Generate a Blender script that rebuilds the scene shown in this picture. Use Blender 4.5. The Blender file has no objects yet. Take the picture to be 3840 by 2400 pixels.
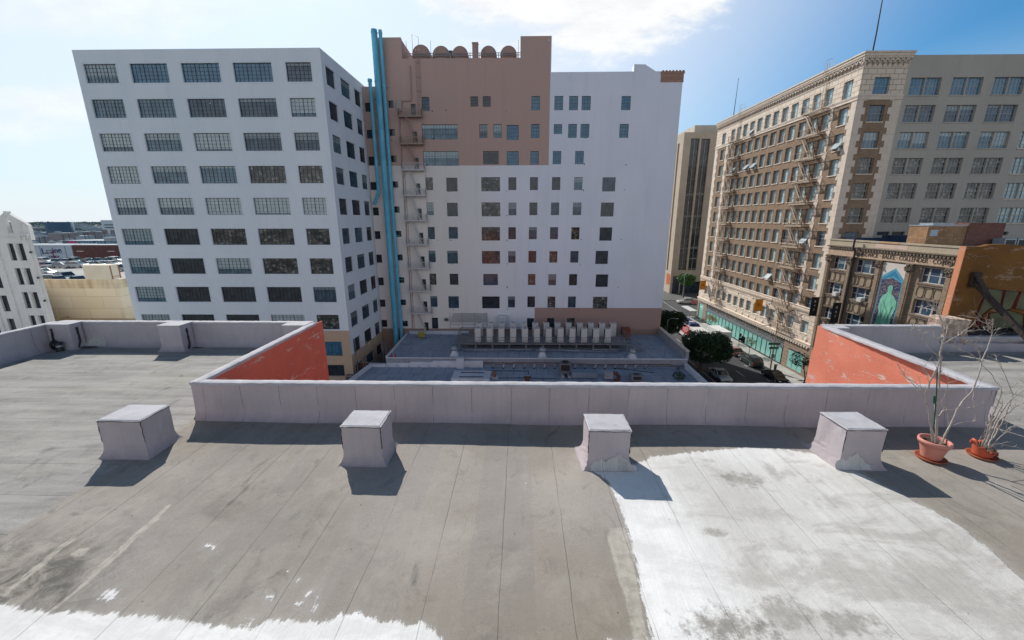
SUN_E, SKY_S, SKY_C = 5.0, .105, 9.3
import bpy, math, random
import numpy as np
from mathutils import Vector, Matrix
from mathutils.geometry import tessellate_polygon
R = math.radians
C = bpy.context.scene.collection
random.seed(7)

# ---------------------------------------------------------------- camera model
# World units are metres, origin at the photographer's eye, +Y along the street,
# street level is GZ, our roof deck is RZ.
GZ, RZ = -24.5, -3.8
FPX, PITCH, YAW = 1500.4, R(14.1), R(1.104)
_cp, _sp, _cy, _sy = math.cos(PITCH), math.sin(PITCH), math.cos(YAW), math.sin(YAW)
RIGHT = Vector((_cy, _sy, 0)); FWD = Vector((-_sy*_cp, _cy*_cp, -_sp)); UP = RIGHT.cross(FWD)
def at(px, py, X=None, Y=None, Z=None):
    v = RIGHT*((px-1920)/FPX) - UP*((py-1200)/FPX) + FWD
    t = X/v.x if X is not None else Y/v.y if Y is not None else Z/v.z
    return v*t

# ---------------------------------------------------------------- mesh builder
KEEP = {'stem','slats','numerals','panel_text','paint_splash','crown','wall','stone_storey_','graffiti_scrawl','pane','parapet_body','fan_guard','stairs'}
class MB:
    def __init__(s): s.v = []; s.f = []; s.sm = []; s.g = []
    def add(s, vs, fs, smooth=False):
        b = len(s.v); s.g.append((b, b+len(vs), len(s.f), len(s.f)+len(fs))); s.v += [tuple(v) for v in vs]
        s.f += [tuple(i+b for i in f) for f in fs]; s.sm += [smooth]*len(fs)
    def quad(s, a, b, c, d): s.add([a, b, c, d], [(0, 1, 2, 3)])
    def poly(s, pts): s.add(pts, [tuple(range(len(pts)))])
    def box(s, x0, x1, y0, y1, z0, z1):
        s.add([(x0,y0,z0),(x1,y0,z0),(x1,y1,z0),(x0,y1,z0),(x0,y0,z1),(x1,y0,z1),(x1,y1,z1),(x0,y1,z1)],
              [(0,3,2,1),(4,5,6,7),(0,1,5,4),(1,2,6,5),(2,3,7,6),(3,0,4,7)])
    def bar(s, p0, p1, w, h=None):
        p0, p1 = Vector(p0), Vector(p1); h = w if h is None else h
        d = (p1-p0).normalized(); a = Vector((0,0,1)) if abs(d.z) < .9 else Vector((0,1,0))
        u = d.cross(a).normalized()*w/2; v = d.cross(u).normalized()*h/2
        vs = [p+i*u+j*v for p in (p0, p1) for i, j in ((-1,-1),(1,-1),(1,1),(-1,1))]
        s.add(vs, [(0,1,2,3),(7,6,5,4),(0,4,5,1),(1,5,6,2),(2,6,7,3),(3,7,4,0)])
    def tube(s, pts, rads, n=6, caps=True, smooth=True):
        pts = [Vector(p) for p in pts]; m = len(pts)
        if not hasattr(rads, '__len__'): rads = [rads]*m
        ref = None; vs = []
        for i, p in enumerate(pts):
            d = (pts[min(i+1, m-1)]-pts[max(i-1, 0)])
            if d.length < 1e-6: d = Vector((0,0,1))
            d.normalize()
            if ref is None: ref = Vector((0,0,1)) if abs(d.z) < .9 else Vector((1,0,0))
            u = (ref - d*ref.dot(d)).normalized(); w = d.cross(u); ref = u
            for k in range(n):
                a = 2*math.pi*k/n; vs.append(p + (u*math.cos(a)+w*math.sin(a))*rads[i])
        fs = [(i*n+k, i*n+(k+1)%n, (i+1)*n+(k+1)%n, (i+1)*n+k) for i in range(m-1) for k in range(n)]
        s.add(vs, fs, smooth)
        if caps: s.add(vs[:n], [tuple(range(n-1,-1,-1))]); s.add(vs[-n:], [tuple(range(n))])
    def lathe(s, prof, c=(0,0,0), n=24, smooth=True, axis='z'):
        vs = []
        for r, z in prof:
            for k in range(n):
                a = 2*math.pi*k/n; q = (r*math.cos(a), r*math.sin(a), z)
                if axis == 'y': q = (q[0], q[2], q[1])
                if axis == 'x': q = (q[2], q[0], q[1])
                vs.append((q[0]+c[0], q[1]+c[1], q[2]+c[2]))
        m = len(prof)
        s.add(vs, [(i*n+k, i*n+(k+1)%n, (i+1)*n+(k+1)%n, (i+1)*n+k) for i in range(m-1) for k in range(n)], smooth)
    def disc(s, c, r, n=20, axis='z'):
        vs = []
        for k in range(n):
            a = 2*math.pi*k/n; q = (r*math.cos(a), r*math.sin(a), 0)
            if axis == 'y': q = (q[0], 0, q[1])
            if axis == 'x': q = (0, q[0], q[1])
            vs.append((c[0]+q[0], c[1]+q[1], c[2]+q[2]))
        s.add(vs, [tuple(range(n))])
    def prism(s, poly, fn, a, b):           # poly of (u,w); fn(u,w,t)->xyz ; extruded t=a..b
        n = len(poly)
        vs = [fn(u, w, a) for u, w in poly] + [fn(u, w, b) for u, w in poly]
        s.add(vs, [tuple(range(n-1,-1,-1)), tuple(range(n, 2*n))] + [(i, (i+1)%n, n+(i+1)%n, n+i) for i in range(n)])
    def tess(s, loops, fn, t):              # flat polygon with holes
        L = [[Vector((u, w, 0)) for u, w in lp] for lp in loops]
        flat = [p for lp in L for p in lp]
        s.add([fn(p.x, p.y, t) for p in flat], [tuple(tr) for tr in tessellate_polygon(L)])
    def merge(s, me, M):
        b = len(s.v); s.g.append((b, b+len(me.vertices), len(s.f), len(s.f)+len(me.polygons))); s.v += [tuple(M @ v.co) for v in me.vertices]
        for p in me.polygons: s.f.append(tuple(i+b for i in p.vertices)); s.sm.append(False)
    def mesh(s, name, off=(0,0,0)):
        me = bpy.data.meshes.new(name)
        me.from_pydata([(v[0]-off[0], v[1]-off[1], v[2]-off[2]) for v in s.v], [], s.f)
        me.polygons.foreach_set('use_smooth', s.sm); me.update(); return me
    def pieces(s):
        """split the collected shapes into groups that stand apart from one another"""
        n = len(s.g)
        if n < 2 or n > 700: return [s]
        bb = []
        for a, b, _, _ in s.g:
            P = s.v[a:b]; bb.append([min(p[i] for p in P) for i in range(3)]+[max(p[i] for p in P) for i in range(3)])
        sz = [max(q[3]-q[0], q[4]-q[1], q[5]-q[2]) for q in bb]; par = list(range(n))
        def find(i):
            while par[i] != i: par[i] = par[par[i]]; i = par[i]
            return i
        for i in range(n):
            p = bb[i]
            for j in range(i+1, n):
                q = bb[j]; lim = max(.02, .5*max(sz[i], sz[j]))*.98
                gx = max(0, p[0]-q[3], q[0]-p[3]); gy = max(0, p[1]-q[4], q[1]-p[4]); gz = max(0, p[2]-q[5], q[2]-p[5])
                if gx*gx+gy*gy+gz*gz <= lim*lim:
                    a, b = find(i), find(j)
                    if a != b: par[b] = a
        grp = {}
        for i in range(n): grp.setdefault(find(i), []).append(i)
        if len(grp) < 2 or len(grp) > 100: return [s]
        out = []
        for ids in grp.values():
            m = MB()
            for i in ids:
                a, b, c, d = s.g[i]; o = len(m.v)-a; m.g.append((a+o, b+o, len(m.f), len(m.f)+d-c)); m.v += s.v[a:b]
                m.f += [tuple(k+o for k in f) for f in s.f[c:d]]; m.sm += s.sm[c:d]
            out.append(m)
        return out
    def build(s, name, mat, parent=None, label=None, kind=None):
        if kind != 'stuff' and parent is not None and name not in KEEP:
            ps = s.pieces()
            if len(ps) > 1:
                r = [p.build1(name, mat, parent, label, kind) for p in ps]; return r[0]
        return s.build1(name, mat, parent, label, kind)
    def build1(s, name, mat, parent=None, label=None, kind=None):
        off = Vector((0,0,0)); q = parent
        while q is not None: off += q.location; q = q.parent
        me = s.mesh(name, off); me.materials.append(mat)
        o = bpy.data.objects.new(name, me); C.objects.link(o); o.parent = parent
        if label: o['label'] = label
        if kind: o['kind'] = kind
        return o

def thing(name, label, cat, loc=(0,0,0), group=None):
    o = bpy.data.objects.new(name, None); C.objects.link(o); o.empty_display_size = .2
    if len(label.split()) > 16: print('LONG', len(label.split()), label)
    o.location = loc; o['label'] = label; o['category'] = cat
    if group: o['group'] = group
    return o
def tag(o, label, cat, group=None):
    o['label'] = label; o['category'] = cat
    if group: o['group'] = group
    return o
def copy_tree(o, parent=None):
    c = o.copy(); C.objects.link(c); c.parent = parent
    for ch in list(o.children): copy_tree(ch, c)
    return c
def structure(o): o['kind'] = 'structure'; return o
ORD = ['first','second','third','fourth','fifth','sixth','seventh','eighth','ninth','tenth','eleventh','twelfth','thirteenth','fourteenth','fifteenth','sixteenth']

# ---------------------------------------------------------------- materials
class NT:
    def __init__(s, tree): s.t = tree; s.L = tree.links
    def n(s, typ, **kw):
        nd = s.t.nodes.new(typ)
        for k, v in kw.items(): setattr(nd, k, v)
        return nd
    def put(s, sock, v):
        if hasattr(v, 'is_output') or isinstance(v, bpy.types.NodeSocket): s.L.new(v, sock)
        else:
            if sock.type == 'RGBA' and len(v) == 3: v = (*v, 1)
            sock.default_value = v
    def coord(s, kind='Object'):
        return s.n('ShaderNodeTexCoord').outputs[kind]
    def pos(s): return s.n('ShaderNodeNewGeometry').outputs['Position']
    def island(s): return s.n('ShaderNodeNewGeometry').outputs['Random Per Island']
    def orand(s): return s.n('ShaderNodeObjectInfo').outputs['Random']
    def scale(s, v, sc, loc=(0,0,0), rot=(0,0,0)):
        m = s.n('ShaderNodeMapping'); s.put(m.inputs['Vector'], v); m.inputs['Scale'].default_value = sc
        m.inputs['Location'].default_value = loc; m.inputs['Rotation'].default_value = rot; return m.outputs[0]
    def noise(s, v, sc=1, det=4, rough=.55, dist=0, out=0):
        m = s.n('ShaderNodeTexNoise'); s.put(m.inputs['Vector'], v)
        m.inputs['Scale'].default_value = sc; m.inputs['Detail'].default_value = det
        m.inputs['Roughness'].default_value = rough; m.inputs['Distortion'].default_value = dist
        return m.outputs[out]
    def vor(s, v, sc, feature='F1', out='Distance'):
        m = s.n('ShaderNodeTexVoronoi', feature=feature); s.put(m.inputs['Vector'], v)
        m.inputs['Scale'].default_value = sc; return m.outputs[out]
    def m(s, op, a, b=0., c=0., clamp=False):
        nd = s.n('ShaderNodeMath', operation=op, use_clamp=clamp)
        s.put(nd.inputs[0], a); s.put(nd.inputs[1], b)
        if len(nd.inputs) > 2: s.put(nd.inputs[2], c)
        return nd.outputs[0]
    def sst(s, x, a, b):                    # smoothstep a..b
        nd = s.n('ShaderNodeMapRange', interpolation_type='SMOOTHSTEP'); s.put(nd.inputs[0], x)
        nd.inputs[1].default_value = a; nd.inputs[2].default_value = b
        return nd.outputs[0]
    def mix(s, f, a, b, mode='MIX'):
        nd = s.n('ShaderNodeMix', data_type='RGBA', blend_type=mode)
        s.put(nd.inputs[0], f); s.put(nd.inputs[6], a); s.put(nd.inputs[7], b); return nd.outputs[2]
    def sep(s, v):
        nd = s.n('ShaderNodeSeparateXYZ'); s.put(nd.inputs[0], v); return nd.outputs
    def comb(s, x=0., y=0., z=0.):
        nd = s.n('ShaderNodeCombineXYZ'); s.put(nd.inputs[0], x); s.put(nd.inputs[1], y); s.put(nd.inputs[2], z); return nd.outputs[0]
    def bump(s, h, st=.3, d=.02):
        nd = s.n('ShaderNodeBump'); s.put(nd.inputs['Height'], h); nd.inputs['Strength'].default_value = st
        nd.inputs['Distance'].default_value = d; return nd.outputs[0]

def newmat(name, rough=.8, metal=0., spec=.3):
    m = bpy.data.materials.new(name); m.use_nodes = True
    b = m.node_tree.nodes['Principled BSDF']
    b.inputs['Roughness'].default_value = rough; b.inputs['Metallic'].default_value = metal
    b.inputs['Specular IOR Level'].default_value = spec
    return m, NT(m.node_tree), b

def surf(name, c1, c2=None, sc=1., rough=.85, metal=0., spec=.3, bump=.15, streak=0., stc=None, fine=30., aniso=(1,1,1), vary=0.):
    """mottled paint / stone / metal: two tones, fine grain, optional vertical dirt streaks"""
    m, t, b = newmat(name, rough, metal, spec)
    if c2 is None: c2 = tuple(x*.82 for x in c1)
    v = t.coord('Object')
    if vary:
        r = t.orand(); v = t.n('ShaderNodeVectorMath', operation='ADD'); t.put(v.inputs[0], t.coord('Object'))
        t.put(v.inputs[1], t.comb(t.m('MULTIPLY', r, 57.), t.m('MULTIPLY', r, 91.), 0.)); v = v.outputs[0]
    va = t.scale(v, aniso)
    n1 = t.sst(t.noise(va, sc, 5, .6), .35, .68)
    col = t.mix(n1, c1, c2)
    n2 = t.noise(v, fine, 3, .6)
    col = t.mix(t.m('MULTIPLY', n2, .35), col, tuple(x*.6 for x in c1))
    if streak:
        st = t.noise(t.scale(v, (1.7, 1.7, .09)), 1.3, 5, .65)
        col = t.mix(t.m('MULTIPLY', t.sst(st, .5, .75), streak), col, stc or tuple(x*.45 for x in c1))
    if vary: col = t.mix(t.m('MULTIPLY', t.orand(), vary), col, tuple(x*.5 for x in c1))
    t.put(b.inputs['Base Color'], col)
    if bump: t.put(b.inputs['Normal'], t.bump(t.m('ADD', n2, t.m('MULTIPLY', n1, .5)), bump, .02))
    return m

def plain(name, c, rough=.5, metal=0., spec=.5):
    return surf(name, c, tuple(x*.85 for x in c), 2., rough, metal, spec, bump=0, fine=8)

M = {}
def glass(name, c1, c2, spread=.5, rough=.1, blocks=0., blind=0., spec=.5, blim=.45):
    m, t, b = newmat(name, rough, 0, spec)
    isl, orr = t.island(), t.orand()
    v = t.coord('Object')
    vv = t.n('ShaderNodeVectorMath', operation='ADD'); t.put(vv.inputs[0], v); t.put(vv.inputs[1], t.comb(t.m('MULTIPLY', orr, 83.), 0., t.m('MULTIPLY', orr, 41.))); vv = vv.outputs[0]
    big = t.sst(t.noise(vv, .8, 2, .5), .35, .65)
    col = t.mix(t.m('ADD', t.m('MULTIPLY', isl, spread), t.m('MULTIPLY', big, 1-spread)), c1, c2)
    if blocks:                              # facade reflections painted into the pane colour as uneven blocks
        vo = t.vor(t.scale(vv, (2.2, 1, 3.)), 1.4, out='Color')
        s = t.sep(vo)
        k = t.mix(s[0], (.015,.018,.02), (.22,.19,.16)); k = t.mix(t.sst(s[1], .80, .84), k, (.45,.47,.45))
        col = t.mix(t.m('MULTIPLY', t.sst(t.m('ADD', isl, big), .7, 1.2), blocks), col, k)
    if blind:                               # a roller blind drawn part of the way down
        z = t.sep(v)[2]
        lim = t.m('MULTIPLY', t.m('SUBTRACT', orr, blim), 1.9)
        col = t.mix(t.m('MULTIPLY', t.m('GREATER_THAN', z, lim), blind), col, t.mix(t.m('MULTIPLY', isl, .5), (.44,.53,.55), (.30,.38,.41)))
    t.put(b.inputs['Base Color'], col)
    b.inputs['IOR'].default_value = 1.6
    return m
M['g_blue'] = glass('glass_blue', (.03,.13,.23), (.06,.20,.31), .35)  # sky reflection painted into the bluish pane colours
M['g_teal'] = glass('glass_teal', (.05,.12,.17), (.11,.22,.29), .3, blind=.65, blim=.35)
M['g_pale'] = glass('glass_pale', (.05,.10,.14), (.12,.20,.26), .3, blind=1., blim=.85)
M['g_dark'] = glass('glass_dark', (.012,.018,.026), (.045,.06,.078), .4)
M['g_dim'] = glass('glass_dim', (.02,.045,.08), (.06,.12,.18), .35, blind=.4, blim=.1)
M['g_painted_refl'] = glass('glass_painted_reflections', (.015,.02,.02), (.08,.085,.085), .5, blocks=.45)
M['g_green'] = glass('glass_store', (.16,.44,.38), (.30,.58,.52), .5, rough=.12)
M['g_curtain'] = glass('glass_curtain', (.26,.42,.46), (.46,.60,.62), .3)  # pale curtains, brightened in colour for the pale blue reflection
M['g_office'] = glass('glass_office', (.008,.009,.012), (.02,.026,.035), .4, blocks=.1)
M['frame_dark'] = plain('frame_dark', (.035,.035,.04), .5)
M['frame_pale'] = plain('frame_pale', (.42,.40,.36), .6)
M['frame_white'] = plain('frame_white', (.62,.61,.58), .6)

# white industrial building, beige below
def painted_wall(name, base, alt, zones, st=.35):
    """painted render; zones = list of (fn(t,x,z)->mask, colour) in world metres"""
    m, t, b = newmat(name, .85, 0, .25)
    P = t.pos(); s = t.sep(P)
    n1 = t.sst(t.noise(t.scale(P, (1,1,.5)), .22, 5, .6), .3, .7)
    col = t.mix(n1, base, alt)
    for fn, c in zones: col = t.mix(fn(t, s[0], s[2], s[1]), col, c)
    stn = t.noise(t.scale(P, (1.2,1.2,.07)), 1.1, 5, .62)
    col = t.mix(t.m('MULTIPLY', t.sst(stn, .48, .78), st), col, (.22,.21,.2))
    pt = t.vor(t.scale(P, (.16,.16,.23)), 1., out='Color')
    col = t.mix(t.m('MULTIPLY', t.sep(pt)[0], .03), col, (.45,.43,.42))
    g = t.noise(P, 9, 4, .6)
    col = t.mix(t.m('MULTIPLY', t.sst(g, .55, .8), .08), col, (.3,.28,.26))
    t.put(b.inputs['Base Color'], col); t.put(b.inputs['Normal'], t.bump(g, .12, .02))
    return m
gt = lambda t, a, b: t.m('GREATER_THAN', a, b)
lt = lambda t, a, b: t.m('LESS_THAN', a, b)
both = lambda t, a, b: t.m('MULTIPLY', a, b)
M['left_wall'] = painted_wall('white_render', (.76,.82,.87), (.70,.77,.83),
    [(lambda t,x,z,y: lt(t, t.m('ADD', z, t.m('MULTIPLY', gt(t, y, 54.03), 3.7)), -15.2), (.52,.39,.28))], .06)
M['center_wall'] = painted_wall('white_and_mauve_render', (.77,.79,.87), (.72,.75,.83), [
    (lambda t,x,z,y: t.sst(t.m('ADD', x, t.m('MULTIPLY', t.noise(t.pos(), .15, 4), 9.)), 9., -9.), (.76,.73,.69)),
    (lambda t,x,z,y: both(t, gt(t, z, 8.28), lt(t, x, 4.5)), (.50,.35,.30)),
    (lambda t,x,z,y: both(t, lt(t, z, -14.67), gt(t, x, 2.6)), (.40,.27,.235)),
    (lambda t,x,z,y: lt(t, z, -18.45), (.33,.23,.18))], .10)
M['mauve'] = surf('mauve_paint', (.46,.315,.26), (.40,.27,.225), .8, streak=.25)
M['mauve_dark'] = surf('ornate_terracotta', (.44,.27,.21), (.34,.20,.15), 3, bump=.5)
M['tan_wall'] = painted_wall('tan_render', (.44,.40,.35), (.39,.36,.31), [], .15)
M['cream_stone'] = None
def ashlar(name, c, cj, bw=1.1, bh=.62, jt=.02, st=.12):
    m, t, b = newmat(name, .85, 0, .25)
    s = t.sep(t.pos()); uv = t.comb(t.m('ADD', s[0], s[1]), s[2], 0.)
    br = t.n('ShaderNodeTexBrick'); t.put(br.inputs['Vector'], uv); br.inputs['Scale'].default_value = 1
    br.inputs['Brick Width'].default_value = bw; br.inputs['Row Height'].default_value = bh
    br.inputs['Mortar Size'].default_value = jt; br.inputs['Mortar Smooth'].default_value = .1
    t.put(br.inputs['Color1'], c); t.put(br.inputs['Color2'], tuple(x*.9 for x in c)); t.put(br.inputs['Mortar'], cj)
    n = t.noise(t.pos(), 1.2, 5, .65)
    col = t.mix(t.m('MULTIPLY', t.sst(n, .45, .75), .3), br.outputs[0], tuple(x*.6 for x in c))
    stn = t.noise(t.scale(t.pos(), (1.2,1.2,.07)), 1.1, 5, .62)
    col = t.mix(t.m('MULTIPLY', t.sst(stn, .5, .78), st), col, (.16,.13,.11))
    t.put(b.inputs['Base Color'], col)
    t.put(b.inputs['Normal'], t.bump(t.m('SUBTRACT', t.m('MULTIPLY', n, .4), br.outputs[1]), .4, .02))
    return m
M['cream_stone'] = ashlar('cream_ashlar', (.74,.62,.50), (.25,.19,.14), 1.15, .64, .03)
M['store_stone'] = ashlar('brown_ashlar', (.33,.25,.19), (.12,.09,.07), 1.1, .62, .03)
M['cream_trim'] = surf('cream_trim', (.76,.645,.53), (.66,.555,.45), 1.5, streak=.25)
def brick(name, c1, c2, cm, sc=1., st=.2):
    m, t, b = newmat(name, .9, 0, .2)
    s = t.sep(t.pos()); uv = t.comb(t.m('ADD', s[0], s[1]), s[2], 0.)
    br = t.n('ShaderNodeTexBrick'); t.put(br.inputs['Vector'], uv); br.inputs['Scale'].default_value = sc
    br.inputs['Brick Width'].default_value = .42; br.inputs['Row Height'].default_value = .145
    br.inputs['Mortar Size'].default_value = .016; br.inputs['Bias'].default_value = -.1
    t.put(br.inputs['Color1'], c1); t.put(br.inputs['Color2'], c2); t.put(br.inputs['Mortar'], cm)
    n = t.noise(t.pos(), .8, 5, .65)
    col = t.mix(t.m('MULTIPLY', t.sst(n, .4, .75), .35), br.outputs[0], tuple(x*.55 for x in c1))
    stn = t.noise(t.scale(t.pos(), (1.2,1.2,.07)), 1.3, 5, .62)
    col = t.mix(t.m('MULTIPLY', t.sst(stn, .5, .78), st), col, (.08,.06,.05))
    t.put(b.inputs['Base Color'], col); t.put(b.inputs['Normal'], t.bump(br.outputs[1], .3, -.01))
    return m
M['brick'] = brick('brown_brick', (.31,.205,.13), (.20,.13,.085), (.32,.26,.20))
M['old_brick'] = brick('red_brown_brick', (.22,.09,.065), (.14,.06,.045), (.2,.15,.13))
M['brunswick'] = brick('grey_brown_tapestry_brick', (.33,.25,.17), (.21,.16,.11), (.26,.21,.16))
M['dark_trim'] = surf('weathered_dark_terracotta', (.26,.20,.15), (.15,.12,.09), 3, bump=.5, streak=.4)
M['frieze'] = surf('weathered_cream_frieze', (.52,.38,.27), (.42,.30,.21), 2, streak=.3)

# ---- our roof
def roof_mat():
    m, t, b = newmat('rolled_roofing', .92, 0, .2)
    P = t.pos(); s = t.sep(P)
    wob = t.m('MULTIPLY', t.m('SUBTRACT', t.noise(P, 1.1, 3, .6), .5), .05)
    left = t.m('LESS_THAN', t.m('ADD', s[0], wob), -6.38)
    right = gt(t, s[0], 9.2)
    side = t.m('MAXIMUM', left, right)
    def seam(coord, pitch, off):
        u = t.m('DIVIDE', t.m('ADD', t.m('ADD', coord, wob), off), pitch)
        f = t.m('ABSOLUTE', t.m('SUBTRACT', t.m('FRACT', u), .5))          # 0.5 at the seam
        return t.sst(f, .492, .4985), u
    sx, ux = seam(s[0], .755, -.56+.755*20); sy, uy = seam(s[1], .74, 10.0)
    sx = t.m('MULTIPLY', sx, t.m('SUBTRACT', 1., side)); sy = t.m('MULTIPLY', sy, side)
    fade = t.sst(t.noise(P, .9, 3, .6), .33, .6)
    seamm = t.m('MULTIPLY', t.m('ADD', sx, sy), t.m('ADD', t.m('MULTIPLY', fade, .75), .2))
    # per sheet tone
    w = t.n('ShaderNodeTexWhiteNoise', noise_dimensions='1D'); t.put(w.inputs['W'], t.m('FLOOR', t.m('ADD', ux, .5))); 
    tone = t.m('MULTIPLY', w.outputs[0], t.m('SUBTRACT', 1., side))
    big = t.sst(t.noise(P, .42, 5, .55, .4), .3, .72)
    col = t.mix(big, (.395,.350,.310), (.275,.243,.195))
    col = t.mix(t.m('MULTIPLY', tone, .35), col, (.26,.245,.235))
    # directional brushing in the side wings
    br = t.sst(t.noise(t.scale(P, (.35,2.6,1)), 1.3, 6, .65), .35, .7)
    colL = t.mix(br, (.38,.365,.34), (.24,.232,.215))
    yl = t.sst(t.noise(t.scale(P, (.5,1.6,1)), .55, 4, .6), .52, .75)
    colL = t.mix(t.m('MULTIPLY', yl, .5), colL, (.43,.40,.30))
    colL = t.mix(t.m('MULTIPLY', t.sst(t.noise(t.scale(P, (.35,2.,1), (3,3,0)), 1., 6, .7), .6, .8), .5), colL, (.14,.15,.145))
    col = t.mix(side, col, colL)
    # lengthways smears in the main sheet
    sm = t.sst(t.noise(t.scale(P, (4.5,.45,1)), 1., 6, .7), .45, .8)
    col = t.mix(t.m('MULTIPLY', t.m('MULTIPLY', sm, .4), t.m('SUBTRACT', 1., side)), col, (.40,.375,.34))
    # dark soft damp stains and grime toward the front
    dk = t.sst(t.noise(t.scale(P, (.9,1.5,1)), .95, 6, .62, .5), .56, .82)
    front = t.sst(s[1], 4.9, 2.7)
    dkf = t.m('MULTIPLY', dk, t.m('ADD', .5, t.m('MULTIPLY', front, .45)))
    col = t.mix(dkf, col, (.125,.118,.105))
    mid = t.m('MULTIPLY', t.sst(s[0], -2.6, .2), front)
    col = t.mix(t.m('MULTIPLY', mid, .55), col, (.205,.172,.12))
    # stained corner at lower left
    dc = t.m('MULTIPLY', t.sst(s[0], -3.9, -5.2), t.sst(s[1], 4.6, 3.3))
    sc_ = t.sst(t.noise(t.scale(P, (1,1,1), (5,1,0)), 2.6, 7, .75, 1.2), .38, .62)
    col = t.mix(t.m('MULTIPLY', t.m('MULTIPLY', dc, sc_), .95), col, (.075,.075,.062))
    # granules and pocks
    g = t.noise(P, 95, 3, .7); g2 = t.noise(P, 22, 4, .7)
    col = t.mix(t.m('MULTIPLY', t.sst(g, .40, .68), .42), col, (.15,.14,.125))
    col = t.mix(t.m('MULTIPLY', t.sst(g2, .55, .8), .25), col, (.44,.42,.39))
    sp = t.vor(P, 3.3); col = t.mix(t.sst(sp, .042, .02), col, (.07,.065,.06))
    sp2 = t.vor(t.scale(P, (1,1,1), (4,7,0)), 1.7); col = t.mix(t.sst(sp2, .022, .012), col, (.8,.8,.76))
    # sand-coloured blotches and dark bleeding patches, mid scale
    bl = t.sst(t.noise(t.scale(P, (1,1,1), (8,3,0)), 1.5, 7, .7, .3), .48, .66)
    col = t.mix(t.m('MULTIPLY', bl, .35), col, (.40,.37,.31))
    bd = t.sst(t.noise(t.scale(P, (1.2,.9,1), (2,11,0)), 2.1, 7, .72, .8), .54, .70)
    col = t.mix(t.m('MULTIPLY', bd, .40), col, (.14,.128,.112))
    bs = t.sst(t.noise(t.scale(P, (2,1.1,1), (0,5,0)), .8, 5, .6, 1.5), .60, .72)
    col = t.mix(t.m('MULTIPLY', bs, .55), col, (.11,.105,.10))
    col = t.mix(t.m('MULTIPLY', seamm, .5), col, (.07,.065,.065))
    # sealant smears and the worn white coating, brushed on along the sheets
    def attr(n): a = t.n('ShaderNodeAttribute'); a.attribute_name = n; return a.outputs['Fac']
    brush = t.noise(t.scale(P, (11,1.1,1)), 1.3, 6, .7); rag = t.noise(P, 9, 6, .75); fine = t.noise(P, 45, 4, .7)
    jit = t.m('ADD', t.m('MULTIPLY', t.m('SUBTRACT', brush, .5), .22), t.m('ADD', t.m('MULTIPLY', t.m('SUBTRACT', rag, .5), .14), t.m('MULTIPLY', t.m('SUBTRACT', fine, .5), .05)))
    sme = t.sst(t.m('ADD', attr('smear'), t.m('MULTIPLY', jit, .45)), -.012, .02)
    col = t.mix(t.m('MULTIPLY', sme, t.m('ADD', .25, t.m('MULTIPLY', t.sst(rag, .35, .6), .5))), col, (.50,.465,.39))
    cd = attr('coat'); ct = t.m('ADD', cd, jit)
    solid = t.sst(ct, -.015, .02); halo = t.sst(ct, -.12, .06)
    edge = t.sst(t.m('SUBTRACT', s[0], t.m('MULTIPLY', t.m('SUBTRACT', 5.5, s[1]), .12)), 2.7, 1.6)        # fresher coat near its left edge
    topb = t.sst(s[1], 5.3, 6.1)
    fresh = t.m('MAXIMUM', t.m('MAXIMUM', edge, t.m('MULTIPLY', topb, .7)), t.m('MULTIPLY', t.sst(s[0], 1.1, .9), 1.))
    wearn = t.sst(t.noise(t.scale(P, (5.5,.5,1), (0,0,0), (0,0,R(8))), 1.5, 8, .75), .40, .62)
    wear2 = t.sst(t.noise(t.scale(P, (1,1.3,1), (4,2,0)), 1.6, 8, .74, .3), .44, .64)
    wear = t.m('MULTIPLY', t.m('MAXIMUM', t.m('MULTIPLY', wearn, .38), t.m('MULTIPLY', wear2, .38)), t.m('SUBTRACT', 1., t.m('MULTIPLY', fresh, .60)))
    pc = t.mix(t.sst(t.noise(P, .7, 5, .6, .3), .35, .7), (.66,.645,.605), (.56,.54,.50))
    pc = t.mix(fresh, pc, (.82,.81,.78))
    pc = t.mix(t.m('MULTIPLY', t.sst(fine, .45, .75), .15), pc, (.33,.32,.30))
    front2 = t.sst(s[1], 4.5, 2.9)
    gr = t.noise(t.scale(P, (.8,1.7,1), (1.7,.4,0)), 1.0, 8, .70, .5)
    gm = t.m('MULTIPLY', t.sst(t.m('ADD', gr, t.m('MULTIPLY', front2, .12)), .50, .64), t.m('SUBTRACT', 1., t.m('MULTIPLY', edge, .6)))
    gm = t.m('MULTIPLY', gm, .45)
    for (gx, gy, rx, ry, am) in ((3.35,5.33,.42,.22,.75),(3.95,5.55,.14,.30,.5),(4.1,5.50,.30,.10,.4),(2.45,4.28,.20,.09,.7),(2.0,3.06,.62,.28,1.),(2.65,3.2,.45,.25,.7),(3.2,3.1,.5,.22,.75),(3.35,4.6,.5,.18,.3),(3.2,4.05,.35,.14,.35),(1.25,4.15,.12,.10,.5)):
        dx = t.m('DIVIDE', t.m('SUBTRACT', s[0], gx), rx); dy = t.m('DIVIDE', t.m('SUBTRACT', s[1], gy), ry)
        e_ = t.m('SUBTRACT', 1., t.m('SQRT', t.m('ADD', t.m('MULTIPLY', dx, dx), t.m('MULTIPLY', dy, dy))))
        e_ = t.sst(t.m('ADD', e_, t.m('ADD', t.m('MULTIPLY', t.m('SUBTRACT', rag, .5), 2.4), t.m('MULTIPLY', t.m('SUBTRACT', gr, .5), 2.))), -.15, .7)
        gm = t.m('MAXIMUM', gm, t.m('MULTIPLY', e_, am))
    grime = t.mix(t.sst(rag, .35, .65), (.27,.24,.195), (.15,.13,.105))
    pc2 = t.mix(t.m('MULTIPLY', wear, 1.), pc, t.mix(.75, col, (.50,.48,.445)))
    pc2 = t.mix(t.m('MULTIPLY', gm, .80), pc2, grime)
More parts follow.
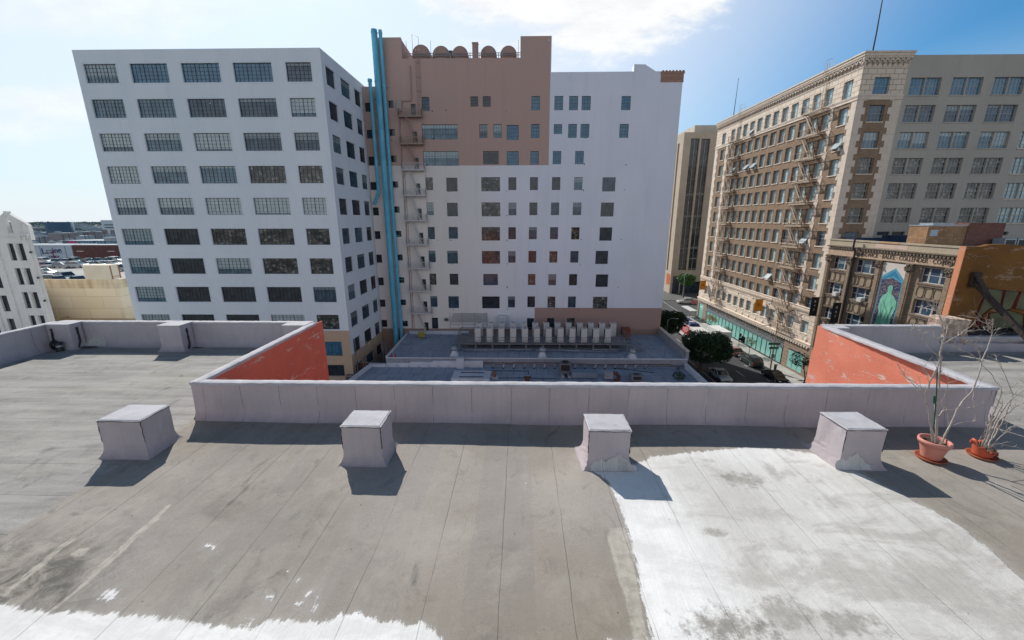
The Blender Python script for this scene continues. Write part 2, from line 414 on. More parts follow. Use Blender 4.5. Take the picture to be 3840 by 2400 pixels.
    pc2 = t.mix(t.m('MULTIPLY', seamm, .35), pc2, (.12,.11,.10))
    speck = t.sst(t.vor(t.scale(P, (1,1,1), (.3,.2,0)), 5.1), .05, .025); pc2 = t.mix(t.m('MULTIPLY', speck, .8), pc2, (.10,.09,.08))
    col = t.mix(t.m('MULTIPLY', halo, .25), col, (.45,.43,.40))
    col = t.mix(solid, col, pc2)
    t.put(b.inputs['Base Color'], col)
    h = t.m('ADD', t.m('MULTIPLY', t.m('MULTIPLY', solid, t.m('SUBTRACT', 1., wear)), .5), t.m('MULTIPLY', t.m('MULTIPLY', brush, solid), .5))
    h = t.m('ADD', h, t.m('ADD', t.m('MULTIPLY', g, .12), t.m('ADD', t.m('MULTIPLY', seamm, -.9), t.m('MULTIPLY', t.noise(P, 3.5, 4, .5), .9))))
    t.put(b.inputs['Normal'], t.bump(h, .55, .02))
    return m
M['roof'] = roof_mat()
def membrane(name, c1, c2, seam_pitch=.745, off=5.75, axis=0, st=.25):
    m, t, b = newmat(name, .9, 0, .2)
    P = t.pos(); s = t.sep(P)
    n = t.noise(P, 1.6, 5, .6)
    wob = t.m('MULTIPLY', t.m('SUBTRACT', t.noise(P, 2.2, 3, .6), .5), .055)
    u = t.m('DIVIDE', t.m('ADD', t.m('ADD', s[axis], wob), off+seam_pitch*40.5), seam_pitch)
    f = t.m('ABSOLUTE', t.m('SUBTRACT', t.m('FRACT', u), .5))
    sm = t.sst(f, .490, .498)
    col = t.mix(t.sst(n, .3, .7), c1, c2)
    w = t.n('ShaderNodeTexWhiteNoise', noise_dimensions='1D'); t.put(w.inputs['W'], t.m('FLOOR', t.m('ADD', u, 0.)))
    col = t.mix(t.m('MULTIPLY', w.outputs[0], .22), col, tuple(x*.7 for x in c1))
    vs = t.noise(t.scale(P, (14,14,.8)), 1., 4, .6)
    col = t.mix(t.m('MULTIPLY', t.sst(vs, .45, .75), st), col, tuple(x*.62 for x in c1))
    g = t.noise(P, 110, 3, .7); g3 = t.noise(P, 26, 4, .75)
    col = t.mix(t.m('MULTIPLY', t.sst(g, .4, .75), .25), col, tuple(x*.5 for x in c1))
    col = t.mix(t.m('MULTIPLY', t.sst(g3, .66, .78), .5), col, (.13,.11,.11))
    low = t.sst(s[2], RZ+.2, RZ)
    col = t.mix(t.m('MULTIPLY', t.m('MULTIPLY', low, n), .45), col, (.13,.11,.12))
    sk = t.m('MULTIPLY', sm, t.sst(t.noise(P, 3.1, 3, .6), .35, .55)) if seam_pitch < 5 else 0.
    col = t.mix(t.m('MULTIPLY', sk, .62), col, (.07,.06,.065))
    t.put(b.inputs['Base Color'], col)
    t.put(b.inputs['Normal'], t.bump(t.m('ADD', t.m('MULTIPLY', g, .12), t.m('ADD', t.m('MULTIPLY', sk, -.7), t.m('MULTIPLY', t.noise(P, 5, 3), .7))), .5, .015))
    return m
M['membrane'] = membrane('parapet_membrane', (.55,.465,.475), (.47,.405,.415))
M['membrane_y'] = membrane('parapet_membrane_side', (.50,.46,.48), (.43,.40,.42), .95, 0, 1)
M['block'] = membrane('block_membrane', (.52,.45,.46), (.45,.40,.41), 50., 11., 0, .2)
def cap_mat():
    m, t, b = newmat('coping_coating', .8, 0, .3)
    P = t.pos(); n = t.noise(P, 3, 5, .65); g = t.noise(P, 40, 4, .7); v = t.sst(t.noise(t.scale(P, (1,1,1), (9,2,0)), 9, 4, .7), .6, .72)
    col = t.mix(t.sst(n, .35, .7), (.50,.49,.51), (.38,.37,.39)); col = t.mix(t.m('MULTIPLY', v, .45), col, (.2,.19,.18))
    col = t.mix(t.m('MULTIPLY', g, .3), col, (.35,.34,.34))
    t.put(b.inputs['Base Color'], col); t.put(b.inputs['Normal'], t.bump(t.m('ADD', n, t.m('MULTIPLY', g, .3)), .5, .015)); return m
M['cap'] = cap_mat()
def white_paint():
    m, t, b = newmat('white_roof_coating', .75, 0, .3)
    P = t.pos(); s = t.sep(P)
    a = t.sst(t.noise(P, .55, 5, .6, .3), .35, .7)
    col = t.mix(a, (.60,.59,.56), (.42,.415,.39))
    # worn brush lines running with the sheets, and grey-brown grime pools
    rot = t.scale(P, (1,1,1), (0,0,0), (0,0,R(9)))
    br = t.noise(t.scale(rot, (7.,.55,1)), 1.2, 7, .72)
    edge = t.sst(s[0], 2.05, 3.1)
    col = t.mix(t.m('MULTIPLY', t.sst(br, .48, .74), t.m('ADD', .12, t.m('MULTIPLY', edge, .42))), col, (.40,.39,.36))
    gr = t.noise(t.scale(P, (1.1,1.6,1), (1.7,.4,0)), .95, 7, .66, .4)
    front = t.sst(s[1], 4.4, 2.9)
    gm = t.sst(t.m('ADD', gr, t.m('MULTIPLY', front, .09)), .52, .70)
    col = t.mix(t.m('MULTIPLY', gm, .85), col, (.19,.165,.13))
    g2 = t.noise(t.scale(P, (1,1,1), (3,9,0)), 4.5, 6, .75)
    col = t.mix(t.m('MULTIPLY', t.sst(g2, .50, .70), .45), col, (.36,.34,.31))
    u = t.m('DIVIDE', t.m('ADD', t.m('ADD', s[0], t.m('MULTIPLY', t.noise(P, 1.4, 3), .08)), -.60+.755*20), .755)
    f = t.m('ABSOLUTE', t.m('SUBTRACT', t.m('FRACT', u), .5))
    sm = t.m('MULTIPLY', t.sst(f, .486, .497), t.sst(t.noise(P, 1.8, 4, .65), .50, .64))
    col = t.mix(t.m('MULTIPLY', sm, .6), col, (.16,.15,.14))
    wl = t.m('MULTIPLY', t.sst(f, .462, .48), t.m('SUBTRACT', 1., t.sst(f, .484, .490)))
    col = t.mix(t.m('MULTIPLY', wl, .35), col, (.8,.79,.76))
    g = t.noise(P, 60, 4, .7); col = t.mix(t.m('MULTIPLY', t.sst(g, .45, .75), .18), col, (.35,.34,.32))
    sp = t.vor(t.scale(P, (1,1,1), (.3,.2,0)), 4.1); col = t.mix(t.sst(sp, .035, .02), col, (.12,.11,.10))
    t.put(b.inputs['Base Color'], col)
    t.put(b.inputs['Normal'], t.bump(t.m('ADD', t.m('MULTIPLY', g, .2), t.m('ADD', t.noise(P, 4, 4), t.m('MULTIPLY', sm, -.6))), .4, .015))
    return m
M['paint'] = white_paint()
M['paint_thin'] = surf('thin_white_paint', (.66,.64,.60), (.40,.38,.35), 5, bump=.2, fine=40)
M['smear'] = surf('pale_sealant_smear', (.46,.43,.37), (.33,.31,.27), 6, bump=.2, fine=50, aniso=(3,.6,1))
def red_wall(name, c1, c2, peel):
    m, t, b = newmat(name, .85, 0, .25)
    P = t.pos(); n = t.noise(P, .9, 5, .6)
    col = t.mix(t.sst(n, .3, .7), c1, c2)
    s = t.sep(P)
    w = t.m('ABSOLUTE', t.m('SUBTRACT', t.m('FRACT', t.m('DIVIDE', t.m('ADD', s[2], t.m('MULTIPLY', t.noise(P, 2, 3), .03)), .42)), .5))
    ln = t.sst(w, .488, .497)
    col = t.mix(t.m('MULTIPLY', t.m('MULTIPLY', ln, t.sst(t.noise(P, 1.7, 3), .45, .6)), .6), col, tuple(x*.4 for x in c1))
    pe = t.sst(t.m('ADD', t.noise(t.scale(P, (1,.8,2.2)), 2.0, 8, .78), t.m('MULTIPLY', t.sst(w, .40, .5), .05)), .57, .615)
    col = t.mix(t.m('MULTIPLY', pe, peel), col, (.62,.50,.42))
    g = t.noise(P, 18, 5, .7); col = t.mix(t.m('MULTIPLY', t.sst(g, .5, .8), .35), col, tuple(x*.6 for x in c1))
    t.put(b.inputs['Base Color'], col); t.put(b.inputs['Normal'], t.bump(t.m('ADD', g, t.m('MULTIPLY', pe, -.7)), .4, .02)); return m
M['red_l'] = red_wall('red_paint_shaded_copy', (.64,.18,.12), (.54,.15,.10), .8)  # same red wall paint, shade put into the darker colour
M['red_r'] = red_wall('red_paint_sunlit_copy', (.70,.25,.165), (.60,.20,.13), .9)  # lighter copy of that red, sunlight put into the colour
M['orange_w'] = red_wall('orange_paint_shaded_copy', (.22,.10,.025), (.15,.07,.02), .25)  # shade put into the dark colour of the orange wall face
M['orange_e'] = red_wall('orange_paint_sunlit_copy', (.66,.27,.14), (.58,.24,.13), .4)  # same wall's end, sunlight put into the bright colour
M['tar'] = surf('black_tar', (.012,.012,.015), (.03,.03,.033), 4, rough=.4, bump=.5)
M['black'] = plain('black_rubber', (.02,.02,.022), .6)
M['steel'] = surf('grey_steel', (.24,.26,.28), (.17,.19,.2), 2, rough=.55, metal=.4)
M['galv'] = surf('galvanised', (.42,.46,.50), (.33,.37,.41), 2, rough=.45, metal=.5)
M['rust'] = surf('rusty_metal', (.16,.07,.045), (.09,.05,.04), 4, rough=.85)
M['brown_steel'] = surf('brown_painted_steel', (.03,.022,.018), (.075,.055,.04), 14, rough=.7, bump=.6)
M['blue_pipe'] = surf('light_blue_duct_paint', (.16,.56,.74), (.09,.42,.60), .35, rough=.5, spec=.35, streak=.55, stc=(.02,.13,.24))
M['fe_tan'] = plain('tan_ironwork', (.42,.31,.25), .6)
M['fe_white'] = plain('white_ironwork', (.66,.66,.66), .6)
M['fe_cream'] = plain('cream_ironwork', (.46,.36,.27), .6)
M['flatroof'] = surf('blue_grey_flat_roof', (.24,.30,.37), (.18,.235,.30), .35, streak=0, fine=9)
def tiled_roof():
    m, t, b = newmat('mineral_cap_sheet_roof', .9, 0, .2)
    P = t.pos(); br = t.n('ShaderNodeTexBrick'); t.put(br.inputs['Vector'], P); br.inputs['Scale'].default_value = 1
    br.inputs['Brick Width'].default_value = 1.6; br.inputs['Row Height'].default_value = 3.2; br.inputs['Mortar Size'].default_value = .035
    t.put(br.inputs['Color1'], (.33,.385,.45)); t.put(br.inputs['Color2'], (.29,.34,.41)); t.put(br.inputs['Mortar'], (.16,.195,.24))
    n = t.noise(P, .5, 6, .65); col = t.mix(t.m('MULTIPLY', t.sst(n, .5, .75), .5), br.outputs[0], (.14,.16,.18))
    n2 = t.noise(t.scale(P, (1,1,1), (7,0,0)), .35, 5, .6); col = t.mix(t.m('MULTIPLY', t.sst(n2, .6, .75), .35), col, (.34,.32,.26))
    t.put(b.inputs['Base Color'], col); return m
M['caproof'] = tiled_roof()
M['white_low'] = surf('weathered_white_parapet', (.66,.70,.76), (.54,.59,.65), .8, streak=.3)
M['grey_low'] = surf('grey_block_wall', (.33,.35,.38), (.26,.28,.31), .7, streak=.4)
M['ac_white'] = surf('condenser_casing', (.62,.62,.60), (.56,.56,.55), .6, rough=.5, bump=0, streak=.15)
M['ac_dark'] = plain('condenser_coil', (.05,.055,.06), .6)
M['asphalt'] = surf('asphalt', (.085,.084,.083), (.06,.06,.062), .25, rough=.9, fine=25)
M['concrete'] = ashlar('pavement_slabs', (.42,.41,.38), (.25,.24,.22), 50, 50, .0)
def slabs():
    m, t, b = newmat('sidewalk_concrete', .9, 0, .2); P = t.pos()
    br = t.n('ShaderNodeTexBrick'); t.put(br.inputs['Vector'], P); br.offset = 0
    br.inputs['Scale'].default_value = 1; br.inputs['Brick Width'].default_value = 1.5; br.inputs['Row Height'].default_value = 1.5; br.inputs['Mortar Size'].default_value = .02
    t.put(br.inputs['Color1'], (.42,.41,.375)); t.put(br.inputs['Color2'], (.37,.36,.33)); t.put(br.inputs['Mortar'], (.2,.19,.18))
    n = t.noise(P, .8, 6, .7); col = t.mix(t.m('MULTIPLY', t.sst(n, .5, .7), .45), br.outputs[0], (.2,.19,.17)); t.put(b.inputs['Base Color'], col); return m
M['sidewalk'] = slabs()
M['line'] = surf('road_paint', (.62,.62,.58), (.40,.40,.38), 3)
M['ground'] = surf('city_ground', (.20,.21,.20), (.12,.15,.12), .012, fine=.12, bump=0)
M['terracotta'] = surf('glazed_white_terracotta', (.84,.82,.78), (.76,.74,.70), .5, streak=.2, fine=4)
def garage_mat():
    m, t, b = newmat('ochre_beige_render', .85, 0, .25); P = t.pos(); s = t.sep(P)
    n = t.noise(P, .25, 5, .6); col = t.mix(t.sst(n, .3, .7), (.95,.82,.60), (.92,.78,.56))
    band = gt(t, s[2], -12.85)
    stn = t.noise(t.scale(P, (1.,1.,.12)), .8, 5, .65)
    col = t.mix(t.m('MULTIPLY', band, t.m('ADD', .25, t.m('MULTIPLY', t.sst(stn, .4, .65), .55))), col, (.52,.37,.20))
    br = t.n('ShaderNodeTexBrick'); t.put(br.inputs['Vector'], t.comb(t.m('ADD', s[0], s[1]), s[2], 0.)); br.inputs['Scale'].default_value = 1
    br.inputs['Brick Width'].default_value = 6.2; br.inputs['Row Height'].default_value = 2.4; br.inputs['Mortar Size'].default_value = .05
    t.put(br.inputs['Color1'], (1,1,1)); t.put(br.inputs['Color2'], (.93,.91,.88)); t.put(br.inputs['Mortar'], (.80,.74,.68))
    pt_ = t.sst(t.noise(P, .09, 3), .45, .6); col = t.mix(t.m('MULTIPLY', pt_, .35), col, (.95,.86,.72))
    col = t.mix(1., col, br.outputs[0], 'MULTIPLY')
    t.put(b.inputs['Base Color'], col); return m
M['garage'] = garage_mat()
M['deck'] = surf('parking_deck', (.42,.42,.38), (.34,.34,.31), .3)
M['bark'] = surf('bark', (.10,.075,.055), (.06,.045,.035), 6, bump=.6)
M['twig'] = surf('bleached_bark', (.50,.44,.39), (.34,.28,.24), 14, bump=.3)
def leafmat(name, a, b_, tr=.25):
    m, t, b = newmat(name, .55, 0, .3); isl = t.island()
    n = t.noise(t.coord('Object'), .9, 2)
    col = t.mix(isl, a, b_); col = t.mix(t.m('MULTIPLY', t.sst(n, .4, .65), .5), col, tuple(x*.4 for x in a))
    t.put(b.inputs['Base Color'], col); return m
M['leaf_dark'] = leafmat('ficus_leaves', (.018,.045,.018), (.035,.08,.028))
M['leaf_green'] = leafmat('bright_leaves', (.05,.14,.03), (.10,.22,.05))
M['leaf_autumn'] = leafmat('autumn_leaves', (.45,.20,.03), (.30,.22,.05))
M['leaf_thin'] = leafmat('thin_leaves', (.10,.14,.04), (.22,.20,.06))
M['pot_pink'] = surf('faded_pink_plastic', (.62,.26,.20), (.56,.22,.165), 3, rough=.5, bump=.1)
M['pot_red'] = surf('terracotta_red_plastic', (.56,.12,.065), (.48,.10,.055), 3, rough=.5, bump=.1)
M['saucer'] = surf('clay_saucer', (.42,.13,.06), (.30,.09,.045), 3, rough=.7)
M['soil'] = surf('dry_soil', (.09,.065,.045), (.16,.12,.08), 25, bump=1)
M['green_stake'] = plain('green_stake', (.015,.09,.055), .5)
M['rubble'] = surf('rough_stucco', (.60,.47,.38), (.30,.22,.17), 6, bump=1.5, fine=14)
M['paint_roof'] = surf('pale_bounce_roof', (.80,.77,.70), (.74,.71,.65), .3)
M['casement'] = surf('open_sash_glass', (.50,.55,.56), (.32,.38,.40), 2, rough=.2, bump=0)
# ---------------------------------------------------------------- window + wall helpers
_wc = {}
def win_meshes(w, h, nx, ny, bar, fr, thick=(), hthick=(), rnd=0):
    bar = bar*.62
    key = (round(w,2), round(h,2), nx, ny, bar, fr, thick, hthick, rnd)
    if key in _wc: return _wc[key]
    f = MB(); fw = max(bar*1.4, .04)
    f.box(-w/2, w/2, -.012, .03, -h/2, -h/2+fw); f.box(-w/2, w/2, -.012, .03, h/2-fw, h/2)
    f.box(-w/2, -w/2+fw, -.012, .03, -h/2+fw, h/2-fw); f.box(w/2-fw, w/2, -.012, .03, -h/2+fw, h/2-fw)
    for i in range(1, nx):
        x = -w/2 + w*i/nx; b = bar*2.4 if i in thick else bar
        f.box(x-b/2, x+b/2, -.004 if i not in thick else -.01, .02, -h/2+fw, h/2-fw)
    for j in range(1, ny):
        z = -h/2 + h*j/ny; b = bar*2.2 if j in hthick else bar
        f.box(-w/2+fw, w/2-fw, -.002, .018, z-b/2, z+b/2)
    rg = random.Random(rnd*31+int(w*100)+nx)
    p = MB()
    for i in range(nx):
        for j in range(ny):
            x0, x1 = -w/2+w*i/nx, -w/2+w*(i+1)/nx; z0, z1 = -h/2+h*j/ny, -h/2+h*(j+1)/ny
            a, c = rg.uniform(-.002,.002), rg.uniform(-.002,.002); y = .03
            p.quad((x0,y+a,z0),(x1,y-a+c,z0),(x1,y-a,z1),(x0,y+a-c,z1))
    r = (f.mesh('window'), p.mesh('pane')); _wc[key] = r; return r
ROT = {'S': 0, 'E': R(90), 'W': R(-90)}
def window(parent, face, u, z, w, h, gl, frame='frame_dark', nx=3, ny=4, bar=.035, fr=0, thick=(), hthick=(), depth=.18, plane=0., sill=None, rnd=None, name='window'):
    rnd = random.randrange(4) if rnd is None else rnd
    fm, pm = win_meshes(w, h, nx, ny, bar, fr, thick, hthick, rnd)
    if not fm.materials: fm.materials.append(None); pm.materials.append(None)
    o = bpy.data.objects.new(name, fm); C.objects.link(o); o.parent = parent
    o.material_slots[0].link = 'OBJECT'; o.material_slots[0].material = M[frame]
    off = Vector((0,0,0)); q = parent
    while q is not None: off += q.location; q = q.parent
    p = {'S': (u, plane+depth, z), 'E': (plane-depth, u, z), 'W': (plane+depth, u, z)}[face]
    o.location = Vector(p)-off; o.rotation_euler = (0, 0, ROT[face])
    g = bpy.data.objects.new('pane', pm); C.objects.link(g); g.parent = o
    g.material_slots[0].link = 'OBJECT'; g.material_slots[0].material = M[gl]
    if sill:
        key = ('sill', round(w,2), round(h,2))
        if key not in _wc:
            s = MB(); s.box(-w/2-.1, w/2+.1, -depth-.1, -.04, -h/2-.14, -h/2-.003); _wc[key] = s.mesh('sill'); _wc[key].materials.append(None)
        so = bpy.data.objects.new('sill', _wc[key]); C.objects.link(so); so.parent = o
        so.material_slots[0].link = 'OBJECT'; so.material_slots[0].material = M[sill]
    return o
def facade(mb, fn, u0, u1, z0, z1, holes, depth=.25, cuts=(), flip=False):
    """flat wall fn(u,z,d)->xyz with rectangular openings and their reveals"""
    us = sorted({u0, u1, *[x for h in [*holes, *cuts] for x in h[:2] if u0 < x < u1]})
    zs = sorted({z0, z1, *[x for h in [*holes, *cuts] for x in h[2:4] if z0 < x < z1]})
    for i in range(len(us)-1):
        a, b = us[i], us[i+1]; um = (a+b)/2; run = None
        col = [h for h in [*holes, *cuts] if h[0] < um < h[1]]
        for j in range(len(zs)-1):
            zm = (zs[j]+zs[j+1])/2
            if any(h[2] < zm < h[3] for h in col):
                if run is not None: mb.quad(*_q(fn, a, b, run, zs[j], flip)); run = None
            elif run is None: run = zs[j]
        if run is not None: mb.quad(*_q(fn, a, b, run, zs[-1], flip))
    for a, b, c, d in [h[:4] for h in holes]:
        for (p, q) in (((a,c),(b,c)), ((b,c),(b,d)), ((b,d),(a,d)), ((a,d),(a,c))):
            mb.quad(fn(p[0],p[1],0), fn(q[0],q[1],0), fn(q[0],q[1],depth), fn(p[0],p[1],depth))
def _q(fn, a, b, c, d, flip):
    r = [fn(a,c,0), fn(b,c,0), fn(b,d,0), fn(a,d,0)]
    return r[::-1] if flip else r
_tc = {}
def text_into(mb, s, size, M4, align='CENTER', sx=1.):
    cu = bpy.data.curves.new('t', 'FONT'); cu.body = s; cu.size = size; cu.align_x = align; cu.align_y = 'CENTER'; cu.resolution_u = 2; cu.extrude = size*.03
    o = bpy.data.objects.new('t', cu); C.objects.link(o); bpy.context.view_layer.update()
    me = bpy.data.meshes.new_from_object(o.evaluated_get(bpy.context.evaluated_depsgraph_get()))
    mb.merge(me, M4 @ Matrix.Scale(sx, 4, (1,0,0))); bpy.data.objects.remove(o); bpy.data.curves.remove(cu); bpy.data.meshes.remove(me)
def M_W(x, y, z, tilt=0): return Matrix.Translation((x,y,z)) @ Matrix(((0,0,-1,0),(-1,0,0,0),(0,1,0,0),(0,0,0,1))) @ Matrix.Rotation(tilt,4,'Z')
def M_S(x, y, z, tilt=0): return Matrix.Translation((x,y,z)) @ Matrix(((1,0,0,0),(0,0,-1,0),(0,1,0,0),(0,0,0,1))) @ Matrix.Rotation(tilt,4,'Z')

# ================================================================= OUR BUILDING
home = thing('rooftop_building', 'our own grey rolled-roofing rooftop in the foreground with low lilac parapets and red light-well walls', 'building', (0,0,GZ))
XL, XR, YP = -6.33, 8.85, 7.05         # light well edges, parapet front
PT = -3.03                           # parapet top
# deck: one sheet, slightly uneven, with the light well cut out
def deck_z(x, y): return RZ + .012*math.sin(x*1.3+.6)*math.sin(y*1.7) - .004
body = MB(); body.box(-14.45, 20, -7, YP+.13, GZ, RZ-.1); body.box(-14.45, XL+.0, YP+.13, 11.9, GZ, RZ-.1); body.box(XR+.15, 20, YP+.13, 11.9, GZ, RZ-.1)
body.build('outer_wall', M['red_r'], home, 'outer brick walls below the roof')
def parapet_profile(t0, t1, h=PT-RZ, n=7, flare=.13, bulge=.0):
    """profile (d,z) from roof out to the top edge; d grows away from the roof side"""
    pts = [(t0-flare*(1-math.sin(a)), RZ-.01+.24*(1-math.cos(a))) for a in [R(90)*k/n for k in range(n+1)]]
    return pts
def wall_run(mb, cap, p0, p1, inward, thick, top=PT, flare=.13, n=24, capdrop=.045):
    """membrane-covered parapet from p0 to p1 (xy), inward = unit vector toward the deck"""
    p0, p1, nrm = Vector((*p0,0)), Vector((*p1,0)), Vector((*inward,0)); rg = random.Random(int(p0.x*10+p1.y*7))
    prof = [(flare*(1-math.sin(R(90)*k/6)), RZ-.015+.26*(1-math.cos(R(90)*k/6))) for k in range(7)] + [(0, top-capdrop-.15), (-.004, top-capdrop)]
    vs = []
    for i in range(n+1):
        c = p0.lerp(p1, i/n)
        for d, z in prof:
            q = c + nrm*(d + rg.uniform(-.006,.006)); vs.append((q.x, q.y, z))
    m = len(prof)
    mb.add(vs, [(i*m+k, i*m+k+1, (i+1)*m+k+1, (i+1)*m+k) for i in range(n) for k in range(m-1)], True)
    cp = [(.022, top-capdrop-.004), (.026, top-.008), (.012, top), (-thick*.5, top+.006), (-thick-.012, top), (-thick-.022, top-.012), (-thick-.02, top-capdrop-.02)]
    vs = []; nn = n*3
    for i in range(nn+1):
        c = p0.lerp(p1, i/nn)
        for d, z in cp:
            q = c + nrm*(d + rg.uniform(-.0045,.0045)); vs.append((q.x, q.y, z+rg.uniform(-.004,.004)))
    m = len(cp)
    cap.add(vs, [(i*m+k, i*m+k+1, (i+1)*m+k+1, (i+1)*m+k) for i in range(nn) for k in range(m-1)], True)
    cap.add(vs[:m], [tuple(range(m))]); cap.add(vs[-m:], [tuple(range(m-1,-1,-1))])
para = MB(); cap = MB()
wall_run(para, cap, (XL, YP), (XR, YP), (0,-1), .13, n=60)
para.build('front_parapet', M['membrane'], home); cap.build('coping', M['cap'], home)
para = MB(); cap = MB()
wall_run(para, cap, (XL, 11.66), (XL, YP), (-1,0), .16, n=20)
wall_run(para, cap, (XR+.03, YP), (XR+.24, 11.5), (1,0), .2, n=20)
wall_run(para, cap, (-14.2, 11.66), (XL, 11.66), (0,-1), .16, n=36, flare=.2)
wall_run(para, cap, (-14.2, -6), (-14.2, 11.66), (1,0), .18, n=60, flare=.2)
wall_run(para, cap, (XR+.09, 11.5), (12.35, 11.5), (0,-1), .16, n=18, flare=.2)
wall_run(para, cap, (12.35, 11.62), (20, 11.62), (0,-1), .16, top=-3.38, n=18, flare=.2)
para.build('side_parapet', M['membrane_y'], home, 'grey-lilac parapets around the two side wings'); cap.build('coping', M['cap'], home)
# pillars on the far parapets
for nm, (x0, x1, y0, y1) in {'a': (-10.68,-10.02,11.2,11.62), 'b': (-14.15,-13.45,11.28,11.62), 'c': (-7.0,-6.34,11.28,11.62), 'd': (9.08,9.42,11.2,11.46)}.items():
    p = MB(); c = MB()
    vs = []
    for k in range(7):
        a = R(90)*k/6; f = .12*(1-math.sin(a)); z = RZ-.01+.22*(1-math.cos(a)); vs += [(x0-f,y0-f,z),(x1+f,y0-f,z),(x1+f,y1,z),(x0-f,y1,z)]
    vs += [(x0,y0,PT-.02),(x1,y0,PT-.02),(x1,y1,PT-.02),(x0,y1,PT-.02)]
    p.add(vs, [(i*4+j, i*4+(j+1)%4, (i+1)*4+(j+1)%4, (i+1)*4+j) for i in range(7) for j in range(4)], False)
    p.build('pier', M['membrane_y'], home); c.box(x0-.015, x1+.015, y0-.015, y1+.1, PT-.02, PT+.014); c.build('pier_cap', M['cap'], home)
# light-well walls in red
w = MB(); w.box(XL+.14, XL+.17, YP+.13, 12.0, GZ, PT-.03); w.build('light_well_wall', M['red_l'], home, 'red light-well wall in shade, the shade also put into its colour')
w = MB()
w.add([(XR-.0,YP+.13,GZ),(XR+.0,YP+.13,PT-.03),(XR+.03,11.68,PT-.03),(XR+.03,11.68,GZ)], [(0,1,2,3)])
w.add([(XR+.0,YP+.13,PT-.03),(XR+.06,YP+.13,PT-.03),(XR+.08,11.68,PT-.03),(XR+.03,11.68,PT-.03)], [(0,1,2,3)])
w.box(XR+.03, 12.3, 11.62, 11.68, GZ, PT-.03)
w.build('light_well_wall', M['red_r'], home, 'sunlit salmon red light-well wall with peeling paint')
w = MB(); w.box(XR-.012, XR-.004, 9.9, 10.35, -6.6, -5.35); w.build('vent_opening', M['frame_dark'], home)
# white coating: jagged sheets 4 mm above the deck
def jag(pts, step=.06, amp=.05, seed=1, big=.12):
    rg = random.Random(seed); out = []; n = len(pts); ph = [rg.uniform(0,6) for _ in range(6)]; L = 0
    for i in range(n):
        a, b = Vector(pts[i]), Vector(pts[(i+1)%n]); d = b-a; l = d.length; k = max(1, int(l/step)); nr = Vector((-d.y, d.x))/max(l,1e-6)
        for j in range(k):
            s = L + l*j/k
            o = big*(.5*math.sin(s*2.1+ph[0])+.3*math.sin(s*5.3+ph[1])+.25*math.sin(s*11.7+ph[2])) + rg.uniform(-amp, amp)
            q = a + d*(j/k) + nr*o*min(1, .3+l); out.append((q.x, q.y))
        L += l
    return out
def sheet(name, px, mat, seed=1, amp=.03, big=.06, step=.05, world=None, lift=.006, label=None):
    pts = world or [tuple(at(x*1.5874, y*1.5874, Z=RZ).xy) for x, y in px]
    j = jag(pts, step, amp, seed, big); L = [Vector((x, y, 0)) for x, y in j]
    mb = MB(); tr = tessellate_polygon([L])
    mb.add([(p.x, p.y, deck_z(p.x, p.y)+lift) for p in L], [tuple(t) for t in tr], True)
    return mb.build(name, mat, home, label)
P2 = lambda L: [tuple(at(x*1.5874, y*1.5874, Z=RZ).xy) for x, y in L]
Hc = lambda L: [(x*.7934/1.5874, (1400+y*.7934)/1.5874) for x, y in L]
COAT = [P2([(1442,1512),(1500,1560),(2500,1620),(2560,1450),(2419,1372),(2350,1310),(2275,1250),(2190,1200),(2060,1135),(2000,1100),(1960,1075),(1860,1062),(1760,1058),(1640,1069),(1545,1078),(1500,1096),(1420,1094),(1376,1100),(1400,1112),(1440,1140),(1462,1190),(1476,1240),(1495,1290),(1512,1400),(1535,1512)]),
    P2([(-160,1385),(0,1425),(60,1440),(140,1445),(220,1442),(300,1447),(360,1455),(420,1462),(520,1478),(600,1484),(640,1462),(700,1466),(760,1470),(800,1452),(850,1446),(890,1462),(960,1476),(1000,1472),(1040,1505),(1060,1560),(600,1620),(-300,1600)]),
    P2(Hc([(455,1070),(500,1020),(560,1005),(560,1072),(500,1080)])), P2(Hc([(1232,1018),(1264,1016),(1258,1036),(1238,1038)])), P2(Hc([(1255,1046),(1292,1056),(1284,1068),(1262,1062)])),
    P2(Hc([(1390,1090),(1420,1085),(1455,1030),(1492,1022),(1492,1036),(1460,1044),(1428,1092),(1400,1096)])), P2(Hc([(1496,1060),(1512,1080),(1500,1107),(1462,1144),(1456,1138),(1488,1100)])),
    P2(Hc([(1156,1158),(1186,1156),(1194,1169),(1168,1172)])), P2(Hc([(1402,966),(1420,966),(1420,978),(1404,980)])), P2(Hc([(972,812),(1000,806),(1028,835),(1015,848),(996,822)]))]
SMEAR = [P2([(1436,1250),(1472,1244),(1494,1300),(1510,1400),(1532,1512),(1500,1520),(1472,1400),(1450,1320),(1436,1280)])] + [P2(Hc(L)) for L in (
    [(215,1130),(330,1035),(470,905),(590,795),(700,700),(800,612),(806,622),(745,695),(640,785),(520,895),(400,1000),(260,1110)],
    [(0,1045),(100,960),(220,862),(290,805),(360,760),(376,770),(300,820),(230,885),(120,970),(10,1055)], [(330,850),(380,820),(425,825),(400,858),(350,866)])]
def signed(px, py, poly):
    d = np.full(px.shape, 9.); ins = np.zeros(px.shape, bool); n = len(poly)
    for i in range(n):
        (ax, ay), (bx, by) = poly[i], poly[(i+1)%n]; ex, ey = bx-ax, by-ay
        t = np.clip(((px-ax)*ex+(py-ay)*ey)/(ex*ex+ey*ey+1e-12), 0, 1)
        d = np.minimum(d, np.hypot(px-ax-t*ex, py-ay-t*ey))
        c = ((ay <= py) != (by <= py)); xi = ax+(py-ay)*ex/(ey if abs(ey) > 1e-9 else 1e-9); ins ^= c & (px < xi)
    return np.where(ins, d, -d)
X_, Y_ = [], []; F_ = []
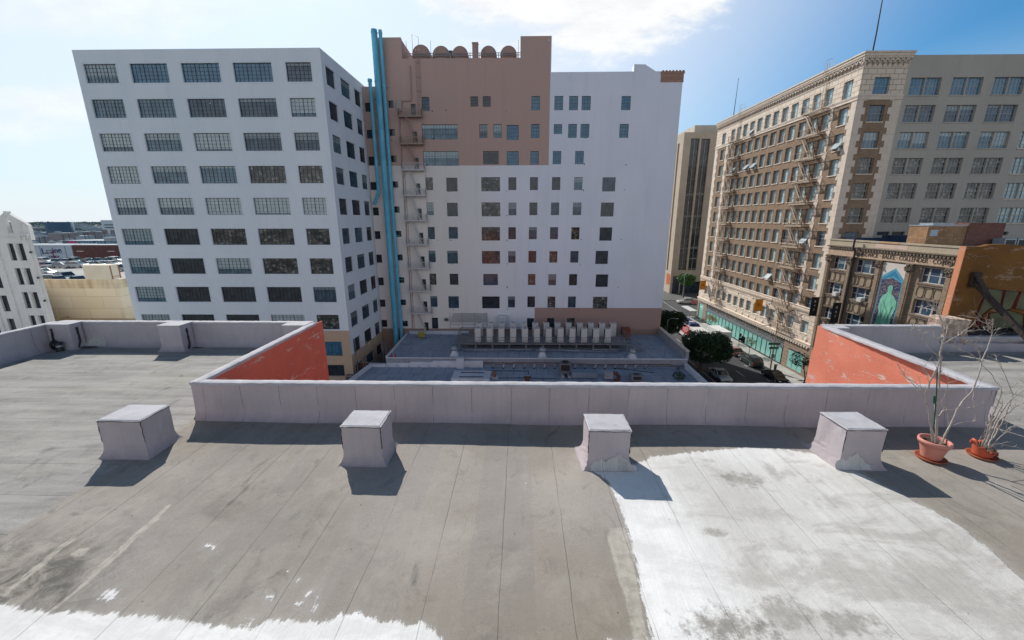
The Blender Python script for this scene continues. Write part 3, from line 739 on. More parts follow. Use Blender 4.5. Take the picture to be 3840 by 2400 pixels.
def grid(x0, x1, y0, y1, n, m):
    b = len(X_)
    for j in range(m+1):
        for i in range(n+1): X_.append(x0+(x1-x0)*i/n); Y_.append(y0+(y1-y0)*j/m)
    for j in range(m):
        for i in range(n): a_ = b+j*(n+1)+i; F_.append((a_, a_+1, a_+n+2, a_+n+1))
grid(-14.2, 12, 2.4, YP+.1, 655, 118); grid(-14.2, 20, -7, 2.4, 60, 20); grid(12, 20, 2.4, YP+.1, 20, 12)
grid(-14.2, XL+.1, YP+.1, 12.0, 24, 16); grid(XR+.05, 20, YP+.1, 11.8, 24, 16)
vx, vy = np.array(X_), np.array(Y_); vz = RZ+.012*np.sin(vx*1.3+.6)*np.sin(vy*1.7)-.004
me = bpy.data.meshes.new('roof_deck'); me.from_pydata(list(zip(vx.tolist(), vy.tolist(), (vz-GZ).tolist())), [], F_)
for nm, polys in (('coat', COAT), ('smear', SMEAR)):
    v = np.full(vx.shape, -9.)
    for p in polys: v = np.maximum(v, signed(vx, vy, p))
    at_ = me.attributes.new(nm, 'FLOAT', 'POINT'); at_.data.foreach_set('value', v.astype(np.float32))
me.polygons.foreach_set('use_smooth', [True]*len(F_)); me.materials.append(M['roof'])
dk_ = bpy.data.objects.new('roof_deck', me); C.objects.link(dk_); dk_.parent = home
# dark tarry joints and a loose patch
for s, (x0, x1, y0, y1) in enumerate([(-13.5,-12.9,11.35,11.5), (-10.0,-9.6,11.4,11.48)]):
    sheet('tar_patch', None, M['tar'], s+70, .02, .03, .06, world=[(x0,y0),(x1,y0+.05),(x1-.1,y1),(x0+.05,y1)], lift=.03)
tb = MB()
for (x, y) in ((-10.0, 11.45), (-13.43, 11.5), (-14.0, 11.3)):
    z = RZ+.02; pts = []
    while z < PT-.05: pts.append((x+random.uniform(-.01,.01)+.04*max(0,(RZ+.25-z))*3, y-.03-.02*random.random()-max(0,RZ+.2-z)*.6, z)); z += .09
    tb.tube(pts, [random.uniform(.018,.035) for _ in pts], 5)
tb.build('tar_joint', M['tar'], home)
_pp = [(-13.12+.27*math.cos(a)*(1+.12*math.sin(5*a)), -3.5+.22*math.sin(a)*(1+.15*math.sin(4*a+1))) for a in [R(360)*k/26 for k in range(26)]]
mb = MB(); rg = random.Random(8)
def flare_y(z):
    a = 0
    for k in range(60):
        th = R(90)*k/59
        if RZ-.015+.26*(1-math.cos(th)) <= z: a = th
    return 11.66-.2*(1-math.sin(a))-.012
V = []; nU = 30
for i in range(nU+1):
    u = -13.42+.62*i/nU; e = math.sin(math.pi*i/nU)**.5; zt = RZ+.05+.42*e*rg.uniform(.85,1.05)*(.75+.25*math.sin(i*.5+1)); zb = RZ+.02
    for j in range(11): z = zb+(zt-zb)*j/10; V.append((u, flare_y(z), z))
mb.add(V, [(i*11+j, (i+1)*11+j, (i+1)*11+j+1, i*11+j+1) for i in range(nU) for j in range(10)], True); mb.build('paint_patch', M['paint'], home, 'splash of white paint low on the far left parapet')
# seam flashing line in front of plinth patches
def plinth(x0, x1, y0, y1, top, label, white=None):
    t = thing('roof_plinth', label, 'roof plinth', ((x0+x1)/2, (y0+y1)/2, RZ), 'membrane-wrapped plinths in a row before the front parapet')
    mb = MB(); rg = random.Random(int(x0*100)); N = 6
    rings = []
    prof = [(.12*(1-math.sin(R(90)*k/7))**1.1, RZ-.012+.23*(1-math.cos(R(90)*k/7))) for k in range(8)] + [(0., RZ+.45), (0., top-.03), (.012, top)]
    for d, z in prof:
        r = []
        for (ax, ay, bx, by) in ((x0-d,y0-d,x1+d,y0-d),(x1+d,y0-d,x1+d,y1+d),(x1+d,y1+d,x0-d,y1+d),(x0-d,y1+d,x0-d,y0-d)):
            for k in range(N): r.append((ax+(bx-ax)*k/N+rg.uniform(-.007,.007), ay+(by-ay)*k/N+rg.uniform(-.007,.007), z))
        rings.append(r)
    n = 4*N
    mb.add([p for r in rings for p in r], [(i*n+k, i*n+(k+1)%n, (i+1)*n+(k+1)%n, (i+1)*n+k) for i in range(len(rings)-1) for k in range(n)], False)
    mb.build('casing', M['block'], t)
    c = MB(); c.add(rings[-1], [tuple(range(n))]); q = [(x0-.008,y0-.008),(x1+.008,y0-.008),(x1+.008,y1+.008),(x0-.008,y1+.008)]
    vs = [(x,y,top-.012) for x,y in q]+[(x+(.02 if x<(x0+x1)/2 else -.02), y+(.02 if y<(y0+y1)/2 else -.02), top+.01) for x,y in q]
    c.add(vs, [(0,1,5,4),(1,2,6,5),(2,3,7,6),(3,0,4,7),(4,5,6,7)])
    c.build('top', M['cap'], t)
    j = MB()
    for (x, y) in ((x1+.002,y0-.002),(x0-.002,y0-.002)):
        pts = [(x+rg.uniform(-.004,.004), y+rg.uniform(-.004,.004), RZ+.27+(top-RZ-.29)*k/9) for k in range(10)]; j.tube(pts, [rg.uniform(.003,.009) for _ in pts], 4)
    j.tube([(x0+(x1-x0)*k/8, y0-.009, top-.016+rg.uniform(-.004,.004)) for k in range(9)], .006, 4)
    j.tube([(x1+.008, y0+(y1-y0)*k/8, top-.014+rg.uniform(-.004,.004)) for k in range(9)], .005, 4); j.tube([(x0-.008, y0+(y1-y0)*k/8, top-.014+rg.uniform(-.004,.004)) for k in range(9)], .005, 4)
    j.build('tar_seam', M['tar'], t)
    if white:
        s = MB()
        for (wx0, wx1, hh) in white:
            k = 26; V = []
            for i in range(k+1):
                x = wx0+(wx1-wx0)*i/k; H_ = RZ+.03+hh*(math.sin(math.pi*(i+.6)/(k+1.2))**.8)*(.72+.22*math.sin(i*.42+1)+.1*math.sin(i*1.3))*rg.uniform(.92,1.04)
                prev = [p for p in prof if p[1] <= H_]
                for m_ in range(9):
                    z = RZ+.004+(H_-RZ)*m_/8
                    d = 0
                    for (d0,z0),(d1,z1) in zip(prof, prof[1:]):
                        if z0 <= z <= z1: d = d0+(d1-d0)*(z-z0)/max(1e-6,z1-z0)
                    V.append((x, y0-d-.006, z))
            s.add(V, [(i*9+m_, (i+1)*9+m_, (i+1)*9+m_+1, i*9+m_+1) for i in range(k) for m_ in range(8)], True)
        s.build('paint_splash', M['paint'], t)
    return t
PZ = RZ+.655
plinth(-6.83,-6.12,5.75,6.31, PZ, 'leftmost grey wrapped plinth, standing beside the corner of the light well')
plinth(-2.80,-2.18,5.63,6.16, PZ, 'second wrapped plinth from the left, on the plain grey roofing without white paint')
plinth(1.08,1.72,5.57,6.10, PZ, 'third wrapped plinth, white paint splashed at its foot, at the left edge of the coating', [(1.12,1.84,.24)])
plinth(5.06,5.67,5.67,6.24, PZ, 'rightmost wrapped plinth, lilac-white paint splashed at its left foot near the flower pots', [(4.96,5.50,.24)])

# ---- pots and bare shrubs
def pot(name, label, cx, cy, r0, r1, h, mat, rim, broken, grp):
    t = thing(name, label, 'plant pot', (cx, cy, RZ), grp)
    mb = MB(); n = 40; inner = r1*.93
    prof = [(0,.03),(r0,.03),(r0+.004,.05)] + [(r0+(r1-r0)*k/6*.92, .05+(h-.05-rim)*k/6) for k in range(1,7)] + [(r1+.012,h-rim),(r1+.022,h-rim*.5),(r1+.02,h),(r1-.008,h+.003),(inner-.01,h-rim),(r0+(inner-r0)*.6,h*.55),(.0,h*.55)]
    vs = []; rg = random.Random(4)
    for i, (r, z) in enumerate(prof):
        for k in range(n):
            a = 2*math.pi*k/n; zz = z
            if broken and i >= 8: 
                lim = h - rim*.2 - .10*max(0, math.sin(a*1.+2.4))**.5 - .04*abs(math.sin(a*3.3)) if not (2.6 < a < 3.2) else h+.06
                zz = min(z, lim) if not (2.6 < a < 3.2) else z+.05*(z > h*.7)
            vs.append((cx+r*math.cos(a)*(1+.01*math.sin(3*a)), cy+r*math.sin(a), RZ+zz))
    m = len(prof); mb.add(vs, [(i*n+k, i*n+(k+1)%n, (i+1)*n+(k+1)%n, (i+1)*n+k) for i in range(m-1) for k in range(n)], True)
    mb.build('tub', mat, t)
    s = MB(); s.lathe([(0,.004),(r0+.05,.004),(r0+.075,.035),(r0+.066,.04),(r0+.045,.018),(0,.018)], (cx,cy,RZ), 36); s.build('saucer', M['saucer'], t)
    so = MB(); V = []; 
    for i in range(8):
        for k in range(24):
            a = 2*math.pi*k/24; r = (r0+(r1-r0)*.72)*i/7; V.append((cx+r*math.cos(a), cy+r*math.sin(a), RZ+h*(.66 if broken else .8)+rg.uniform(-.008,.012)))
    so.add(V, [(i*24+k, i*24+(k+1)%24, (i+1)*24+(k+1)%24, (i+1)*24+k) for i in range(7) for k in range(24)]); so.build('soil', M['soil'], t)
    return t
c1 = at(3350+315*.4364, 1120+1378*.4364, Z=RZ); c2 = at(3350+755*.4364, 1120+1358*.4364, Z=RZ)
pot('flower_pot', 'large faded pink plastic pot on a clay saucer holding the tall bare shrub', c1.x, c1.y, .125, .185, .34, M['pot_pink'], .07, False, None)
pot('flower_pot', 'smaller brick-red pot with a broken rim on a saucer at the far right', c2.x, c2.y, .118, .145, .24, M['pot_red'], .05, True, None)
def q2(x, y, Y): return at(3350+x*.4364, 1120+y*.4364, Y=Y)
def shrub(name, label, base, branches, seed, soilz, extra):
    t = thing(name, label, 'plant', (base.x, base.y, soilz)); mb = MB(); tw = MB(); rg = random.Random(seed)
    def wig(pts, k=3, a=.008):
        out = [pts[0]]
        for p, q in zip(pts, pts[1:]):
            for i in range(1, k+1): out.append(p.lerp(q, i/k) + Vector((rg.uniform(-a,a), rg.uniform(-a,a), rg.uniform(-a,a)))*(1 if i < k else .3))
        return out
    def twig(p, d, l, r, depth):
        pts = [p]; dd = d.normalized(); n = 5
        for i in range(n):
            dd = (dd + Vector((rg.uniform(-.35,.35), rg.uniform(-.35,.35), rg.uniform(-.2,.3)))).normalized(); pts.append(pts[-1]+dd*l/n)
        tw.tube(pts, [r*(1-.75*i/n) for i in range(n+1)], 4, False)
        if depth:
            for _ in range(rg.randint(2,3)):
                i = rg.randint(1, n-1); twig(pts[i], (dd+Vector((rg.uniform(-1,1), rg.uniform(-1,1), rg.uniform(-.5,.9)))), l*rg.uniform(.35,.65), r*.6, depth-1)
    for (pl, r0, r1, y0, y1, nt) in branches:
        pts = [q2(x, y, y0+(y1-y0)*i/(len(pl)-1)) for i, (x, y) in enumerate(pl)]
        w_ = wig(pts); m = len(w_); mb.tube(w_, [r0+(r1-r0)*i/(m-1) for i in range(m)], 7)
        for _ in range(nt):
            i = rg.randint(m//3, m-2); d = (w_[i+1]-w_[i]).normalized()
            twig(w_[i], d+Vector((rg.uniform(-1,1), rg.uniform(-1,1), rg.uniform(-.4,.8))), rg.uniform(.08,.24), .0042, 1)
    for _ in range(extra):
        a = rg.uniform(0, 6.28); twig(base+Vector((math.cos(a)*.08, math.sin(a)*.08, 0)), Vector((math.cos(a), math.sin(a), rg.uniform(.5,1.4))), rg.uniform(.08,.2), .003, 1)
    mb.build('stem', M['twig'], t); tw.build('twigs', M['twig'], t)
    return t
b1 = Vector((c1.x, c1.y, RZ+.27)); Y1 = c1.y
s1 = shrub('bare_shrub', 'tall leafless forked shrub with a green stake, growing in the pink pot', b1, [
    ([(345,1260),(325,1100),(300,960),(278,870),(282,790),(330,690),(372,610),(400,520),(408,420)], .016, .007, Y1, Y1-.12, 7),
    ([(278,860),(215,780),(100,670),(30,555)], .007, .003, Y1-.03, Y1-.35, 5), ([(285,790),(205,745),(150,700)], .005, .003, Y1-.04, Y1-.25, 3),
    ([(325,695),(290,640),(235,560)], .006, .003, Y1-.08, Y1+.15, 4),
    ([(370,1270),(368,1090),(375,1040),(362,930),(378,890),(372,830),(392,740),(405,600),(402,500),(425,400),(440,320),(415,210),(398,150)], .018, .009, Y1, Y1+.1, 9),
    ([(405,500),(350,470),(300,430),(240,320),(180,230)], .007, .003, Y1, Y1-.2, 5), ([(240,325),(160,310),(120,255)], .005, .002, Y1-.1, Y1-.3, 2),
    ([(405,410),(345,320),(330,200)], .006, .003, Y1+.05, Y1+.2, 3), ([(425,395),(520,340),(640,260),(705,210)], .007, .003, Y1+.08, Y1+.3, 7),
    ([(398,150),(370,100),(375,20)], .006, .003, Y1+.1, Y1+.05, 6), ([(400,150),(330,60),(250,90)], .005, .002, Y1+.1, Y1, 4), ([(440,330),(470,240),(520,180)], .006, .003, Y1+.1, Y1+.25, 5),
    ([(400,1270),(440,1180),(490,1090),(550,950),(610,870),(680,790),(720,690),(755,570),(790,470),(830,370),(850,290),(800,220),(700,165),(560,150)], .015, .004, Y1, Y1+.5, 10),
    ([(745,550),(740,470),(730,405)], .007, .004, Y1+.3, Y1+.25, 4), ([(745,545),(650,470),(520,430)], .006, .003, Y1+.3, Y1+.2, 6), ([(740,480),(690,400),(600,370)], .005, .003, Y1+.3, Y1+.35, 6),
    ([(755,570),(830,640),(880,720),(930,770),(920,830)], .006, .004, Y1+.35, Y1+.3, 2),
    ([(690,790),(680,860),(695,940),(610,945),(470,960)], .006, .004, Y1+.2, Y1+.05, 3), ([(470,1090),(470,970),(430,880),(465,770),(468,660)], .008, .003, Y1, Y1-.1, 4),
    ([(390,1020),(420,970),(470,950)], .012, .008, Y1, Y1+.02, 2), ([(510,1095),(600,1065),(720,1055)], .005, .002, Y1+.05, Y1+.2, 2), ([(850,300),(790,270),(720,270)], .005, .003, Y1+.45, Y1+.4, 5), ([(850,280),(860,220),(820,180)], .005, .002, Y1+.45, Y1+.4, 4)], 3, RZ, 16)
st = MB(); st.tube([q2(347,1120,Y1-.03), q2(372,790,Y1-.02), q2(378,590,Y1-.02)], .009, 6); st.tube([q2(352,900,Y1-.02), q2(358,840,Y1-.02)], .02, 6); st.build('stake', M['green_stake'], s1)
Y2 = c2.y; b2 = Vector((c2.x, c2.y, RZ+.16))
shrub('bare_shrub', 'leafless many-stemmed shrub leaning right out of the broken red pot', b2, [
    ([(765,1270),(800,1170),(835,1070),(850,1010),(890,920),(925,820),(930,775)], .014, .006, Y2, Y2-.15, 5),
    ([(780,1270),(850,1120),(890,1040),(1000,880),(1123,790)], .012, .006, Y2, Y2+.1, 5), ([(800,1275),(860,1200),(930,1080),(1030,830),(960,660),(900,530)], .012, .003, Y2+.05, Y2+.2, 8),
    ([(820,1275),(850,1180),(900,1060),(980,980),(1123,890)], .011, .005, Y2, Y2+.2, 6), ([(790,1280),(850,1060),(935,920),(930,890)], .012, .008, Y2, Y2+.1, 3),
    ([(840,1280),(920,1190),(1000,1110),(1060,1095)], .008, .003, Y2, Y2-.05, 6), ([(1030,830),(1080,770),(1120,720)], .006, .003, Y2+.15, Y2+.3, 5),
    ([(850,1250),(940,1255),(1010,1275)], .005, .003, Y2-.05, Y2-.1, 2), ([(780,1200),(790,1130),(800,1090)], .006, .003, Y2, Y2-.1, 3), ([(960,660),(910,560),(840,500)], .004, .002, Y2+.2, Y2+.3, 4)], 8, RZ, 14)

# ---- orange mural wall, stub, strut on the right
ow = thing('mural_wall', 'ochre orange painted wall with a red-outlined green graffiti mural, rising behind the right wing', 'wall', (16,12.4,GZ))
mb = MB(); top = [(13.28+ (20-13.28)*i/30, -.80+.05*math.sin(i*.5)*(i>2)+.06*math.exp(-((i-7)/3.)**2)) for i in range(31)]
mb.prism([(13.28,GZ)]+[(20,GZ)]+top[::-1], lambda u,w,t: (u,t,w), 12.32, 12.47); mb.build('wall', M['orange_w'], ow)
mb = MB(); mb.box(13.255, 13.278, 12.31, 12.48, -10, -.79); mb.build('edge', M['orange_e'], ow, 'orange end face, sunlight put into its bright colour')
def g2(x, y): p = at(2450+x*.5744, 700+y*.5744, Y=12.3); return (p.x, p.z)
fills = [[(2185,665),(2290,680),(2270,780),(2200,800),(2150,840),(2120,920),(2110,850)], [(2300,680),(2395,690),(2340,800),(2270,820),(2280,750)], [(2190,830),(2330,810),(2420,840),(2420,960),(2300,960),(2200,930)], [(2400,690),(2480,700),(2490,820),(2360,800)], [(2150,850),(2180,950),(2120,960)]]
mb = MB()
for L in fills: mb.prism([g2(*p) for p in L], lambda u,w,t: (u,t,w), 12.306, 12.318)
mb.build('mural_fill', surf('faded_green_mural', (.16,.17,.09), (.10,.10,.06), 3), ow)
mb = MB()
for L in fills:
    L = [g2(*p) for p in L]
    for a, b in zip(L, L[1:]+L[:1]): mb.bar((a[0],12.300,a[1]), (b[0],12.300,b[1]), .045, .012)
mb.build('mural_outline', surf('dark_red_mural_line', (.14,.016,.012), (.10,.014,.01), 3), ow)
mb = MB()
for L in ([(2100,480),(2110,460),(2180,455),(2200,480)], [(2120,730),(2160,750),(2140,720),(2200,700)], [(2090,730),(2100,780),(2130,760)]):
    L = [g2(*p) for p in L]
    for a, b in zip(L, L[1:]): mb.bar((a[0],12.308,a[1]), (b[0],12.308,b[1]), .012, .01)
mb.build('graffiti_scrawl', surf('grey_scrawl', (.28,.22,.18), (.2,.15,.12), 5), ow)
t = thing('broken_masonry_stub', 'rough broken stucco stub beside the end of the ochre wall on the right wing', 'masonry', (12.8,11.8,-3.4))
mb = MB(); rg = random.Random(5); n = 12
for k, (a, b, c, d) in enumerate([(12.5,13.22,11.62,12.1)]):
    V = []; 
    for j in range(9):
        z = -3.62+.80*j/8; sh = 0 if j > 3 else .03*(3-j)
        for i in range(n+1): V.append((a+(b-a)*i/n+ (.0 if j>4 else .05*(4-j)) + rg.uniform(-.02,.02), c-.0+rg.uniform(-.035,.03), z+rg.uniform(-.02,.02)-.06*(i/n)*(j/8)))
    mb.add(V, [(j*(n+1)+i, j*(n+1)+i+1, (j+1)*(n+1)+i+1, (j+1)*(n+1)+i) for j in range(8) for i in range(n)])
    V2 = [(x, c+.5, z) for x, y, z in V[-(n+1):]]
    mb.add(V[-(n+1):]+V2, [(i, i+1, n+2+i, n+1+i) for i in range(n)])
    L_ = [V[j*(n+1)] for j in range(9)]; mb.add(L_+[(x, c+.5, z) for x,y,z in L_], [(j, j+1, 10+j, 9+j) for j in range(8)])
    L_ = [V[j*(n+1)+n] for j in range(9)]; mb.add(L_+[(x, c+.5, z) for x,y,z in L_], [(j, j+1, 10+j, 9+j) for j in range(8)])
mb.build('rough_face', M['rubble'], t)
mb = MB(); mb.box(13.2, 20, 11.82, 12.3, -3.6, -3.28); 
for _ in range(60): x = rg.uniform(13.2,17); z = -3.24+rg.uniform(-.05,.05); mb.box(x, x+rg.uniform(.05,.2), 11.8+rg.uniform(0,.1), 12.0, z-.06, z+.02)
tag(mb.build('rubble_ledge', M['tar'], None), 'dark tarry rubble ledge at the foot of the ochre wall', 'ledge')
t = thing('steel_brace', 'diagonal dark steel brace leaning up to the ochre wall at the far right', 'brace', (13.9,11,RZ))
mb = MB(); a = Vector((13.72,12.25,-1.85)); b = Vector((14.05,10.15,-3.78)); mb.bar(a, b, .12, .12); mb.build('strut', M['brown_steel'], t)
mb = MB(); mb.box(13.6,13.84,12.2,12.3,-2.0,-1.55); mb.bar((13.66,12.2,-1.6),(13.8,11.8,-2.25),.16,.05); mb.build('bracket', M['brown_steel'], t)
mb = MB(); mb.box(13.9,14.2,10.0,10.3,RZ,RZ+.04); mb.build('base_plate', M['brown_steel'], t)
# small things near the far left corner
t = thing('hose_coil', 'coiled black hose hanging low on the far left parapet corner', 'hose', (-14.15,11.1,-3.6))
mb = MB()
for r in (.07,.10,.13): mb.tube([(-13.9+.02*r, 11.15+r*math.cos(a)*.8, -3.62+r*math.sin(a)) for a in [R(360)*k/20 for k in range(21)]], .018, 6)
mb.build('coil', M['black'], t)
t = thing('vent_stub', 'short black roof vent stub with a pale collar by the far left corner pier', 'vent pipe', (-13.72,11.12,RZ))
mb = MB(); mb.lathe([(.10,0),(.085,.05),(.07,.08),(.07,.14)], (-13.72,11.12,RZ), 14); mb.lathe([(.085,.19),(.085,.27),(0,.29)], (-13.72,11.12,RZ), 14); mb.build('pipe', M['black'], t)
mb = MB(); mb.lathe([(.075,.13),(.078,.2)], (-13.72,11.12,RZ), 14); mb.build('collar', M['galv'], t)
# ================================================================= LEFT WHITE BUILDING
LB = thing('industrial_building', 'white loft block with big gridded windows and beige ground storey, left of the blue pipes', 'building', (-39,60,GZ))
LX0, LX1, LY, LZ = -54.4, -24.07, 54.0, 20.0
cols = [(-53.45,-49.4,9),(-47.68,-43.05,9),(-41.33,-36.63,9),(-34.93,-30.18,9),(-28.47,-25.35,6)]
holes = []; specs = []
G_L = ['g_teal','g_blue','g_blue','g_blue','g_dim', 'g_teal','g_teal','g_dim','g_dim','g_pale', 'g_pale','g_teal','g_pale','g_dim','g_dim',
       'g_pale','g_teal','g_teal','g_painted_refl','g_painted_refl', 'g_pale','g_pale','g_pale','g_pale','g_pale', 'g_teal','g_dark','g_painted_refl','g_painted_refl','g_painted_refl',
       'g_teal','g_dark','g_pale','g_painted_refl','g_painted_refl', 'g_teal','g_dark','g_dark','g_dark','g_dim', 'g_teal','g_dark','g_dark','g_pale','g_painted_refl',
       'g_teal','g_dark','g_dark','g_dim','g_blue', 'g_dim','g_dim','g_dim','g_dim','g_dark']
for r in range(11):
    zt = 18.48-3.925*r; h = 2.12 if r < 10 else 1.72
    if r == 10: zt = -20.35
    for c, (a, b, nx) in enumerate(cols):
        holes.append((a,b,zt-h,zt)); specs.append(((a+b)/2, zt-h/2, b-a, h, nx, G_L[r*5+c]))
mb = MB(); facade(mb, lambda u,z,d: (u,LY+d,z), LX0, LX1, GZ, LZ, holes, .22)
sh = []; ssp = []
for r in range(11):
    zt = 18.48-3.925*r; h = 2.12 if r < 10 else 1.72
    for a, b, nx in ((55.05,57.6,6),(59.3,62.4,7),(63.95,66.35,6)):
        sh.append((a,b,zt-h,zt)); ssp.append(((a+b)/2, zt-h/2, b-a, h, nx))
facade(mb, lambda u,z,d: (LX1-d,u,z), LY, 67.1, GZ, LZ, sh, .22)
mb.quad((LX0,LY,GZ),(LX0,LY,LZ),(LX0,95,LZ),(LX0,95,GZ)); mb.quad((LX0,95,GZ),(LX0,95,LZ),(LX1,95,LZ),(LX1,95,GZ)); mb.quad((LX1,67.1,GZ),(LX1,67.1,LZ),(LX1,95,LZ),(LX1,95,GZ))
mb.build('wall', M['left_wall'], LB)
mb = MB(); mb.quad((LX0+.3,LY+.3,LZ-.8),(LX1-.3,LY+.3,LZ-.8),(LX1-.3,94.7,LZ-.8),(LX0+.3,94.7,LZ-.8))
for a in ((LX0+.3,LX1-.3,LY,LY+.3),(LX0,LX0+.3,LY,95),(LX1-.3,LX1,LY,95),(LX0+.3,LX1-.3,94.7,95)): mb.box(a[0]+.002,a[1]-.002,a[2]+.002,a[3]-.002,LZ-.8,LZ+.004)
mb.build('roof', M['left_wall'], LB)
# thin raised surround round every window
for fn, hs, nm in ((lambda u,z,d: (u,LY+d,z), holes, 'front'), (lambda u,z,d: (LX1-d,u,z), sh, 'side')):
    mb = MB()
    for a, b, c, d in hs:
        for (p0,p1,q0,q1) in ((a-.16,b+.16,c-.16,c-.02),(a-.16,b+.16,d+.10,d+.14),(a-.16,a-.12,c-.02,d+.10),(b+.12,b+.16,c-.02,d+.10)):
            t0, t1 = (-.035 if q1-q0 > .1 and q1 < c+.1 and p1-p0 > 1 else -.018), .001
            P = [fn(p0,q0,t0),fn(p1,q0,t0),fn(p1,q1,t0),fn(p0,q1,t0),fn(p0,q0,t1),fn(p1,q0,t1),fn(p1,q1,t1),fn(p0,q1,t1)]
            mb.add(P, [(0,1,2,3),(0,4,5,1),(1,5,6,2),(2,6,7,3),(3,7,4,0)])
    mb.build('window_surrounds', M['left_wall'], LB)
for u, z, w_, h, nx, g in specs:
    window(LB, 'S', u, z, w_, h, g, nx=nx, ny=5, bar=.042, thick=(3,6) if nx == 9 else (3,), depth=.2, plane=LY)
for i, (u, z, w_, h, nx) in enumerate(ssp):
    window(LB, 'E', u, z, w_, h, ['g_dim','g_dark','g_teal','g_dim','g_dark'][i*7%5], nx=nx, ny=5, bar=.05, thick=(3,), depth=.2, plane=LX1)
# strip lights glimpsed through some windows
litm, lt_, lb_ = newmat('ceiling_strip_light'); lb_.inputs['Emission Color'].default_value = (1,.93,.8,1); lb_.inputs['Emission Strength'].default_value = .9
mb = MB()
for r, c in ((0,2),(0,3),(0,4),(1,2),(2,3),(2,4),(3,3),(3,4),(4,3),(6,3)):
    a, b, _ = cols[c]; z = 18.48-3.925*r-.35
    for k in range(random.randint(1,2)):
        x = random.uniform(a+.3, b-1.6); y = LY+.238; zz = z-.25*k-random.uniform(0,.15); s = random.choice((0,-.18,-.22))*(r > 0)
        mb.bar((x,y,zz),(x+1.2,y,zz+s),.012,.045)
mb.build('strip_lights', litm, LB)

# ================================================================= CENTRE BUILDING
CB = thing('theatre_building', 'big white building with mauve upper part, rounded roof tanks and many small windows', 'building', (0,80,GZ))
CY = 67.1
cutsC = [(-24.03,-21.9,19.6,26.1),(-17.65,0.0,23.3,26.1),(4.6,24.25,21.35,26.1)]
def Cc(x, y, low=False): p = at(1300+x*.5372, (700 if low else 80)+y*.5372, Y=CY); return p.x, p.z
up = [(525,527,582,625,3,4),(865,524,921,595,3,3),(951,523,1008,596,3,3),(1292,522,1350,621,3,4),(1453,522,1511,621,3,4),(1556,522,1615,621,3,4),(1644,522,1703,621,3,4),(1922,523,1981,621,3,4),
 (524,719,777,823,12,3),(927,718,984,814,3,4),(1026,718,1083,813,3,4),(1119,724,1203,828,5,4),(1289,717,1346,815,3,4),(1448,718,1504,787,3,3),(1549,717,1606,814,3,4),(1635,717,1693,814,3,4),(1908,717,1966,814,3,4),
 (533,906,784,1007,12,3),(953,906,1063,998,6,4),(1119,907,1202,1004,5,4),(1285,906,1341,1000,3,4),(1441,906,1497,998,3,4),(1597,906,1654,998,3,4),
 (549,1089,605,1178,3,4),(695,1091,776,1187,5,4),(940,1088,1072,1186,8,4),(1130,1089,1185,1178,3,4),(1281,1088,1335,1178,3,4),(1435,1088,1491,1178,3,4),(1590,1088,1645,1178,3,4),(1788,1090,1874,1188,5,4),
 (557,1264,610,1352,3,4),(700,1266,778,1360,5,4),(942,1264,1073,1361,8,4),(1131,1266,1185,1354,3,4),(1277,1265,1331,1353,3,4),(1428,1265,1483,1353,3,4),(1581,1266,1637,1353,3,4),(1777,1266,1862,1363,5,4)]
lo = [(565,281,618,366,3,4),(711,281,778,363,4,4),(942,282,1071,376,8,4),(1129,283,1182,367,3,4),(1273,283,1327,367,3,4),(1421,283,1475,367,3,4),(1570,284,1624,369,3,4),(1768,285,1850,378,5,4),
 (571,447,623,527,3,4),(701,447,778,537,5,4),(944,449,1071,538,8,4),(1128,450,1179,531,3,4),(1270,449,1323,531,3,4),(1416,451,1470,531,3,4),(1563,450,1617,531,3,4),(1740,449,1822,541,5,4),
 (577,606,628,685,3,4),(718,607,781,685,4,4),(953,609,1056,688,6,3),(1266,610,1317,687,3,4),(1409,611,1461,689,3,4),(1554,611,1607,690,3,4),(1741,613,1822,701,5,4),
 (583,763,635,839,3,4),(709,764,785,848,4,4),(945,766,1068,850,7,4),(1126,766,1175,844,3,4),(1262,766,1314,842,3,4),(1403,767,1455,845,3,4),(1546,767,1598,845,3,4),(1721,769,1817,853,5,4),
 (593,914,640,990,1,1),(1259,918,1307,1000,2,2),(1399,918,1447,985,2,2),(1540,918,1590,975,3,3)]
smu = [(127,567,172,630),(291,552,330,604),(140,756,186,817),(298,752,340,799),(152,943,200,1004),(309,936,352,982),(165,1121,212,1176),(320,1116,362,1160),(181,1298,227,1354),(331,1291,372,1335)]
sml = [(194,309,238,365),(343,307,384,349),(205,473,249,530),(352,472,393,514),(217,633,261,688),(363,631,404,671),(229,787,272,838),(375,787,415,827),(241,929,285,979),(388,935,428,975)]
W_ = []
for L, low in ((up,0),(lo,1)):
    for x0,y0,x1,y1,nx,ny in L: a, d = Cc(x0,y0,low); b, c = Cc(x1,y1,low); W_.append((a,b,c,d,nx,ny))
for L, low in ((smu,0),(sml,1)):
    for i,(x0,y0,x1,y1) in enumerate(L): a, d = Cc(x0,y0,low); b, c = Cc(x1,y1,low); W_.append((a,b,c,d,2,2))
DZ = [at(1300+447*.5372, 80+(y)*.5372, Y=CY).z for y in (576,769,952,1131,1306)] + [at(1300+447*.5372, 700+y*.5372, Y=CY).z for y in (321,486,645,800,946)]
doors = [(-16.75+.02*i, -16.02+.02*i, z-1.95, z) for i, z in enumerate(DZ)]
mb = MB(); facade(mb, lambda u,z,d: (u,CY+d,z), -24.03, 24.25, GZ, 26.1, [w[:4] for w in W_]+doors, .2, cutsC)
mb.quad((24.25,CY,GZ),(24.25,88.5,GZ),(24.25,88.5,21.35),(24.25,CY,21.35))
mb.build('wall', M['center_wall'], CB)
mb = MB(); mb.box(-24.03,24.24,CY+.5,88.4,GZ,18.5)
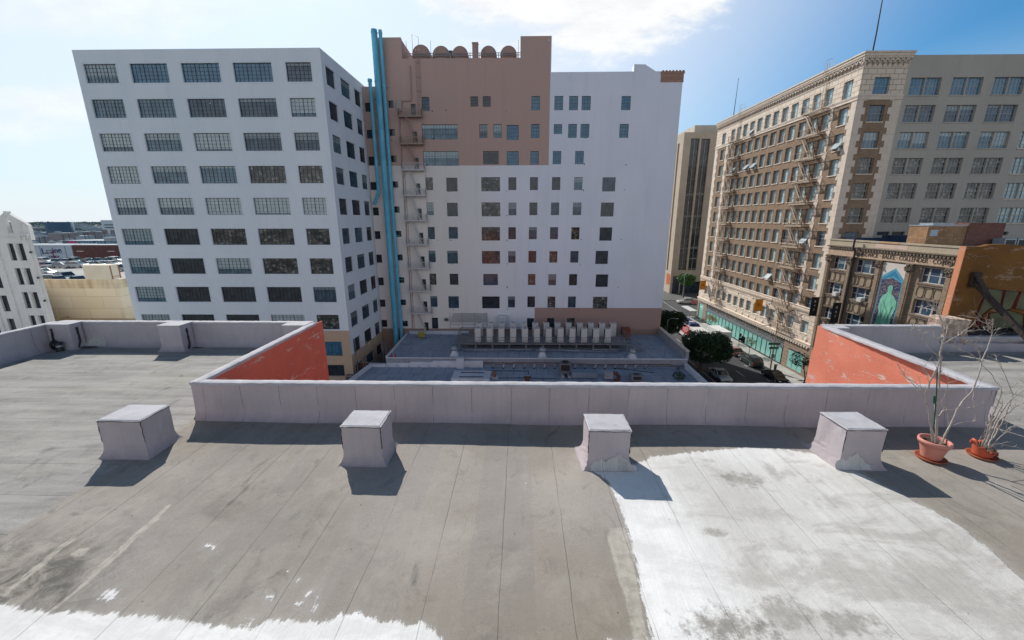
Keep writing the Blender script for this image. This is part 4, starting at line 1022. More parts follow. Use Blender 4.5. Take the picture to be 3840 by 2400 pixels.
for x0, x1, z in ((-24.03,-21.9,19.6),(-21.9,-17.65,26.0),(-17.65,0,23.3),(0.0,4.6,26.1),(4.6,24.25,21.35)): mb.box(x0+.004,x1-.004,CY+.012,CY+.45,18.5,z-.003)
mb.box(-21.88,-21.5,CY+.46,74,18.5,25.9); mb.box(-18.0,-17.67,CY+.46,74,18.5,25.9); mb.box(.02,.35,CY+.46,72,18.5,26.); mb.box(4.2,4.57,CY+.46,72,18.5,26.)
mb.box(-21.4,-18.1,73.6,74,18.5,25.8); mb.box(.4,4.1,71.6,72,18.5,25.9)
mb.build('parapet_body', M['center_wall'], CB)
mb = MB(); mb.prism([(16.9,21.36),(20.15,21.36),(18.5,22.3),(16.9,22.32)], lambda u,w,t: (u,t,w), CY+.03, CY+1.2); mb.build('parapet_hump', M['center_wall'], CB)
mb = MB(); mb.box(20.95,24.33,CY-.06,CY+1.5,19.98,21.05); mb.box(20.88,24.42,CY-.12,CY+1.56,21.05,21.3); mb.box(20.95,24.36,CY-.1,CY+1.5,19.9,19.98)
for k in range(7): mb.lathe([(.0,.0),(.2,.02),(.16,.14),(0,.2)], (21.2+k*.5, CY-.02, 21.3), 8)
for k in range(12): mb.box(21.1+k*.265,21.25+k*.265,CY-.1,CY-.05,20.25,20.5); mb.box(21.1+k*.265,21.3+k*.265,CY-.09,CY-.05,20.62,20.7)
mb.build('corner_cornice', M['mauve_dark'], CB, 'small ornate reddish cornice at the right corner')
mb = MB(); mb.box(4.05,4.3,CY-.03,CY-.004,25.4,25.65); mb.build('wall_hole', M['frame_white'], CB)
gl_c = ['g_dim','g_dark','g_teal','g_dim','g_painted_refl','g_dark']
for i, (a,b,c,d,nx,ny) in enumerate(W_):
    g = 'g_blue' if (d > 8 and nx <= 5 and a > -3) else gl_c[(i*5+int(a*3))%6]
    if nx >= 8: g = 'g_painted_refl' if d < 8 else 'g_teal'
    if nx == 2 or nx == 1: g = 'g_dark'
    if d < -5 and nx == 3: g = ['g_dark','g_painted_refl','g_dim'][i%3]
    window(CB, 'S', (a+b)/2, (c+d)/2, b-a, d-c, g, nx=nx, ny=ny, bar=.045, depth=.16, plane=CY, thick=(4,8) if nx == 12 else ())
for a,b,c,d in doors:
    o = window(CB, 'S', (a+b)/2, (c+d)/2, b-a, d-c, 'g_dark', nx=2, ny=3, bar=.05, depth=.16, plane=CY, name='door')
mb = MB()
for k in range(60): # iron anchor plates and small vents
    r = k % 9; mb.lathe([(.0,-.03),(.09,-.03),(.09,0)], (random.choice((-11.5,-2.2,10,16.5,-13.6)) + .1, CY-.0, 17.0-3.9*r-random.uniform(.7,.9)), 8, axis='y')
mb.build('anchor_plate', M['grey_low'], CB)
mb = MB(); mb.tube([(-16.5,CY-.12,22.4),(-16.55,CY-.12,17.7),(-16.6,CY-.12,17.55),(-18.55,CY-.12,17.5),(-18.62,CY-.12,17.4),(-18.62,CY-.12,-19)], .07, 8)
mb.tube([(-18.30,CY-.1,8.2),(-18.30,CY-.1,-18.9)], .035, 6); mb.build('drain_pipe', M['fe_tan'], CB)
mb = MB()
for s in (-.28,.28): mb.tube([(-15.35+s,CY-.2,15.4),(-15.35+s,CY-.2,24.3),(-15.35+s*.8,CY+.3,24.6)], .03, 5)
for k in range(26): mb.bar((-15.63,CY-.2,15.7+k*.33),(-15.07,CY-.2,15.7+k*.33), .03)
for k in range(4): mb.box(-15.75,-14.95,CY-.25,CY-.22,17+k*1.9,17.08+k*1.9)
mb.build('roof_ladder', M['fe_tan'], CB)
mb = MB(); mb.box(-18.75,-18.1,CY-.5,CY-.01,16.05,17.55)
mb.build('open_shutter', M['frame_pale'], CB)
# window air conditioners
for i, (x, z, w_) in enumerate([(-12.62,-16.75,.8)]):
    mb = MB(); mb.box(x-w_/2,x+w_/2,CY-.35,CY+.1,z-.3,z+.3); o = mb.build('window_air_conditioner', M['ac_white'], CB)
mb = MB(); mb.box(-12.95,-12.3,CY-.36,CY-.352,-16.98,-16.55); mb.build('air_conditioner_grille', M['ac_dark'], CB)

# fire escape builder: fn(u, d, z) where d = distance out from the wall
def fire_escape(t, fn, plats, u0, u1, out, mat_of, drop=True, su0=None, su1=None, picket=.16, rail=1.0):
    plats = sorted(plats, reverse=True)
    for i, z in enumerate(plats):
        m = mat_of(z); mb = MB()
        for k in range(9): d = .04+(out-.06)*k/8; mb.bar(fn(u0,d,z), fn(u1,d,z), .05, .04)
        mb.bar(fn(u0,out,z-.07), fn(u1,out,z-.07), .05, .16); mb.bar(fn(u0,.02,z-.07), fn(u1,.02,z-.07), .05, .12)
        for u in (u0, u1): mb.bar(fn(u,0,z-.07), fn(u,out,z-.07), .05, .14); mb.bar(fn(u,.02,z-1.0), fn(u,out-.1,z-.1), .05)
        mb.build('platform', m, t)
        mb = MB()
        for (a, b) in (((u0,out),(u1,out)),((u0,0),(u0,out)),((u1,0),(u1,out))):
            mb.bar(fn(*a,z+rail), fn(*b,z+rail), .05); mb.bar(fn(*a,z+.1), fn(*b,z+.1), .03)
            n = max(2, int((abs(b[0]-a[0])+abs(b[1]-a[1]))/picket))
            for k in range(n+1): u = a[0]+(b[0]-a[0])*k/n; d = a[1]+(b[1]-a[1])*k/n; mb.bar(fn(u,d,z), fn(u,d,z+rail), .035 if 0<k<n else .06)
        mb.build('railing', m, t)
        if i+1 < len(plats) or drop:
            z2 = plats[i+1] if i+1 < len(plats) else z-3.7
            m2 = mat_of(z-.5); mb = MB(); a, b = (su0, su1)
            for d in (out*.42, out*.86):
                mb.bar(fn(a,d,z), fn(b,d,z2+.05), .07, .20); mb.bar(fn(a,d,z+.75), fn(b,d,z2+.8), .04)
            for k in range(1, 13): f = k/13; mb.bar(fn(a+(b-a)*f,out*.42,z+(z2-z)*f), fn(a+(b-a)*f,out*.86,z+(z2-z)*f), .16, .03)
            mb.build('stair', m2, t)
fe = thing('fire_escape', 'zigzag fire escape beside the blue pipes, tan at the top and white below', 'fire escape', (-16.7,66.5,GZ))
PZS = [DZ[i]-1.85 for i in range(9)]
fire_escape(fe, lambda u,d,z: (u,CY-.02-d,z), PZS, -18.45, -14.95, 1.0, lambda z: M['fe_tan'] if z > 8.9 else M['fe_white'], True, -17.5, -16.1)

# tanks on the roof
for i, (x0, x1, zt) in enumerate([(-18.9,-17.35,25.52),(-16.56,-13.8,25.82),(-13.44,-10.75,25.63),(-10.45,-7.98,25.59),(-6.1,-3.63,25.58),(-3.09,-.55,25.57)]):
    r = (x1-x0)/2; 
    if i == 0: continue
    rz = r*1.0; zc = zt-rz
    t = thing('roof_tank', 'mauve painted rounded tank on the centre roof, %s from the left' % ORD[i-1], 'tank', ((x0+x1)/2, 68.5, 18.5), 'row of mauve tanks on the roof of the centre building')
    mb = MB(); prof = [(r*math.sin(a), -.9*math.cos(a)*.55) for a in [R(90)*k/8 for k in range(9)]] + [(r, 4.2), (0, 4.6)]
    mb.lathe(prof, ((x0+x1)/2, 68.9, zc), 28, axis='y'); mb.build('shell', M['mauve'], t)
    mb = MB()
    for y in (69.3, 72.5): mb.box((x0+x1)/2-r*.8,(x0+x1)/2+r*.8,y,y+.3,18.5,zc-r*.55)
    mb.build('saddle', M['mauve'], t)
t = thing('roof_tank', 'dark green domed tank peeking out behind the mauve tanks', 'tank', (-12.0,75,18.5)); mb = MB(); prof = [(1.9*math.cos(a), 26.4-1.2+1.9*math.sin(a)) for a in [R(90)*k/8 for k in range(9)]]
mb.lathe([(1.9,18.5),(1.9,25.1)]+prof, (-11.6,75,0), 24); mb.build('shell', surf('dark_green_metal', (.035,.09,.085), (.025,.06,.06), 2, rough=.4), t)
t = thing('chimney', 'square mauve chimney between the tanks on the centre roof', 'chimney', (-6.76,67.9,23)); mb = MB(); mb.box(-7.19,-6.34,67.6,68.4,18.5,25.44); mb.box(-7.24,-6.29,67.55,68.45,25.44,25.56); mb.build('stack', M['mauve'], t)
mb = MB(); 
for z in (24.05, 24.35): mb.tube([(-17.3,68.2,z),(0,68.2,z)], .05, 6)
for x in (-17.3,-13.6,-10.6,-7.6,-6.2,-3.3,-.4): mb.tube([(x,68.2,23.),(x,68.2,24.4)], .05, 6)
for x in (-17.3,-13.6,-.3): mb.tube([(x,68.6,23),(x,68.6,26.2)], .03, 5)
tag(mb.build('pipe_rail', M['galv'], None), 'pale pipes running behind the row of rooftop tanks', 'pipes')
mb = MB(); mb.tube([(-16.1,67.5,24),(-16.1,67.5,26.6),(-15.2,67.6,26.3),(-15.2,67.6,24)], .03, 5); tag(mb.build('ladder_hoop', M['fe_tan'], None), 'thin bent hoop standing at the head of the roof ladder', 'ladder hoop')
# blue pipes
def bluepipe(label, x0, z0, x1, z1, r, y, extra=None):
    t = thing('blue_pipe', label, 'duct pipe', (x0,y,z0), 'light blue pipes rising in the corner between the two big buildings'); mb = MB()
    pts = [(x0,y,z0),(x0+(x1-x0)*.5,y,(z0+z1)/2),(x1,y,z1)]
    if extra: pts = extra + pts
    mb.tube(pts, r, 20); mb.build('duct', M['blue_pipe'], t)
    c = MB(); n = 8
    for k in range(1, n+1):
        z = z0+(z1-z0)*k/n - .4; x = x0+(x1-x0)*(z-z0)/(z1-z0); c.lathe([(r,z-.08),(r+.05,z-.05),(r+.05,z+.05),(r,z+.08)], (x,y,0), 20)
    c.build('flange', M['blue_pipe'], t); b = MB()
    for k in range(1, 7): z = z0+(z1-z0)*k/7; b.bar((x1,y,z),(x1+r+.35,CY,z),.08,.05)
    b.build('bracket', M['blue_pipe'], t); return t
bluepipe('thick light blue duct, widest of the three and tallest', -21.42, GZ, -21.30, 26.8, .44, 66.3)
bluepipe('slim tall light blue duct running close beside the thick one', -20.48, GZ, -20.45, 26.8, .25, 66.45)
bluepipe('short light blue pipe on the left, with a capped top and a bent lower end', -22.45, 4.2, -22.42, 20.0, .24, 66.1, [(-23.3,66.1,2.3),(-22.9,66.1,3.2),(-22.5,66.1,3.9)])
mb = MB(); mb.lathe([(.24,19.9),(.33,19.92),(.33,20.3),(0,20.32)], (-22.42,66.1,0), 16); o = mb.build('cap', M['blue_pipe'], bpy.data.objects['blue_pipe.002'])

# ================================================================= LOW ROOFS between
U = thing('flat_roof_annex', 'low blue-grey flat roofed annex carrying the rows of white condensers', 'building', (2,60,GZ))
RZ1 = -19.35
mb = MB(); mb.add([(-19.0,54.35,RZ1),(23.6,54.35,RZ1),(24.1,66.98,RZ1),(-19.45,66.98,RZ1)], [(0,1,2,3)]); mb.build('roof', M['caproof'], U)
mb = MB(); mb.add([(-19.2,54.2,GZ),(23.9,54.2,GZ),(23.9,54.2,RZ1-.05),(-19.2,54.2,RZ1-.05)], [(0,1,2,3)]); mb.add([(-19.2,54.2,GZ),(-19.65,67,GZ),(-19.65,67,RZ1),(-19.2,54.2,RZ1)], [(0,1,2,3)]); mb.add([(23.95,54.2,GZ),(24.4,67,GZ),(24.4,67,RZ1),(23.95,54.2,RZ1)],[(0,1,2,3)]); mb.build('wall', M['grey_low'], U)
mb = MB(); mb.add([(-19.22,54.19,RZ1-.06),(-19.0,54.19,RZ1-.06),(-19.45,66.98,RZ1-.06),(-19.65,66.98,RZ1-.06),(-19.22,54.19,RZ1+.32),(-19.0,54.19,RZ1+.32),(-19.45,66.98,RZ1+.32),(-19.65,66.98,RZ1+.32)], [(4,5,6,7),(0,1,5,4),(1,2,6,5),(3,0,4,7)])
mb.box(-19.2,-8.8,66.7,67.02,RZ1,RZ1+.55); mb.box(-19,23.9,54.19,54.36,RZ1-.02,RZ1+.12)
mb.build('kerb_parapet', M['white_low'], U)
mb = MB(); q = [(23.55,54.2),(24.0,54.2),(24.42,67.05),(23.95,67.05)]; mb.add([(x,y,RZ1-.02) for x,y in q]+[(x,y,RZ1+1.25) for x,y in q], [(0,1,5,4),(1,2,6,5),(3,0,4,7),(4,5,6,7)]); mb.build('street_parapet', M['grey_low'], U)
mb = MB(); q = [(23.5,54.15),(24.06,54.15),(24.48,67.05),(23.9,67.05)]; mb.add([(x,y,RZ1+1.25) for x,y in q]+[(x,y,RZ1+1.34) for x,y in q], [(0,1,5,4),(1,2,6,5),(2,3,7,6),(3,0,4,7),(4,5,6,7)]); mb.build('coping', M['cream_trim'], U)
V2 = thing('low_flat_roof', 'nearest low blue-grey flat roof with a stepped white parapet along its back', 'building', (0,50,GZ)); RZ2 = -20.55
mb = MB(); mb.add([(-22.4,36,RZ2),(22.8,36,RZ2),(23.6,54.1,RZ2),(-21.4,54.1,RZ2)], [(0,1,2,3)]); mb.build('roof', M['caproof'], V2)
mb = MB(); mb.box(-22.4,23.5,36,54.0,GZ,RZ2-.05); mb.build('wall', M['grey_low'], V2)
mb = MB(); st_ = [(-21.5,.45),(-19.0,.62),(-15.6,.80),(-12.4,.98),(-8.3,.98),(-5.2,.98)]
for (a, h), (b, _) in zip(st_, st_[1:]): mb.box(a+.002, b, 53.75, 54.1, RZ2, RZ2+h)
mb.box(-8.9,-7.9,53.3,54.12,RZ2,RZ2+1.5)
mb.add([(-22.4,45,RZ2),(-22.1,45,RZ2),(-21.2,53.75,RZ2),(-21.5,54.1,RZ2),(-22.4,45,RZ2+.5),(-22.1,45,RZ2+.5),(-21.2,53.75,RZ2+.5),(-21.5,54.1,RZ2+.5)], [(4,5,6,7),(0,1,5,4),(1,2,6,5),(3,0,4,7)])
q = [(23.1,36),(23.45,36),(23.8,54.1),(23.45,54.1)]; mb.add([(x,y,RZ2) for x,y in q]+[(x,y,RZ2+.75) for x,y in q], [(0,1,5,4),(1,2,6,5),(3,0,4,7),(4,5,6,7)])
mb.build('parapet', M['white_low'], V2)
mb = MB()
for k in range(10): x = -18.9+k*1.45; mb.add([(x,53.74,RZ2+.42),(x,53.2,RZ2+.01),(x+.06,53.2,RZ2+.01),(x+.06,53.74,RZ2+.42)],[(0,1,2,3)]); mb.add([(x,53.74,RZ2),(x,53.2,RZ2),(x,53.74,RZ2+.42)],[(0,1,2)])
mb.build('parapet_brace', M['white_low'], V2)
mb = MB(); mb.prism([(-5.1,RZ2+.003),(23.4,RZ2+.003),(23.4,RZ2+.25),(-5.1,RZ2+.45)], lambda u,w,t: (u,t,w), 53.8, 54.12); mb.build('cant_strip', M['flatroof'], V2)
# low equipment on the nearest roof, from pixel measurements on the roof plane
def L_(x, y, z=RZ2): return at(1350+x*.45455, 1130+y*.45455, Z=z)
t = thing('skylight_curb', 'low flat platform with dark pipes on the nearest low roof', 'platform', L_(900,620)); a = L_(750,655); b = L_(1070,655); mb = MB(); mb.box(a.x,b.x,a.y,a.y+2.9,RZ2,RZ2+.32); mb.build('curb', M['white_low'], t)
mb = MB(); 
for y in (.5,2.0): mb.tube([(a.x+1,a.y+y,RZ2+.38),(a.x+4.2,a.y+y,RZ2+.38)], .05, 6)
mb.build('pipe', M['black'], t)
t = thing('roof_vent', 'rust-orange goose vent on a pale base near the centre of the nearest low roof', 'vent', L_(1110,625)); p = L_(1110,632); mb = MB(); mb.lathe([(.16,0),(.16,.6),(.28,.62),(.22,.85),(0,.9)], p, 12); mb.build('hood', surf('orange_rust', (.40,.14,.05), (.25,.09,.05), 4), t); mb = MB(); mb.box(p.x-.55,p.x+.5,p.y-.35,p.y+.4,RZ2,RZ2+.1); mb.build('base', M['white_low'], t)
t = thing('roof_stub', 'dark rusty stub just behind our parapet coping', 'vent', L_(1380,650)); p = L_(1380,672); mb = MB(); mb.box(p.x-.3,p.x+.3,p.y,p.y+.5,RZ2,RZ2+.55); mb.box(p.x-.45,p.x+.45,p.y-.1,p.y+.6,RZ2+.55,RZ2+.68); mb.build('box', M['rust'], t)
t = thing('air_handler', 'tall dark rooftop air handler with two silver ducts at its foot', 'air handler', L_(1695,600)); p = L_(1695,625); mb = MB(); mb.box(p.x-.75,p.x+.75,p.y+.3,p.y+1.5,RZ2+.3,RZ2+1.75); mb.build('cabinet', M['steel'], t)
mb = MB(); mb.lathe([(.42,1.76),(.42,1.95),(0,1.97)], (p.x,p.y+.9,RZ2), 16); mb.box(p.x-.6,p.x+.6,p.y+.285,p.y+.297,RZ2+.75,RZ2+1.6); mb.build('fan_guard', M['black'], t)
mb = MB()
for s in (-.45,.45): mb.tube([(p.x+s,p.y+.35,RZ2+.35),(p.x+s,p.y-.1,RZ2+.3),(p.x+s,p.y-.7,RZ2+.28)], .24, 12)
mb.build('duct', M['galv'], t)
t = thing('sheet_duct', 'long low sheet metal duct to the right of the air handler', 'duct', L_(1850,620)); a = L_(1745,640); b = L_(1955,640); mb = MB(); mb.box(a.x,b.x,a.y,a.y+1.0,RZ2+.15,RZ2+.85); mb.build('trunk', M['flatroof'], t); mb = MB(); mb.box(a.x+.3,a.x+.5,a.y+.2,a.y+.8,RZ2,RZ2+.15); mb.box(b.x-.5,b.x-.3,a.y+.2,a.y+.8,RZ2,RZ2+.15); mb.build('foot', M['steel'], t)
t = thing('exhaust_elbow', 'pale box with a curved rusty exhaust elbow on the nearest low roof', 'exhaust', L_(2070,630)); p = L_(2060,655); mb = MB(); mb.box(p.x-.7,p.x+.45,p.y,p.y+.9,RZ2+.2,RZ2+1.0); mb.build('box', M['galv'], t)
mb = MB(); mb.tube([(p.x+.5,p.y+.45,RZ2+.85),(p.x+.95,p.y+.45,RZ2+.8),(p.x+1.2,p.y+.3,RZ2+.45),(p.x+1.1,p.y-.1,RZ2+.12),(p.x+.5,p.y-.3,RZ2+.1)], .26, 12); mb.build('elbow', M['rust'], t)
t = thing('exhaust_fan', 'square exhaust fan box with round dark top, rightmost on the nearest low roof', 'exhaust fan', L_(2285,640)); p = L_(2285,672); mb = MB(); mb.box(p.x-.75,p.x+.75,p.y,p.y+1.2,RZ2+.25,RZ2+.95); mb.build('box', M['steel'], t); mb = MB(); mb.disc((p.x,p.y+.6,RZ2+.96), .42); mb.box(p.x-.5,p.x+.5,p.y-.01,p.y-.004,RZ2+.4,RZ2+.8); mb.build('fan', M['black'], t); mb = MB()
for s in (-.65,.65): mb.box(p.x+s-.05,p.x+s+.05,p.y+.1,p.y+.2,RZ2,RZ2+.25)
mb.build('leg', M['steel'], t)
for i in range(16):
    p = L_(1098+84.5*i, 530+i*2.0, RZ2+.3); x, y = p.x, 53.55
    t = thing('pipe_goose', 'small pale gooseneck pipe at the back of the nearest low roof, %s from the left' % ORD[i], 'gooseneck', (x,y,RZ2), 'row of small goosenecks along the back of the nearest low roof')
    mb = MB(); mb.tube([(x,y,RZ2),(x,y,RZ2+.5),(x+.1,y-.05,RZ2+.62),(x+.2,y-.1,RZ2+.5)], .075, 7); mb.build('pipe', M['frame_white'] if i%3 else M['galv'], t)
    mb = MB(); mb.lathe([(.14,0),(.12,.12),(0,.14)], (x,y,RZ2), 8); mb.build('boot', M['black'], t)
def polyl(name, label, cat, mat, segs, r=.045):
    mb = MB()
    for s in segs: mb.tube(s, r, 5)
    return tag(mb.build(name, mat, None), label, cat)
rg = random.Random(12); segs = []
y = 54.08; x = -5; z = RZ2+.62
while x < 22: l = rg.uniform(1.5,4); segs.append([(x,y,z),(x+l,y,z),(x+l,y,z+rg.choice((-.16,.14)))]); x += l; z = RZ2+.62+rg.uniform(-.1,.14)-.012*x
polyl('conduit_run', 'rusty conduits stepping along the wall between the two low roofs', 'conduit', M['rust'], segs, .05)
segs = [[L_(x, y, RZ2+.05) for x, y in ((1010,640),(1200,632),(1340,630),(1500,636),(1640,640))], [L_(x, y, RZ2+.05) for x, y in ((2060,548),(2150,556),(2300,575),(2420,590))], [L_(x, y, RZ2+.05) for x,y in ((1030,570),(1100,572),(1300,574),(1390,576),(1390,600))]]
polyl('roof_cable', 'black cable snaking over the nearest low roof', 'cable', M['black'], segs, .04)
# wire fence along the annex edge
t = thing('wire_fence', 'thin wire fence on posts along the front edge of the condenser roof', 'fence', (2,54.3,RZ1))
mb = MB(); n = 15
for k in range(n+1): x = -18.6+k*2.8; mb.bar((x,54.28,RZ1),(x,54.28,RZ1+1.55),.045)
mb.build('post', M['steel'], t); mb = MB()
for z in (1.5,): mb.bar((-18.6,54.28,RZ1+z),(23.4,54.28,RZ1+z),.03)
mb.build('wire', M['steel'], t)
# turbine vents
for i, (x, y, lab) in enumerate([(-9.56,55.7,'left'),(3.36,55.3,'middle'),(16.24,54.85,'right')]):
    t = thing('turbine_vent', 'silver turbine vent on a white cone before the condensers, the %s one of three' % lab, 'roof vent', (x,y,RZ1), 'turbine vents in a row on the annex roof')
    mb = MB(); mb.add([(x+a,y+b,RZ1+z) for a,b,z in ((-.6,-.6,0),(.6,-.6,0),(.6,.6,0),(-.6,.6,0),(-.26,-.26,.7),(.26,-.26,.7),(.26,.26,.7),(-.26,.26,.7))], [(0,1,5,4),(1,2,6,5),(2,3,7,6),(3,0,4,7),(4,5,6,7)]); mb.build('cone', M['white_low'], t)
    mb = MB(); mb.lathe([(.26,.68),(.28,.78),(.42,.86),(.47,1.05),(.40,1.25),(.2,1.36),(0,1.38)], (x,y,RZ1), 18); mb.build('turbine', M['galv'], t)
t = thing('yellow_sign', 'small yellow warning sign on a base at the left of the annex roof', 'sign', (-16.3,63.8,RZ1)); mb = MB(); mb.box(-16.85,-15.85,63.8,63.86,RZ1+.35,RZ1+1.25); mb.build('board', surf('yellow_sign_paint', (.38,.32,.04), (.3,.25,.04), 4), t); mb = MB(); mb.box(-17.1,-15.6,63.5,64.1,RZ1,RZ1+.25); mb.bar((-16.35,63.9,RZ1),(-16.35,63.9,RZ1+.9),.06); mb.build('base', M['steel'], t)
for s in range(2):
    t = thing('traffic_cone', 'small red cone at the left front corner of the annex roof, %s of the two' % ('left' if s == 0 else 'right'), 'cone', (-18.5+s*.6,54.5,RZ1)); mb = MB(); mb.lathe([(.2,0),(.2,.04),(.13,.05),(.03,.62),(0,.63)], (-18.5+s*.6,54.55,RZ1), 10); mb.build('cone_body', surf('red_cone', (.5,.03,.04), (.4,.03,.04), 4), t)
# condenser platform
t = thing('equipment_platform', 'grey steel grating platform under the rows of condensers', 'platform', (3.5,60.5,RZ1)); PZ_ = -18.25
mb = MB(); mb.box(-9.6,16.7,57.8,63.6,PZ_-.12,PZ_); mb.build('deck_grating', M['steel'], t)
mb = MB()
for x in range(11):
    for y in (58,60.8,63.4): mb.box(-9.3+x*2.55,-9.1+x*2.55,y,y+.2,RZ1,PZ_-.12)
mb.build('support', M['steel'], t)
mb = MB()
for (a, b, c, d) in ((-9.6,57.85,16.7,57.85),(-9.6,63.5,16.7,63.5),(-9.6,57.85,-9.6,63.5),(16.7,57.85,16.7,63.5)):
    for z in (.5,1.0): mb.bar((a,b,PZ_+z),(c,d,PZ_+z),.05)
    L = math.hypot(c-a,d-b); n = int(L/.9)
    for k in range(n+1): mb.bar((a+(c-a)*k/n,b+(d-b)*k/n,PZ_),(a+(c-a)*k/n,b+(d-b)*k/n,PZ_+1.0),.045)
mb.build('railing', M['steel'], t)
mb = MB()
for s in (0,.8): mb.bar((16.7,57.9+s,PZ_),(18.9,57.9+s,RZ1),.08,.2); mb.bar((16.7,57.9+s,PZ_+1),(18.9,57.9+s,RZ1+1),.05)
for k in range(1,6): mb.box(16.7+k*.37,16.7+k*.37+.28,57.9,58.7,PZ_-k*.18-.03,PZ_-k*.18)
mb.build('steps', M['steel'], t)
mb = MB()
for (x0, x1, y, z) in ((-8.6,2,57.3,.35),(-8.,-2,57.1,.2),(2.5,9,57.2,.35),(7,14.5,57.0,.3),(11,15,57.35,.45)): mb.tube([(x0,y+.5,RZ1+z),(x0,y,RZ1+z),(x1,y,RZ1+z),(x1,y+.6,RZ1+z)], .07, 7)
mb.build('refrigerant_pipe', M['galv'], t)
# louvred screen at left of the platform
t = thing('louvre_screen', 'slatted grey screen leaning along the white wall left of the condensers', 'screen', (-9,66.5,RZ1)); mb = MB()
for k in range(12): mb.bar((-11.9+k*.04,66.9,-17.2+k*.14),(-5.6-k*.0,66.9-.0,-17.2+k*.14),.04,.05)
mb.build('slats', M['galv'], t); mb = MB()
for x in (-12.,-9.9,-7.8,-5.6): mb.bar((x,66.92,RZ1),(x,66.92,-15.5),.06)
mb.bar((-12,66.92,-17.6),(-5.6,66.92,-17.6),.05); mb.bar((-12,66.92,-18.3),(-5.6,66.92,-18.3),.05)
mb.build('post', M['galv'], t)
# condensers
def make_condenser():
    t = thing('condenser', 'x', 'air conditioner', (0,0,0)); w_, d_, h_ = .92, .92, 2.15
    mb = MB(); mb.box(-w_/2,w_/2,-d_/2,d_/2,.08,h_); mb.box(-w_/2+.03,w_/2-.03,-d_/2+.03,d_/2-.03,0,.08); mb.build('casing', M['ac_white'], t)
    for s in (-1,1):
        mb = MB(); x = s*(w_/2+.004); mb.add([(x,-d_/2+.06,.35),(x,d_/2-.06,.35),(x,d_/2-.06,h_-.15),(x,-d_/2+.06,h_-.15)], [(0,1,2,3)])
        for k in range(9): z = .4+k*.19; mb.box(x-.002*s if s<0 else x, x+.012 if s>0 else x+.002, -d_/2+.06, d_/2-.06, z, z+.02)
        mb.build('coil_panel', M['ac_dark'], t)
    for yy in (-.22,.22):
        mb = MB(); mb.disc((0,yy,h_+.006), .19, 18); mb.build('fan_opening', M['ac_dark'], t)
        g = MB()
        for r in (.19,.12,.05): g.tube([(r*math.cos(a),yy+r*math.sin(a),h_+.02) for a in [R(360)*k/14 for k in range(15)]], .008, 3)
        g.build('fan_guard', M['ac_white'], t)
    return t
cd = make_condenser(); first = True
for row, n, x0, px_, y in (('front',12,-6.36,1.803,59.15),('rear',13,-6.36,1.778,62.35)):
    for i in range(n):
        o = cd if first else copy_tree(cd); first = False
        o.location = (x0+i*px_, y, PZ_); o['label'] = 'tall white condenser, %s from the left in the %s row' % (ORD[i], row); o['group'] = 'rows of tall white condensers on the annex roof'
t = thing('rust_cabinet', 'square rusty red cabinet to the right of the condensers', 'cabinet', (17.6,64.4,RZ1)); mb = MB(); mb.box(17.0,18.3,63.8,65,RZ1+.3,RZ1+1.9); mb.build('casing', surf('rusty_red_cabinet', (.26,.09,.06), (.18,.07,.05), 3), t); mb = MB(); mb.box(17.1,17.3,64,64.3,RZ1,RZ1+.3); mb.box(18.,18.2,64,64.3,RZ1,RZ1+.3); mb.build('leg', M['rust'], t)
mb = MB(); mb.box(-3.6,-2.2,66.3,67.0,-17.8,-15.9); tag(mb.build('wall_duct', M['white_low'], None), 'pale boxy duct against the white wall behind the condensers', 'duct')
# alley bits
t = thing('alley_gate', 'dark slatted gate closing the narrow alley by the blue pipes', 'gate', (-21.5,54.6,GZ)); mb = MB()
for k in range(14): mb.box(-23.6+k*.3,-23.45+k*.3,54.7,54.75,GZ,-20.2)
mb.build('slats', M['rust'], t); mb = MB(); mb.bar((-23.7,54.7,-20.2),(-19.4,54.7,-20.2),.07); mb.bar((-23.7,54.7,GZ),(-23.7,54.7,-16.5),.1); mb.build('frame', M['steel'], t)
t = thing('wall_air_conditioner', 'beige condenser box bracketed to the beige corner of the white block', 'air conditioner', (-24.6,53.6,-23)); mb = MB(); mb.box(-25.0,-23.9,53.2,53.98,-22.9,-21.7); mb.build('casing', surf('beige_casing',(.36,.27,.2),(.3,.22,.17),3), t); mb = MB(); mb.box(-24.8,-24.1,53.19,53.198,-22.7,-21.9); mb.build('grille', M['ac_dark'], t)
t = thing('alley_ladder', 'thin steel ladder cage at the left front corner of the annex roof', 'ladder', (-19.9,56,GZ)); mb = MB()
for s in (0,.5): mb.bar((-20.2+s,56,GZ),(-20.2+s,56,-17.4),.05)
for k in range(20): mb.bar((-20.2,56,-23.8+k*.32),(-19.7,56,-23.8+k*.32),.03)
mb.build('rails', M['steel'], t)
mb = MB(); mb.tube([(-24.0,57.6,-18.0),(-23.3,57.4,-17.8),(-22.6,57.3,-18.0)], .03, 5); mb.lathe([(0,-.1),(.16,-.1),(.05,.1),(0,.12)], (-24+1.3,57.3,-18.1), 8); tag(mb.build('wall_lamp', M['frame_white'], None), 'small white wall lamp on a bent arm on the side of the white block', 'lamp')
mb = MB(); mb.add([(-23.8,49.5,-23.2),(-21.8,49.5,-23.6),(-21.8,54.4,-23.6),(-23.8,54.4,-22.9)], [(0,1,2,3)]); tag(mb.build('awning', M['flatroof'], None), 'small blue-grey awning roof in the alley', 'awning')
# unseen pale roofs, added to bounce sunlight onto the parking wall
t = thing('bounce_roof', 'added unseen pale roofs bouncing light onto the beige parking wall', 'building', (-80,50,GZ)); mb = MB(); mb.box(-130,-56,38,60.5,GZ,-19); mb.box(-76,-56,60.6,69.7,GZ,-19.4); mb.build('roof', M['paint_roof'], t)
